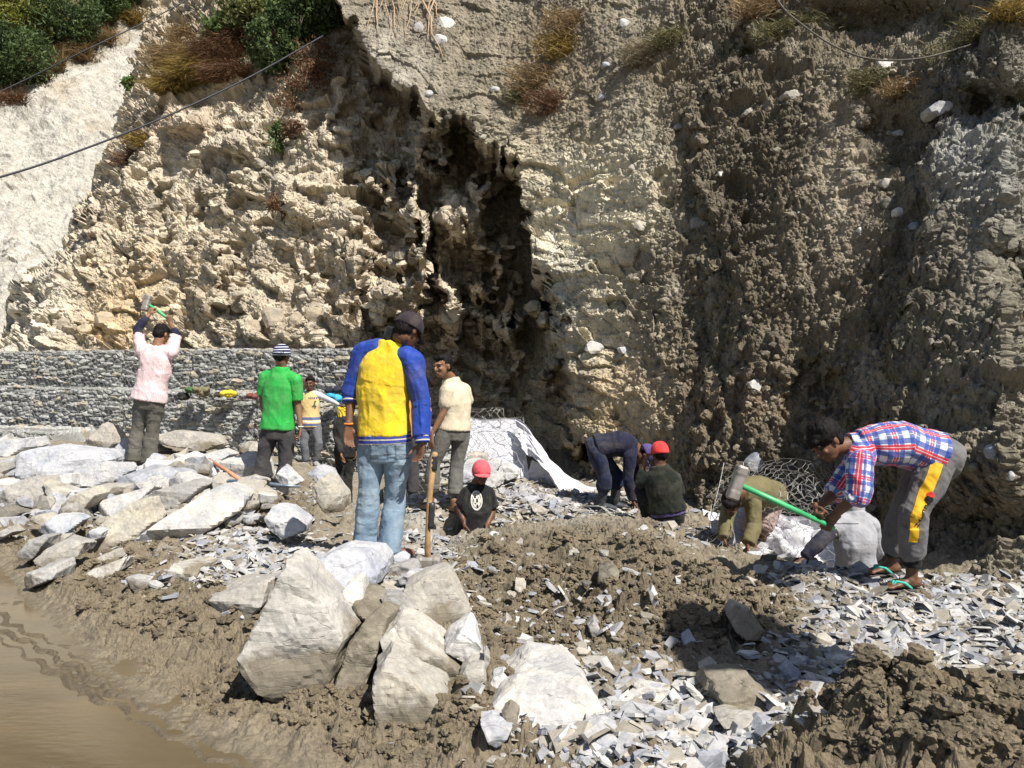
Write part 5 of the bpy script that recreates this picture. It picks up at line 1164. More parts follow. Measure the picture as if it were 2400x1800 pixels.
for sd in 'LR':
    v = Vol(); to = 1.08 if sd == 'L' else 1.86; p.arm(v, sd, e=.02, to=to, hang=.006); v.tube([j['neck'].lerp(j['sho' + sd], .3) - Vector((0, 0, .025)), j['sho' + sd]], [.06, .078])
    cloth('sleeve', v, .0065, C_blue, p.root, p.segA(sd), wr=.014, seed=2)
    E, Wr = j['elb' + sd], j['wri' + sd]; a = E.lerp(Wr, .06) if sd == 'L' else E.lerp(Wr, .84); b = a + (Wr - E).normalized() * .05
    p.band('cuff', C_rib, a, b, .062 if sd == 'L' else .052, .062 if sd == 'L' else .05, Vector((1, 0, 0)))
st = p.stations(e=.018, lo=-.02, hi=.09); p.band('hem_band', C_rib, st[0][0], st[-1][0], st[0][1] + .004, st[0][2] + .006, p.hs)
p.band('collar', C_black, j['neck'] - Vector((.004, 0, .03)), j['neck'] + Vector((.034, -.006, .052)), .088, .082, p.ss)
v = Vol(); p.torso(v, e=.008, lo=-.22, hi=.05)
for sd in 'LR': p.leg(v, sd, e=.012, to=2.05, hem=.032)
p.pants = cloth('trousers', v, .0065, C_jeans, p.root, p.segL('L') + p.segL('R'), wr=.009, seed=8, ring=1.0)
bp = W(921, 1009, 5.4); decal(p.pants, 'leather_label', bp, (1, 0, 0), (0, 0, 1), .085, .03, None, C_tan, p.root, (10, 5))
M_jdark = fabric('jeans_pocket_seam', (.10, .14, .19))
for cx in (884, 945): decal(p.pants, 'pocket', W(cx, 1058, 5.4), (1, 0, 0), (0, 0, 1), .13, .13, lambda a, b: max(abs(a), abs(b)) > .86 and b < .95, M_jdark, p.root, (28, 28), .002)
p.band('wristband', C_band, j['wriL'] + Vector((0, 0, .02)), j['wriL'] + Vector((0, 0, .006)), .033, .031, Vector((1, 0, 0)))
M_redshoe = simple('brown_red_shoe', (.20, .09, .07), .7, .3); p.shoe('L', (-.1, 1, 0), M_redshoe, .072); p.shoe('R', (.7, .5, 0), M_redshoe, .072)
PE = p
print('E', time.time() - T0)
# ---- green T-shirt
p = Person('man in a bright green T-shirt and striped beanie, back to the camera', 8.8, dict(pel=(650, 1003), che=(654, 930), neck=(659, 862), hipL=(632, 1012), hipR=(672, 1012), shoL=(622, 877, .02), shoR=(693, 884, -.04),
    elbL=(614, 935, .05), wriL=(622, 985, -.0), elbR=(698, 949, -.02), wriR=(705, 1003, -.06), kneL=(614, 1088), kneR=(668, 1092, .02), ankL=(597, 1155, .03), ankR=(655, 1164)), 'mid', .008)
p.std(W(661, 832, 8.78), (.25, .95, -.05), (0, 0, 1), C_green, C_dkgrey, {'L': hd((.1, .3, -.9), (1, 0, 0), side=-1), 'R': hd((-.1, -.1, -1), (-.8, -.2, .1), curl=.45)}, sleeve=.82, shirt_lo=-.02, feet={'L': dict(d=(-.2, 1), shoe=M_boot), 'R': dict(d=(.2, 1), shoe=M_boot)}, sl_hang=.03, hem=.035, e=.014)
p.hair(under=True); p.cap(C_bean, brim=False, kind='beanie', low=.012); p.band('bracelet', C_white, p.J['wriR'] + Vector((0, 0, .02)), p.J['wriR'] + Vector((0, 0, .01)), .034, .032, Vector((1, 0, 0)))
# ---- boy in yellow vest
p = Person('boy in a yellow vest with blue stripes, facing the camera by the wall', 13.0, dict(pel=(728, 990), che=(727, 950), neck=(727, 915), hipL=(740, 998), hipR=(716, 998), shoL=(745, 920), shoR=(708, 920),
    elbL=(771, 937, -.02), wriL=(794, 949, .02), elbR=(700, 952, .1), wriR=(697, 985, .0), kneL=(748, 1038, -.08), kneR=(713, 1038, -.05), ankL=(739, 1081), ankR=(717, 1083)), 'dark', .009, .86)
C_sleeve = fabric('pale_grey_sleeve', (.5, .52, .56))
p.std(W(727, 899, 12.95), (-.05, -1, -.05), (0, 0, 1), None, fabric('grey_sweatpants', (.13, .135, .15)), {'L': hd((.8, .1, -.3), (0, -.3, -1)), 'R': hd((0, 0, -1), (1, 0, 0))}, feet={'L': dict(d=(.5, -1), shoe=M_shoe), 'R': dict(d=(-.4, -1), shoe=M_shoe)}, hs=.93)
v = Vol(); p.torso(v, e=.016, lo=-.12, hi=.93, flare=.01); p.shirt = cloth('vest', v, .009, C_vest, p.root, p.segT(), wr=.008, seed=3)
for sd in 'LR': v = Vol(); p.arm(v, sd, e=.006); cloth('sleeve', v, .008, C_sleeve, p.root, p.segA(sd), wr=.006, seed=2)
p.hair()
M_num = fabric('vest_print', (.10, .10, .13))
def four(a, b): return (abs(b + .35) < .13 and -.7 < a < .75) or (abs(a - .25) < .16 and b > -1) or (abs(a - (b - .0) * .62 + .05) < .2 and b > -.4)
decal(p.shirt, 'number_print', W(729, 950, 12.7), (1, 0, 0), (0, 0, 1), .09, .13, four, M_num, p.root, (24, 28), .006)
decal(p.shirt, 'chest_print', W(728, 934, 12.7), (1, 0, 0), (0, 0, 1), .17, .028, lambda a, b: math.sin(a * 17) > -.5, M_num, p.root, (34, 6), .006)
# ---- black clothes with yellow collar
p = Person('worker in black with a yellow scarf, half hidden behind the blue sleeve', 11.5, dict(pel=(811, 1058), che=(812, 1010), neck=(812, 966), hipL=(800, 1062), hipR=(822, 1062), shoL=(792, 982), shoR=(832, 984),
    elbL=(790, 1025, -.05), wriL=(800, 1062, -.15), elbR=(838, 1022), wriR=(836, 1055, -.05), kneL=(798, 1125), kneR=(815, 1128), ankL=(797, 1190), ankR=(815, 1192)), 'mid', .009, .9)
p.std(W(818, 942, 11.5), (.1, .9, -.4), (0, .3, 1), C_black, C_black, {'L': hd((.1, 0, -1), (1, 0, 0)), 'R': hd((-.05, 0, -1), (-1, 0, 0), curl=.3)}, feet={'L': dict(d=(0, 1), shoe=M_boot), 'R': dict(d=(0, 1), shoe=M_boot)}, pants_to=1.95)
p.hair(); p.band('scarf', C_yel, p.J['neck'] - Vector((0, 0, .1)), p.J['neck'] + Vector((0, 0, .05)), .115, .09, p.ss, wr=.01)
# ---- orange sleeve
p = Person('worker in orange with hand on hip behind the yellow and blue jacket', 9.6, dict(pel=(950, 1008), che=(950, 950), neck=(948, 895), hipL=(932, 1012), hipR=(968, 1012), shoL=(918, 908), shoR=(980, 908),
    elbL=(905, 960), wriL=(925, 1000), elbR=(1001, 962, .05), wriR=(978, 998, .0), kneL=(932, 1090), kneR=(968, 1090), ankL=(932, 1160), ankR=(966, 1160)), 'mid', .009, .95)
p.std(W(948, 866, 9.6), (.1, .9, -.1), (0, 0, 1), C_orange, C_dkgrey, {'L': hd((.6, 0, -.8), (0, 1, 0)), 'R': hd((-.6, 0, -.6), (0, 1, 0))}, feet={'L': dict(d=(0, 1), shoe=M_boot), 'R': dict(d=(0, 1), shoe=M_boot)}, sleeve=1.2); p.hair()
print('F', time.time() - T0)
# ---- cream T-shirt
p = Person('man in a cream T-shirt and rolled grey trousers looking back over his shoulder', 8.3, dict(pel=(1064, 1003), che=(1071, 950), neck=(1056, 889), hipL=(1046, 1010, -.06), hipR=(1082, 1012, .06), shoL=(1049, 908, -.13), shoR=(1088, 905, .12),
    elbL=(1040, 965, -.16), wriL=(1012, 1018, -.2), elbR=(1098, 955, .22), wriR=(1075, 990, .3), kneL=(1016, 1088, -.06), kneR=(1070, 1098, .06), ankL=(1010, 1180, -.02), ankR=(1064, 1184, -.0)), 'mid', .0075, .96)
p.std(W(1037, 859, 8.2), (-.62, -.78, -.06), (-.05, -.05, 1), C_cream, C_grey, {'L': hd((-.12, -.05, -1), (.5, .6, 0), curl=.3, side=-1), 'R': hd((-.3, .3, -.5), (0, 0, 1))}, sleeve={'L': .62, 'R': .62}, shirt_lo=-.03, pants_to={'L': 1.62, 'R': 1.72}, feet={'L': dict(d=(-.6, .6)), 'R': dict(d=(-.5, .7))}, sl_hang=.03, hem=.03)
p.hair()
for sd in 'LR': K, A = p.J['kne' + sd], p.J['ank' + sd]; t = .60 if sd == 'L' else .70; p.band('turn_up', C_grey, K.lerp(A, t - .12), K.lerp(A, t), .08, .08, Vector((1, 0, 0)))
# ---- red cap in the pit
p = Person('man in a faded red cap and black T-shirt standing chest deep in the pit', 8.0, dict(pel=(1108, 1262), che=(1112, 1195), neck=(1117, 1136), hipL=(1128, 1268, .05), hipR=(1098, 1268, -.02), shoL=(1143, 1148, .05), shoR=(1094, 1148, -.02),
    elbL=(1156, 1195, .08), wriL=(1140, 1235, -.1), elbR=(1077, 1190, -.04), wriR=(1088, 1225, -.15), kneL=(1150, 1290, -.3), kneR=(1090, 1300, -.3), ankL=(1150, 1350, .1), ankR=(1100, 1350, .1)), 'dark', .0075, .98)
p.std(W(1128, 1108, 7.93), (.25, -.97, -.08), (.05, .02, 1), C_black, C_dkgrey, {'L': hd((0, -.3, -1), (-1, 0, 0)), 'R': hd((.1, -.3, -1), (1, 0, 0))}, sleeve=.85, sl_hang=.03)
p.hair(under=True); p.cap(C_red2, low=.004)
M_print = fabric('white_print', (.62, .60, .55))
def emb(a, b): r = math.hypot(a, b); return r < 1 and not (.72 < r < .8) and not (math.hypot(a + .1, b - .1) < .5 and math.sin(a * 9 + 1) * math.cos(b * 7) > .05) and not (math.hypot(a - .1, b + .6) < .2)
decal(p.shirt, 'round_emblem', W(1128, 1180, 7.7), (1, .3, 0), (0, 0, 1), .12, .19, emb, M_print, p.root, (36, 50), .005)
# ---- navy, bending
p = Person('man in navy with a purple cap bending down to the rubble', 9.0, dict(pel=(1402, 1048), che=(1448, 1036), neck=(1492, 1052), hipL=(1400, 1056, .08), hipR=(1396, 1058, -.1), shoL=(1478, 1058, .16), shoR=(1476, 1064, -.15),
    elbL=(1490, 1120, .12), wriL=(1494, 1165, .05), elbR=(1472, 1124, -.18), wriR=(1483, 1174, -.14), kneL=(1446, 1112, .1), kneR=(1418, 1120, -.12), ankL=(1440, 1178, .15), ankR=(1408, 1180, -.05)), 'dark', .008)
p.std(W(1512, 1066, 8.98), (.35, -.05, -.92), (.92, 0, .35), C_navy, C_navy2, {'L': hd((.3, 0, -.9), (-.5, 0, -.2)), 'R': hd((.55, -.05, -.8), (-.5, .0, -.3), curl=.25)}, sleeve=1.92, pants_to=1.35, feet={'L': dict(d=(1, -.1), shoe=M_boot), 'R': dict(d=(1, -.2), shoe=M_boot)}, hem=.05, e=.022, shirt_lo=-.04)
p.hair(under=True); p.cap(C_purple)
for sd in 'LR': K, A = p.J['kne' + sd], p.J['ank' + sd]; v = Vol(); v.tube([K.lerp(A, .25), K.lerp(A, .7), A + Vector((0, 0, .0))], [.058, .052, .048]); cloth('rubber_boot_shaft', v, .008, M_boot, p.root, p.segL(sd), wr=.006, ring=1)
# ---- squatting, red cap
p = Person('man in a black pullover and bright red cap squatting, back to the camera', 8.25, dict(pel=(1566, 1200), che=(1556, 1150), neck=(1547, 1092), hipL=(1548, 1206, .05), hipR=(1582, 1206, .0), shoL=(1526, 1112, .02), shoR=(1580, 1112, .02),
    elbL=(1500, 1132, .05), wriL=(1508, 1096, .08), elbR=(1592, 1150, .22), wriR=(1580, 1170, .42), kneL=(1503, 1152, .22), kneR=(1570, 1150, .42), ankL=(1524, 1222, .12), ankR=(1568, 1224, .28)), 'dark', .0075, 1.02)
p.std(W(1546, 1064, 8.27), (-.15, .97, -.15), (0, .1, 1), C_bk2, C_black, {'L': hd((.28, .05, 1), (1, .3, 0), curl=.12, spread=.5, side=-1), 'R': hd((0, .5, -.5), (-1, 0, 0))}, sleeve=1.75, pants_to=1.85, feet={'L': dict(d=(-.4, .9), shoe=M_boot), 'R': dict(d=(.2, 1), shoe=M_boot)}, shirt_lo=.03, e=.018, wr=.007)
p.hair(under=True); p.cap(C_red)
st = p.stations(e=.012, lo=-.04, hi=.05); p.band('waistband', fabric('purple_waist', (.10, .08, .22)), st[0][0], st[-1][0], st[0][1] + .006, st[0][2] + .008, p.hs)
print('J', time.time() - T0)
# ---- olive sweater, bending towards us
p = Person('man in an olive sweater and pinkish shorts stooping in the trench', 7.35, dict(pel=(1796, 1165, .3), che=(1768, 1148, .05), neck=(1733, 1160, -.2), hipL=(1808, 1178, .3), hipR=(1778, 1182, .3), shoL=(1764, 1172, -.16), shoR=(1710, 1172, -.1),
    elbL=(1768, 1230, -.2), wriL=(1752, 1278, -.3), elbR=(1702, 1225, -.2), wriR=(1698, 1266, -.3), kneL=(1790, 1240, .2), kneR=(1758, 1245, .2), ankL=(1791, 1320, .32), ankR=(1772, 1322, .2)), 'dark', .0075, 1.0)
p.std(W(1714, 1178, 7.1), (-.35, -.35, -.87), (-.35, -.8, .45), C_olive, C_short, {'L': hd((-.1, -.2, -1), (-1, 0, 0), curl=.4), 'R': hd((.2, -.2, -1), (1, 0, 0), curl=.4)}, sleeve=1.9, pants_to=1.0, hem=.0, feet={'L': dict(d=(-.6, -.8)), 'R': dict(d=(-.6, -.8))}, e=.022, shirt_lo=-.05, sl_hang=.014, pe=.03)
p.hair()
# ---- grey shirt, from behind
p = Person('man in a light grey shirt reaching down in the trench, back to the camera', 6.25, dict(pel=(2008, 1338, .05), che=(2004, 1275), neck=(2003, 1196, .06), hipL=(1992, 1345), hipR=(2024, 1345), shoL=(1962, 1230), shoR=(2040, 1230, .05),
    elbL=(1922, 1268, -.08), wriL=(1880, 1312, -.12), elbR=(2058, 1290, .1), wriR=(2020, 1320, .3), kneL=(1970, 1400, .3), kneR=(2040, 1400, .3), ankL=(1975, 1490, .1), ankR=(2035, 1490, .1)), 'dark', .0075, .92, drop=.01)
j = p.J; v = Vol(); p.torso(v, e=-.004)
for sd in 'LR': p.arm(v, sd, e=-.004, endflat=False); p.leg(v, sd, e=-.004)
p.head(v, W(1985, 1172, 6.45), (-.3, .6, -.7), (-.2, .7, .6)); p.hand(v, j['wriL'], (-1, -.1, -.45), (0, -.3, -1), curl=.4, spread=.4); p.hand(v, j['wriR'], (-.3, .6, -.5), (0, 0, -1)); p.finish_body(v); p.hair()
v = Vol(); p.torso(v, e=.012, lo=-.12, hi=.98); p.arm(v, 'L', e=.014, to=.45); p.shirt = cloth('shirt', v, .0075, C_lgrey, p.root, p.segT() + p.segA('L') + p.segA('R'), wr=.009, seed=6); sy = W(2003, 1238, 6.0); decal(p.shirt, 'yoke_seam', sy, (1, 0, 0), (0, 0, 1), .22, .006, None, fabric('seam_grey', (.12, .12, .14)), p.root, (30, 2), .003)
v = Vol(); p.arm(v, 'R', e=.017, to=1.9); cloth('sleeve', v, .0075, C_lgrey, p.root, p.segA('R'), wr=.012, seed=3); p.band('collar', C_lgrey, j['neck'] - Vector((0, 0, .03)), j['neck'] + Vector((0, .0, .04)), .075, .07, p.ss)
v = Vol(); p.arm(v, 'L', e=.016, to=1.85, frm=.3); cloth('sleeve', v, .0075, C_navy, p.root, p.segA('L'), wr=.01)
v = Vol(); p.torso(v, e=.008, lo=-.2, hi=.1); [p.leg(v, sd, e=.014) for sd in 'LR']; cloth('trousers', v, .008, C_dkgrey, p.root, p.segL('L') + p.segL('R'))
# ---- plaid shirt, swinging
p = Person('man in a red white and blue plaid shirt bending forward with a sledgehammer', 5.25, dict(pel=(2186, 1066), che=(2112, 1036), neck=(2000, 1048), hipL=(2178, 1086, .14), hipR=(2196, 1086, -.09), shoL=(2020, 1058, .16), shoR=(2018, 1066, -.16),
    elbL=(1962, 1150, .14), wriL=(1914, 1193, .0), elbR=(2010, 1160, -.2), wriR=(1948, 1214, -.12), kneL=(2104, 1222, .22), kneR=(2142, 1203, -.14), ankL=(2090, 1318, .3), ankR=(2137, 1352, -.06)), 'dark', .0065, 1.02)
j = p.J; v = Vol(); p.torso(v, e=-.004)
for sd in 'LR': p.arm(v, sd, e=-.004, endflat=False); p.leg(v, sd, e=-.004)
p.head(v, W(1938, 1036, 5.2), (-.74, -.25, -.62), (-.62, .0, .78), 1.02)
HA = W(1733, 1136, 5.12); HB = W(1936, 1229, 5.14); hx_ = (HB - HA).normalized()
gp1 = HA.lerp(HB, .90); gp2 = HA.lerp(HB, 1.02)
up_ = Vector((0, 0, 1)); hn = hx_.cross(Vector((0, 1, 0))).normalized()
p.hand(v, W(1912, 1189, 5.22), (gp1 + Vector((0, .01, .02)) - W(1912, 1189, 5.22)), (0, -1, -.6), curl=1.0, side=1, thumb=1.0, r=.0095)
p.hand(v, W(1958, 1212, 5.16), (gp2 + Vector((0, 0, .01)) - W(1958, 1212, 5.16)), (0, .6, -1), curl=1.0, side=-1, thumb=1.0, r=.0095)
for sd, d in (('L', (-1, -.12)), ('R', (-1, -.12))): p.foot(v, j['ank' + sd], d, toes=True)
p.finish_body(v)
p.hair(vol=1.14)
v = Vol(); p.torso(v, e=.022, lo=.0, hi=.95, flare=.01)
for sd in 'LR': p.arm(v, sd, e=.02, to=1.02, hang=.03)
p.shirt = cloth('shirt', v, .0065, C_plaid, p.root, p.segT() + p.segA('L') + p.segA('R'), wr=.013, seed=11)
for sd in 'LR': E = j['elb' + sd]; d = (j['wri' + sd] - E).normalized(); p.band('rolled_cuff', C_plaid, E - d * .02, E + d * .04, .074, .07, Vector((1, 0, 0)), wr=.006)
p.band('collar', C_plaid, j['neck'].lerp(j['che'], .12), j['neck'] + (j['neck'] - j['che']).normalized() * .03, .082, .078, p.ss)
st = p.stations(e=.02, lo=-.1, hi=.06); p.band('undershirt_hem', C_white, st[0][0], st[-1][0], st[0][1] + .0, st[0][2] + .002, p.hs)
v = Vol(); p.torso(v, e=.014, lo=-.22, hi=.02)
for sd in 'LR': p.leg(v, sd, e=.022, to=1.62, hem=.008)
p.pants = cloth('trousers', v, .0065, C_jog, p.root, p.segL('L') + p.segL('R'), wr=.012, seed=9, ring=.4)
for sd in 'LR': K, A = j['kne' + sd], j['ank' + sd]; p.band('ankle_cuff', C_black, K.lerp(A, .58), K.lerp(A, .82), .056, .054, Vector((1, 0, 0)))
H_, K_, A_ = j['hipR'], j['kneR'], j['ankR']
def strip(name, a, b, w, mat, sub=(8, 60), lift=.004, mask=None, off=0):
    d = (b - a).normalized(); r = Vector((0, 1, 0)).cross(d); r.normalize(); return decal(p.pants, name, (a + b) / 2 + Vector((0, -.0, 0)) + r * off, -r if r.x < 0 else r, d if False else -d if (-d).cross(r).y < 0 else d, w, (b - a).length, mask, mat, p.root, sub, lift)
def sd_strip(name, a, b, w, mat, lift=.004, mask=None, res=(8, 60)):
    d = (a - b).normalized(); r = d.cross(Vector((0, 1, 0))); r = -r if r.x < 0 else r; r.normalize()
    # want right x up to point at the camera (-y)
    if r.cross(d).y > 0: r = -r
    return decal(p.pants, name, (a + b) / 2, r, d, w, (b - a).length, mask, mat, p.root, res, lift)
sd_strip('side_stripe', W(2190, 1082, 5.1), W(2134, 1210, 5.1), .062, C_must); sd_strip('side_stripe', W(2134, 1209, 5.1), W(2134, 1268, 5.1), .05, C_must)
sd_strip('red_patch', W(2172, 1150, 5.1), W(2164, 1168, 5.1), .05, C_red, .007, lambda a, b: math.hypot(a, b) < 1 and b > -.1, (14, 14)); sd_strip('black_patch', W(2169, 1158, 5.1), W(2161, 1176, 5.1), .05, C_black, .0065, lambda a, b: math.hypot(a, b) < 1, (14, 14))
import random as _r
for k, (qx, qy) in enumerate(((2158, 1180), (2152, 1190), (2149, 1198), (2145, 1206), (2142, 1214), (2140, 1222))):
    sd_strip('letter_mark', W(qx + 2, qy, 5.1), W(qx - 2, qy + 8, 5.1), .024, C_black, .0065, [lambda a, b: a < -.3 or b < -.4, lambda a, b: math.hypot(a, b) > .5 and a < .4, lambda a, b: abs(a) < .3 or b > .3, lambda a, b: abs(b) < .3 or a > .4, lambda a, b: b > .4 or abs(a) < .25, lambda a, b: abs(a) > .4 or abs(b) < .3][k], (10, 10))
sd_strip('round_patch', W(2152, 1090, 5.1), W(2146, 1108, 5.1), .045, C_white, .004, lambda a, b: .5 < math.hypot(a, b) < 1, (16, 16))
for sd in 'LR':   # flip flops
    a = j['ank' + sd]; d = nrm((-1, -.12, 0)); u = Vector((0, 0, 1)); q = d.cross(u); z = -.082; v = Vol()
    v.loft([a - d * .08 + u * z, a + d * .05 + u * z, a + d * .13 + u * z, a + d * .2 + u * z], [.03, .036, .05, .034], [.008] * 4, q, 18)
    V, N, Fc = v.mesh(.006, 1); so_ = mk('flip_flop', V, Fc, M_sole, parent=p.root)
    for e in (-1, 1):
        pts = [a + d * .03 + q * .044 * e - u * .062, a + d * .07 + q * .04 * e - u * .03, a + d * .115 + q * .016 * e - u * .022, a + d * .15 - q * .02 - u * .052]; v = Vol(); v.tube(pts, [.009, .011, .010, .006], 8); V, N, Fc = v.mesh(.005, 1)
        s_ = mk('strap', V, Fc, M_mint, base=p.root.location); s_.parent = so_; s_.location = (0, 0, 0)
PM = p
print('M', time.time() - T0)
# ---- pink shirt, hammer raised
p = Person('man in a pink checked shirt raising a sledgehammer over his head', 9.5, dict(pel=(350, 934), che=(362, 870), neck=(370, 806), hipL=(336, 944), hipR=(366, 944), shoL=(334, 822), shoR=(402, 824),
    elbL=(322, 772, .12), wriL=(349, 738, .26), elbR=(414, 784, .12), wriR=(400, 758, .28), kneL=(322, 1012, .04), kneR=(357, 1012, .04), ankL=(314, 1080), ankR=(346, 1086)), 'mid', .008, drop=.01)
j = p.J; v = Vol(); p.torso(v, e=-.004)
for sd in 'LR': p.arm(v, sd, e=-.004, endflat=False); p.leg(v, sd, e=-.004)
p.head(v, W(378, 785, 9.55), (.25, .85, -.45), (.1, .4, .9)); 
ha = W(349, 712, 9.88); hb = W(402, 752, 9.82)
p.hand(v, j['wriL'], (.25, .3, 1), (.3, 1, 0), curl=.9, side=-1, thumb=1); p.hand(v, j['wriR'], (-.2, .0, 1), (0, 1, 0), curl=.9, thumb=1); p.finish_body(v); p.hair()
v = Vol(); p.torso(v, e=.02, lo=-.03, hi=.95, flare=.02); [p.arm(v, sd, e=.018, to=.75 if sd == 'L' else .9, hang=.01) for sd in 'LR']
p.shirt = cloth('shirt', v, .008, C_pink, p.root, p.segT() + p.segA('L') + p.segA('R'), wr=.013, seed=4)
for sd, t0, t1 in (('L', .7, 1.8), ('R', .85, 1.35)): v = Vol(); p.arm(v, sd, e=.008, to=t1, frm=t0); v.tube([j['sho' + sd].lerp(j['elb' + sd], t0), j['elb' + sd]], [.055, .052]); cloth('undersleeve', v, .008, C_navy, p.root, p.segA(sd), wr=.005)
v = Vol(); p.torso(v, e=.01, lo=-.2, hi=.08); [p.leg(v, sd, e=.016, to=2.0, hem=.035) for sd in 'LR']; cloth('trousers', v, .008, fabric('grey_green_trousers', (.105, .10, .085)), p.root, p.segL('L') + p.segL('R'), wr=.01, ring=.8, seed=5)
p.shoe('L', (-.3, 1), M_shoe); p.shoe('R', (.2, 1), M_shoe)
# ------------------------------------------------------------ sledgehammers
def beam(name, c, ax, L, w, h, mat, up, ch=.25, **kw):
    """octagonal hammer head with chamfered ends"""
    ax = nrm(ax); v = Vol(); up = Vector(up); sd = ax.cross(up).normalized(); up = sd.cross(ax)
    v.loft([c - ax * L / 2, c - ax * (L / 2 - .012), c - ax * L * .28, c - ax * L * .2, c + ax * L * .2, c + ax * L * .28, c + ax * (L / 2 - .012), c + ax * L / 2], [w * .40, w * .5, w * .5, w * .46, w * .46, w * .5, w * .5, w * .40], [h * .40, h * .5, h * .5, h * .46, h * .46, h * .5, h * .5, h * .40], sd, 16, .5)
    V = np.concatenate(v.V); V = V + .0015 * np.stack([vnoise(V * 60, 1), vnoise(V * 60, 2), vnoise(V * 60, 3)], -1)
    return mk(name, V, v.F, mat, smooth=False, **kw)
def sledge(label, hc, hax, L, w, h, pts, rad, mat, tapes=()):
    root = empty('sledgehammer', hc, label, 'sledgehammer', 'sledgehammers')
    beam('hammer_head', Vector(hc), hax, L, w, h, M_steel, (Vector(pts[1]) - Vector(pts[0])).normalized(), parent=root)
    v = Vol(); k = len(pts); v.tube(pts, [rad * (1 + .15 * math.sin(i * 2.1)) for i in range(k)], 14); V = np.concatenate(v.V); mk('handle', V, v.F, mat, parent=root)
    for a, b in tapes:
        A0 = Vector(pts[0]); L_ = Vector(pts[-1]) - A0; v = Vol(); v.tube([A0 + L_ * (a + (b - a) * t / 6) for t in range(7)], [rad * (1.12 + .05 * (t % 2)) for t in range(7)], 12, ends=(0, 0)); mk('tape', np.concatenate(v.V), v.F, M_tape, parent=root)
d0 = (HB - HA).normalized()
sledge('sledgehammer with green handle swung by the man in the plaid shirt', W(1728, 1131, 5.12), (W(1713, 1172, 5.12) - W(1740, 1092, 5.12)), .225, .085, .08, [HA - d0 * .04, HA.lerp(HB, .5), HB + d0 * .05], .017, M_green)
sledge('sledgehammer with green handle raised by the man in the pink shirt', W(344, 711, 9.9), W(348, 695, 9.9) - W(339, 730, 9.86), .20, .09, .09, [W(344, 711, 9.9), W(370, 729, 9.86), W(404, 754, 9.82)], .018, M_green)
h0 = W(1004, 1318, 5.47); h1 = W(1003, 1235, 5.45); h2 = W(1008, 1150, 5.43); h3 = W(1019, 1066, 5.4)
sledge('old sledgehammer standing on its head with a taped wooden handle', h0, (1, -.1, 0), .17, .095, .095, [h0, W(1002, 1290, 5.46), h1, h2, h3], .020, M_wood, ((.32, .56), (.86, 1.0)))
# wooden handle and steel bars by the green shirted man
v = Vol(); v.tube([W(490, 1078, 9.2), W(530, 1102, 8.9), W(563, 1125, 8.6)], [.022, .02, .024], 10); mk('tool_handle', np.concatenate(v.V), v.F, simple('pinkish_wood', (.55, .26, .15), .6, .2), base=W(530, 1102, 8.9), label='pinkish wooden tool handle lying across slabs left of the green shirted man', cat='tool handle')
v = Vol(); v.tube([W(535, 1128, 8.3), W(600, 1129, 8.3), W(660, 1138, 8.2), W(700, 1140, 8.2)], [.02, .016, .02, .012], 8); mk('crowbar', np.concatenate(v.V), v.F, simple('blue_steel', (.22, .27, .33), .4, .3, 10, 0, .5, .5), base=W(600, 1129, 8.3), label='blue grey metal bar lying in front of the feet of the green shirted man', cat='crowbar')
print('tools', time.time() - T0)
# ------------------------------------------------------------ white sheets and new nets
M_sheet = fabric('white_geotextile', (.62, .62, .66), .7)
def sheet(name, A, B, label, n=60, m=24, fold=.03, seed=0, mat=None, th=.006):
    """cloth between two poly lines of world points"""
    def res(P, n):
        P = np.array([list(p) for p in P]); L = np.r_[0, np.cumsum(np.linalg.norm(np.diff(P, axis=0), axis=1))]; t = np.linspace(0, L[-1], n); return np.stack([np.interp(t, L, P[:, i]) for i in range(3)], -1)
    a = res(A, n); b = res(B, n); t = np.linspace(0, 1, m)[None, :, None]; P = a[:, None] * (1 - t) + b[:, None] * t
    s_ = np.linspace(0, 1, n)[:, None]; tt = np.linspace(0, 1, m)[None]
    N = normals(P); f = fold * (fbm(np.stack([s_ * 3 + tt * 0, tt * 9 + s_ * 1.5, tt * 0 + s_ * 0 + seed], -1), 3, 5, .5, 1)); P = P + N * f[..., None]
    q = P.reshape(-1, 3); k = len(q); r = (P - N * th).reshape(-1, 3); g = gridfaces(n, m); ring = [(i * m, (i + 1) * m) for i in range(n - 1)] + [((n - 1) * m + i, (n - 1) * m + i + 1) for i in range(m - 1)] + [((i + 1) * m + m - 1, i * m + m - 1) for i in range(n - 1)] + [(i + 1, i) for i in range(m - 1)]
    e = np.array([[a_, b_, b_ + k, a_ + k] for a_, b_ in ring])
    return mk(name, np.r_[q, r], np.r_[g, g[:, ::-1] + k, e], mat or M_sheet, base=q[0], label=label, cat='fabric sheet', group='white fabric sheets behind the wire')
sheet('fabric_sheet', [W(1085, 976, 10.7), W(1130, 984, 10.6), W(1185, 978, 10.5), W(1220, 982, 10.4)], [W(1082, 1110, 10.2), W(1130, 1120, 10.1), W(1190, 1125, 10.0), W(1244, 1140, 10.0)], 'white fabric sheet stretched behind the tall wire basket', fold=.025)
sheet('fabric_sheet', [W(1205, 978, 10.3), W(1228, 990, 10.2), W(1272, 1050, 10.0), W(1320, 1105, 9.9), W(1372, 1142, 9.9), W(1410, 1148, 9.9)], [W(1228, 1050, 10.0), W(1240, 1068, 10.0), W(1262, 1085, 9.8), W(1290, 1110, 9.6), W(1318, 1158, 9.5), W(1400, 1160, 9.4)], 'bright white fabric sheet hanging down in a long diagonal fold', fold=.045, seed=3)
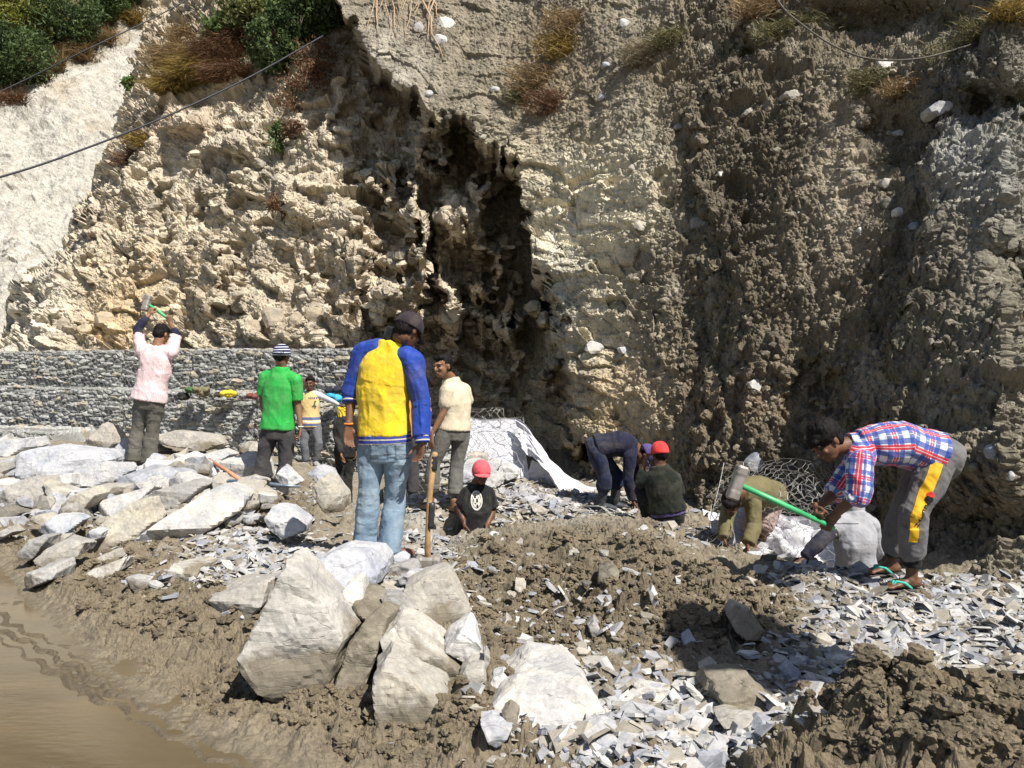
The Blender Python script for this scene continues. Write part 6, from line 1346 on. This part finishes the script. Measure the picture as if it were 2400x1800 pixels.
sheet('fabric_sheet', [W(1246, 1078, 10.05), W(1262, 1085, 10.0), W(1290, 1110, 9.9), W(1316, 1152, 9.8)], [W(1230, 1136, 10.1), W(1245, 1140, 10.05), W(1270, 1145, 10.0), W(1314, 1156, 9.8)], 'shaded fabric panel under the diagonal fold', fold=.02, seed=5)
sheet('fabric_sheet', [W(1650, 1182, 7.9), W(1760, 1196, 7.9), W(1850, 1205, 7.6), W(1975, 1225, 7.4)], [W(1690, 1275, 7.5), W(1770, 1306, 7.4), W(1860, 1330, 7.1), W(1985, 1352, 6.95)], 'crumpled white fabric sheet in the trench behind the man in olive', fold=.14, seed=8)
def bil(a, b, c, d, bulge=0):
    a, b, c, d = [np.array(list(q)) for q in (a, b, c, d)]
    def fn(s, t, S, T): u, v = s / S, t / T; q = (a * (1 - u) + b * u) * (1 - v) + (d * (1 - u) + c * u) * v; return q + np.array([0, -1, .2]) * bulge * math.sin(u * 3.1) * math.sin(v * 3.1) + .03 * np.array([math.sin(7 * s + t * 3), math.sin(5 * t + s * 8), math.sin(6 * s - 4 * t)])
    return fn
def net(a, b, c, d, cell, label, r=.0032, jit=.12, bulge=.1, seed=0, extra=None):
    S_ = (Vector(b) - Vector(a)).length; T_ = (Vector(d) - Vector(a)).length; f = bil(a, b, c, d, bulge); sg = hexsegs(S_, T_, cell, jit, seed)
    segs = netmap(sg, lambda s, t: f(s, t, S_, T_)); ed = []
    for k in range(24):
        for (p, q) in (((k / 24 * S_, 0), ((k + 1) / 24 * S_, 0)), ((k / 24 * S_, T_), ((k + 1) / 24 * S_, T_)), ((0, k / 24 * T_), (0, (k + 1) / 24 * T_)), ((S_, k / 24 * T_), (S_, (k + 1) / 24 * T_))): ed.append((f(*p, S_, T_), f(*q, S_, T_)))
    o = wires('wire_net', np.concatenate([segs, np.array(ed)]), r, base=a, label=label, cat='wire net', group='loose hexagonal wire nets'); return o
net(W(1083, 1125, 10.0), W(1230, 1140, 9.9), W(1222, 982, 10.25), W(1083, 975, 10.5), .105, 'tall wire basket side hung in front of the white fabric', bulge=.06)
net(W(1095, 1000, 10.5), W(1185, 985, 10.4), W(1185, 962, 10.6), W(1095, 955, 10.7), .12, 'upright wire ends above the fabric edge', jit=.25, seed=6)
net(W(1130, 1165, 8.9), W(1420, 1195, 8.8), W(1440, 1160, 9.9), W(1150, 1135, 9.9), .10, 'wire net lying flat over the rubble beside the bending man in navy', bulge=.0, seed=2, r=.004)
net(W(1695, 1305, 7.1), W(1990, 1350, 6.75), W(1985, 1205, 7.1), W(1680, 1160, 7.6), .085, 'wire net bulging in front of the crumpled fabric in the trench', bulge=.12, seed=3, r=.0019)
net(W(1655, 1165, 7.9), W(1980, 1215, 7.5), W(1960, 1090, 8.0), W(1740, 1075, 8.2), .08, 'upper wire net leaning on the clay bank behind the man in olive', bulge=.2, seed=7, r=.0019, jit=.18)
net(W(1670, 1200, 7.6), W(1960, 1240, 7.4), W(1950, 1130, 7.7), W(1690, 1080, 8.0), .08, 'second loose layer of wire net over the clay bank', bulge=.25, seed=9, r=.0017, jit=.22)
net(W(1650, 1310, 6.9), W(1725, 1330, 6.7), W(1712, 1180, 7.3), W(1660, 1180, 7.5), .10, 'narrow strip of wire net left of the man in olive', bulge=.05, seed=12)
# ------------------------------------------------------------ cables
def cable(name, pts, r, mat, label, sag=0):
    P = [Vector(p) for p in pts]; out = []
    for i in range(len(P) - 1):
        for k in range(12): t = k / 12; q0, q1, q2, q3 = P[max(i - 1, 0)], P[i], P[i + 1], P[min(i + 2, len(P) - 1)]; out.append(.5 * ((2 * q1) + (q2 - q0) * t + (2 * q0 - 5 * q1 + 4 * q2 - q3) * t * t + (3 * q1 - q0 - 3 * q2 + q3) * t ** 3))
    out.append(P[-1]); v = Vol(); v.loft(out, [r] * len(out), [r] * len(out), Vector((0, 0, 1)), 8); return mk(name, np.concatenate(v.V), v.F, mat, base=P[0], label=label, cat='cable')
M_cab = simple('black_cable', (.035, .035, .04), .5); M_rope = simple('old_rope', (.12, .11, .09), .8, .3)
cable('cable', [W(-500, 545, 10), W(0, 415, 12), W(200, 348, 13), W(400, 268, 14.2), W(590, 178, 15.4), W(757, 84, 16.8)], .017, M_cab, 'thick dark cable crossing the pale slope diagonally up to the bushes')
cable('cable', [W(-400, 395, 16), W(0, 215, 18), W(220, 108, 19), W(360, 42, 20), W(470, -20, 21), W(600, -110, 22)], .015, M_cab, 'thin upper cable crossing the pale slope at the top left')
cable('rope', [W(1790, -60, 9.5), W(1830, 12, 9.4), W(1880, 58, 9.3), W(1955, 108, 9.2), W(2040, 138, 9.1), W(2150, 138, 9.0), W(2260, 110, 9.0), W(2330, 84, 9.1), W(2420, 30, 9.2)], .012, M_rope, 'sagging rope hanging across the top of the clay bank')
# ------------------------------------------------------------ unseen digger added out of view; its oversized arm casts the chip shadow
M_paint = simple('worn_yellow_paint', (.55, .33, .03), .5, .3, 6, .002, .4); M_dsteel = simple('dirty_steel', (.12, .11, .10), .6, .3, 8, .003)
dg = empty('excavator', (6.4, .9, 0), 'yellow excavator standing at the right outside the picture, arm stretched over the chips', 'excavator')
def bar(name, pts, w, h, mat, par=None): v = Vol(); v.loft([Vector(p) for p in pts], w, h, Vector((0, 1, 0)), 4, 1.0); return mk(name, np.concatenate(v.V), v.F, mat, parent=par or dg, smooth=False)
bar('boom', [(6.2, 1.0, 1.5), (5.6, 1.5, 3.3), (5.3, 1.6, 4.0), (4.7, 1.8, 3.9)], [.2, .24, .22, .16], [.22, .3, .26, .18], M_paint)
bar('stick', [(4.9, 1.5, 3.9), (4.3, 1.85, 3.7), (3.6, 2.6, 3.45), (3.05, 3.2, 3.35)], [.34, .44, .42, .34], [.28, .38, .38, .3], M_paint)
bk = []; n_b = 9
for y_ in (-.42, .42):
    for k in range(n_b): q = k / (n_b - 1) * 3.7 - .9; bk.append((2.96 + .34 * math.cos(q), 3.27 + y_, 3.3 + .34 * math.sin(q)))
    for k in range(n_b): q = k / (n_b - 1) * 3.7 - .9; bk.append((2.96 + .31 * math.cos(q), 3.27 + y_, 3.3 + .31 * math.sin(q)))
m_ = n_b; Fb = []
for k in range(m_ - 1): Fb += [[k, k + 1, 2 * m_ + k + 1, 2 * m_ + k], [m_ + k + 1, m_ + k, 3 * m_ + k, 3 * m_ + k + 1], [k, m_ + k, m_ + k + 1, k + 1], [2 * m_ + k + 1, 3 * m_ + k + 1, 3 * m_ + k, 2 * m_ + k]]
bk += [(2.96, 2.85, 3.3), (2.96, 3.69, 3.3)]
for o_, c_ in ((0, 4 * m_), (2 * m_, 4 * m_ + 1)): Fb += [[o_ + k, o_ + k + 1, c_] for k in range(m_ - 1)]
mk('bucket', bk, Fb, M_dsteel, parent=dg, smooth=False); dgs = True
bar('cab', [(6.9, .1, .9), (6.9, .1, 1.3), (6.95, .1, 2.6), (7.0, .1, 2.75)], [.85, .9, .8, .6], [.85, .9, .8, .6], M_paint); bar('engine_house', [(6.4, .6, 1.0), (7.4, -.4, 1.0), (8.4, -1.4, 1.1)], [.8, .9, .8], [.5, .55, .5], M_paint)
for q in (-.9, .9): bar('track', [(5.4 + q * .6, 1.4 + q * .6, .35), (5.7 + q * .6, 1.1 + q * .6, .4), (8.0 + q * .6, -1.2 + q * .6, .4), (8.3 + q * .6, -1.5 + q * .6, .35)], [.28, .36, .36, .28], [.3, .4, .4, .3], M_dsteel)
# ------------------------------------------------------------ clothes left on the wall
def heap(px, py, Y, w, h, mat, label, name='clothing', seed=0):
    c = W(px, py, Y); rs = np.random.RandomState(seed + px); v = Vol(); s_ = Y / F
    for k in range(7): v.ell(c + Vector((rs.uniform(-.4, .4) * w * s_, rs.uniform(-.08, .1), rs.uniform(-.25, .25) * h * s_)), AX, (w * s_ * rs.uniform(.16, .34), .1, h * s_ * rs.uniform(.22, .42)))
    V, N, Fc = v.mesh(.014, 2); V = V + N * (.03 * fbm(V * 12, 3, 4, .5, 1))[:, None]; return mk(name, V, Fc, mat, base=c, label=label, cat='clothing', group='clothes laid on the gabion ledge')
heap(446, 914, 14.3, 30, 14, fabric('dark_green_cloth', (.05, .13, .05)), 'dark green jacket on the wall ledge right of the pink shirt', seed=1)
heap(474, 916, 14.2, 30, 24, fabric('olive_bag', (.17, .15, .08)), 'olive brown bundle on the wall ledge beside the green jacket', 'bundle')
heap(428, 930, 14.3, 22, 18, C_black, 'black garment hanging off the ledge under the green jacket')
heap(511, 924, 14.1, 14, 12, C_black, 'small black garment beside the yellow cloth on the ledge')
heap(534, 924, 14.1, 26, 15, fabric('yellow_cloth', (.75, .58, .04)), 'yellow cloth on the wall ledge left of the green shirt')
heap(594, 928, 13.9, 22, 12, fabric('rust_cloth', (.16, .05, .03)), 'rust brown cloth on the ledge touching the green shirt')
heap(706, 902, 13.6, 18, 34, fabric('maroon_cloth', (.10, .02, .04)), 'maroon and navy jacket hanging behind the boy in the yellow vest')
heap(785, 930, 13.2, 36, 24, fabric('sky_blue_cloth', (.03, .38, .62), .5), 'bright sky blue bag on the wall above the reaching hand of the boy', 'bag')
heap(786, 914, 13.3, 36, 14, C_navy, 'navy garment lying on the sky blue bag')
heap(1072, 880, 9.6, 12, 12, fabric('cyan_cloth', (.03, .38, .62), .5), 'small cyan cloth just behind the neck of the man in cream') if False else None
dg.location.x -= .14; dg.location.y -= .86
v = Vol(); v.ell(W(1880, 1330, 6.3), AX, (.12, .06, .07)); v.ell(W(1905, 1338, 6.25), AX, (.08, .06, .07)); v.ell(W(1850, 1325, 6.3), AX, (.06, .06, .05)); V, N, Fc = v.mesh(.01, 2); V = V + N * (.02 * fbm(V * 14, 3, 4, .5, 1))[:, None]
mk('bucket_bag', V, Fc, C_black, base=W(1880, 1330, 6.3), label='black rubber bag of rubble under the reaching hand of the man in grey', cat='bag')
# ------------------------------------------------------------ plants
def leafmat(name, c1, c2, tr=.25):
    t = NT(name); a = t.attr('Col'); c = t.mix(a.outputs[0], c1, c2); t.b.inputs['Subsurface Weight'].default_value = 0
    m = t.done(c, .6, .35); o = t.n('BsdfTranslucent'); t.l(c, o.inputs[0]); mx = t.n('MixShader'); mx.inputs[0].default_value = tr
    t.l(t.b.outputs[0], mx.inputs[1]); t.l(o.outputs[0], mx.inputs[2]); out = [n for n in t.t.nodes if n.type == 'OUTPUT_MATERIAL'][0]; t.l(mx.outputs[0], out.inputs[0]); return m
ML = [leafmat('leaf_dark', (.03, .055, .018), (.11, .16, .05)), leafmat('leaf_olive', (.07, .09, .025), (.22, .22, .08)), leafmat('leaf_yellowgreen', (.11, .14, .02), (.28, .27, .05)), leafmat('leaf_fresh', (.06, .12, .03), (.14, .22, .06))]
MG = [leafmat('dry_grass', (.20, .125, .055), (.38, .28, .15)), leafmat('golden_grass', (.16, .11, .03), (.38, .27, .07)), leafmat('grey_dry_grass', (.22, .18, .12), (.40, .34, .22)), leafmat('green_grass', (.10, .105, .045), (.24, .21, .10)), leafmat('brown_scrub', (.09, .045, .022), (.22, .12, .06))]
M_bark = simple('bark', (.10, .075, .05), .9, .3, 20, .01)
def leaves(parent, c, rad, n, size, mat, seed, nclump=40, asp=.45, droop=.3, name='crown'):
    rs = np.random.RandomState(seed); c = np.array(c); rad = np.array(rad); cc = rs.normal(size=(nclump, 3)); cc /= np.linalg.norm(cc, axis=1, keepdims=True); cc *= rs.uniform(.25, 1.0, (nclump, 1)) ** .5; cc = c + cc * rad
    k = rs.randint(nclump, size=n); P = cc[k] + rs.normal(size=(n, 3)) * rad.mean() * .17; P[:, 2] -= 0
    d = rs.normal(size=(n, 3)); d[:, 2] -= droop; d /= np.linalg.norm(d, axis=1, keepdims=True); e = np.cross(d, rs.normal(size=(n, 3))); e /= np.linalg.norm(e, axis=1, keepdims=True)
    s_ = size * rs.uniform(.6, 1.4, (n, 1)); V = np.stack([P, P + d * s_ * .5 + e * s_ * asp * .5, P + d * s_, P + d * s_ * .5 - e * s_ * asp * .5], 1).reshape(-1, 3)
    o = mk(name, V, np.arange(n * 4).reshape(n, 4), mat, parent=parent, smooth=False); t = np.repeat((rs.uniform(0, 1, nclump)[k] * .6 + rs.uniform(0, .4, n)), 4); setcol(o, np.repeat(t[:, None], 3, 1)); return cc
def bush(name, base, c, rad, n, size, mat, label, cat, group, seed, nclump=40, asp=.45, tr=.03):
    root = empty(name, base, label, cat, group); cc = leaves(root, c, rad, n, size, mat, seed, nclump, asp, name='crown' if cat == 'tree' else 'foliage')
    segs = []; rs = np.random.RandomState(seed); base = Vector(base); mid = base.lerp(Vector(c), .6); v = Vol(); v.tube([base - Vector((0, 0, .3)), base.lerp(mid, .5) + Vector((.05, 0, 0)), mid], [tr * 1.6, tr * 1.2, tr], 8)
    for q in cc[::max(1, len(cc) // 14)]: v.tube([mid, mid.lerp(Vector(q), .5) + Vector(rs.normal(size=3) * .06), Vector(q)], [tr * .7, tr * .45, tr * .15], 5)
    mk('trunk' if cat == 'tree' else 'stem', np.concatenate(v.V), v.F, M_bark, parent=root); return root
tl = ['feathery dark green tree at the left margin, lowest of those on the ridge', 'dark green tree in the middle of the ridge top left', 'yellow green tree behind the feathery one at top left', 'dark bushy tree at the right end of the ridge top left', 'olive tree on the ridge near the top edge, left', 'small dark tree at the tip of the ridge beside the brown grass']
for k, (px, py, rx, ry, m) in enumerate(((25, 130, 90, 66, 0), (150, 45, 80, 62, 0), (60, 50, 70, 36, 2), (235, -5, 50, 48, 0), (30, 0, 100, 46, 1), (290, -35, 46, 34, 0))):
    v_ = hsurf(px, py + ry * .5); Y = v_.y - 1.2; s_ = Y / F; c = W(px, py, Y); bush('tree', W(px, py + ry * .9, Y + .6), c, (rx * s_, 1.5, ry * s_), 9000, .22, ML[m], tl[k], 'tree', 'trees on the ridge', 50 + k, 70, .3, .1)
for k, (px, py, rx, ry, m, n, sz, lb) in enumerate(((600, 30, 80, 42, 1, 4000, .13, 'mixed olive bush hanging over the pale slope near the top'), (700, 40, 90, 60, 0, 5500, .13, 'deep dark green bush above the end of the thick cable'), (640, 110, 60, 55, 0, 3200, .12, 'dark bush under which the cable ends'),
        (520, 68, 56, 26, 3, 1400, .14, 'fresh green broad leaved bush over the golden grass'), (790, 20, 60, 45, 0, 2600, .12, 'dark bush touching the ledge of roots'), (740, 150, 50, 60, 4, 1500, .09, 'brownish scrub hanging on the rock below the dark bushes'),
        (600, 15, 60, 25, 3, 1200, .16, 'bright green leafy shrub at the top edge'), (310, 195, 26, 16, 3, 300, .2, 'small bamboo like plant at the edge of the pale slope'), (650, 320, 24, 34, 3, 500, .09, 'small green plant on the bedrock in shadow'),
        (685, 225, 50, 50, 4, 900, .07, 'rusty scrub on the bedrock beneath the dark bushes'), (680, 300, 24, 20, 4, 400, .07, 'reddish scrub beside the small green plant'), (650, 480, 26, 28, 4, 400, .07, 'dead pinkish scrub lower on the bedrock'), (400, 116, 20, 18, 3, 300, .1, 'little green plant left of the golden grass'))):
    v_ = surf(px, py + ry * .5); Y = v_.y - .45; s_ = Y / F; c = W(px, py, Y); mm = ML[m] if m < 4 else MG[4]
    bush('bush', (c.x, Y + .35, W(px, py + ry * .8, Y).z), c, (rx * s_, .55 if rx > 40 else .2, ry * s_), n, sz, mm, lb, 'bush', 'bushes at the top of the bedrock', 70 + k, 34 if n > 900 else 14, .45, .025)
def tuft(px, py, w, L, n, mat, label, seed, spread=1.0, out=.5, hang=.6, surfn=None):
    rs = np.random.RandomState(seed); V = []; Fc = []; o_ = 0; c = (surfn or surf)(px, py)
    s_ = c.y / F
    for i in range(n):
        b = Vector(((px + float(np.clip(rs.normal(), -1.7, 1.7)) * w * .4 - HX) * s_, c.y - .05 + rs.normal() * .08, CZ - (py + float(np.clip(rs.normal(), -1.7, 1.7)) * w * .18 - HY) * s_)); a = rs.uniform(0, 6.283); d = Vector((math.cos(a) * spread, math.sin(a) * spread * .6 - out, rs.uniform(.6, 1.3))).normalized(); l = L * rs.uniform(.5, 1.15); wd = rs.uniform(.004, .009) * max(1, c.y / 12)
        sd = d.cross(Vector((rs.normal(), rs.normal(), 0))).normalized() * wd; P = b
        for k in range(5):
            V += [(P - sd * (1 - k / 4.4))[:], (P + sd * (1 - k / 4.4))[:]]; d = (d + Vector((0, -.02, -hang * .42))).normalized(); P = P + d * l / 4
            if k: q = o_ + k * 2; Fc.append([q - 2, q - 1, q + 1, q])
        o_ += 10
    o = mk('grass_clump', V, np.array(Fc), mat, base=c, smooth=False, label=label, cat='grass clump', group='clumps of dry grass on the slope'); t = np.repeat(rs.uniform(0, 1, n), 10); setcol(o, np.repeat(t[:, None], 3, 1)); return o
for k, a in enumerate(((428, 150, 70, .95, 2200, 0, 'large golden brown grass clump hanging over the shaded notch'), (480, 178, 76, .95, 2200, 1, 'olive gold grass clump right of the largest one'), (530, 130, 70, .9, 2000, 4, 'rusty grass mass below the fresh green bush'), (412, 212, 46, .9, 1500, 1, 'lowest golden grass clump over the dark notch'), (545, 180, 64, .85, 1600, 4, 'brown grass at the end of the golden mass'),
        (570, 110, 60, .8, 900, 4, 'dark brown grass under the olive bush'), (330, 330, 30, .4, 300, 1, 'small dry grass tuft at the left edge of the bedrock'), (300, 375, 34, .35, 260, 4, 'reddish grass fringe on the bedrock edge'), (440, 90, 50, .7, 700, 0, 'straw coloured grass left of the fresh green bush'),
        (1520, 135, 50, .5, 700, 2, 'bushy pale brown grass clump above the pale bank'), (1570, 100, 40, .45, 400, 3, 'greenish grass right of the bushy pale clump'), (1340, 60, 52, .4, 700, 0, 'rust coloured grass near the top centre'), (1325, 115, 56, .38, 700, 1, 'yellow green grass under the rust coloured grass'), (1260, 190, 56, .36, 650, 0, 'straw coloured tuft lower on the ledge'), (1290, 245, 50, .36, 600, 4, 'russet tuft just above the recess'),
        (1220, 230, 34, .3, 260, 3, 'small greenish tuft left of the russet tuft'), (1830, 85, 50, .3, 520, 3, 'short green grass mat beneath the rope'), (1780, 30, 46, .45, 520, 0, 'brown grass at the top edge left of the rope'), (2040, 200, 50, .28, 520, 3, 'green herbs under the bright white block'), (2110, 215, 36, .25, 320, 0, 'dry herbs right of the green herbs'), (1890, 60, 40, .3, 320, 3, 'grass tuft crossed by the rope'), (2370, 40, 40, .35, 400, 1, 'grass at the top right corner'), (2290, 80, 44, .25, 300, 3, 'grass under the right end of the rope'), (1970, 70, 40, .22, 240, 3, 'low grass right of the rope bend'), (2230, 130, 60, .2, 260, 3, 'sparse herbs in the upper right clay'))):
    px, py, w, L, n, m, lb = a; big = k in (0, 1, 2, 3, 4, 5, 8)
    tuft(px, py, w * (1 if big else 1.7), L * (1 if big else .62), int(n * (1 if big else 1.7)), MG[m], lb, 200 + k, 1.0 if big else 1.2, .8 if big else .3, .75 if big else .5)
for k, (px, py, n, m) in enumerate(((120, 160, 700, 0), (180, 130, 700, 0), (240, 95, 600, 0), (300, 50, 500, 1), (80, 195, 500, 4), (30, 245, 400, 4))):
    tuft(px, py, 46, .9, n, MG[m], ['orange grass fringe on the ridge, second from the left', 'orange grass fringe in the middle of the ridge', 'tan grass fringe below the dark ridge trees', 'yellowish grass fringe near the tip of the ridge', 'brown grass fringe below the feathery tree', 'brown grass fringe at the left margin'][k], 300 + k, .9, .6, .6, hsurf)
def root_(pts, r, label):
    v = Vol(); v.tube([W(a, b, c) for a, b, c in pts], [r * (1 - .7 * i / (len(pts) - 1)) for i in range(len(pts))], 6); mk('hanging_root', np.concatenate(v.V), v.F, simple('root_bark', (.40, .29, .19), .9, .3), base=W(*pts[0]), label=label, cat='root', group='roots hanging at the top')
yl = lambda px, py: surf(px, py).y - .12
for k in range(16):
    rs_ = np.random.RandomState(k); x0 = 880 + k * 9 + rs_.uniform(-6, 6); L = rs_.uniform(40, 120); pts = [(x0, -30, yl(x0, 0) - .05)]
    for q in range(1, 6): x0 += rs_.uniform(-9, 9); py_ = -30 + L * q / 5 + 12 * q / 5; pts.append((x0, py_, yl(x0, max(py_, 0))))
    root_(pts, rs_.uniform(.012, .03), 'thin pale root dangling in the curtain of roots at the top edge') if k not in (6, 11) else None
root_([(990, 0, yl(990, 0)), (1010, 40, yl(1010, 40)), (1012, 80, yl(1012, 80)), (1030, 110, yl(1030, 110)), (1040, 140, yl(1040, 140))], .025, 'long pale root running down between the white rocks')
root_([(1020, -5, yl(1020, 0)), (1006, 30, yl(1006, 30)), (1004, 70, yl(1004, 70)), (1000, 100, yl(1000, 100))], .022, 'second long root crossing the first one')
print('plants', time.time() - T0)
print('TOTAL', time.time() - T0)
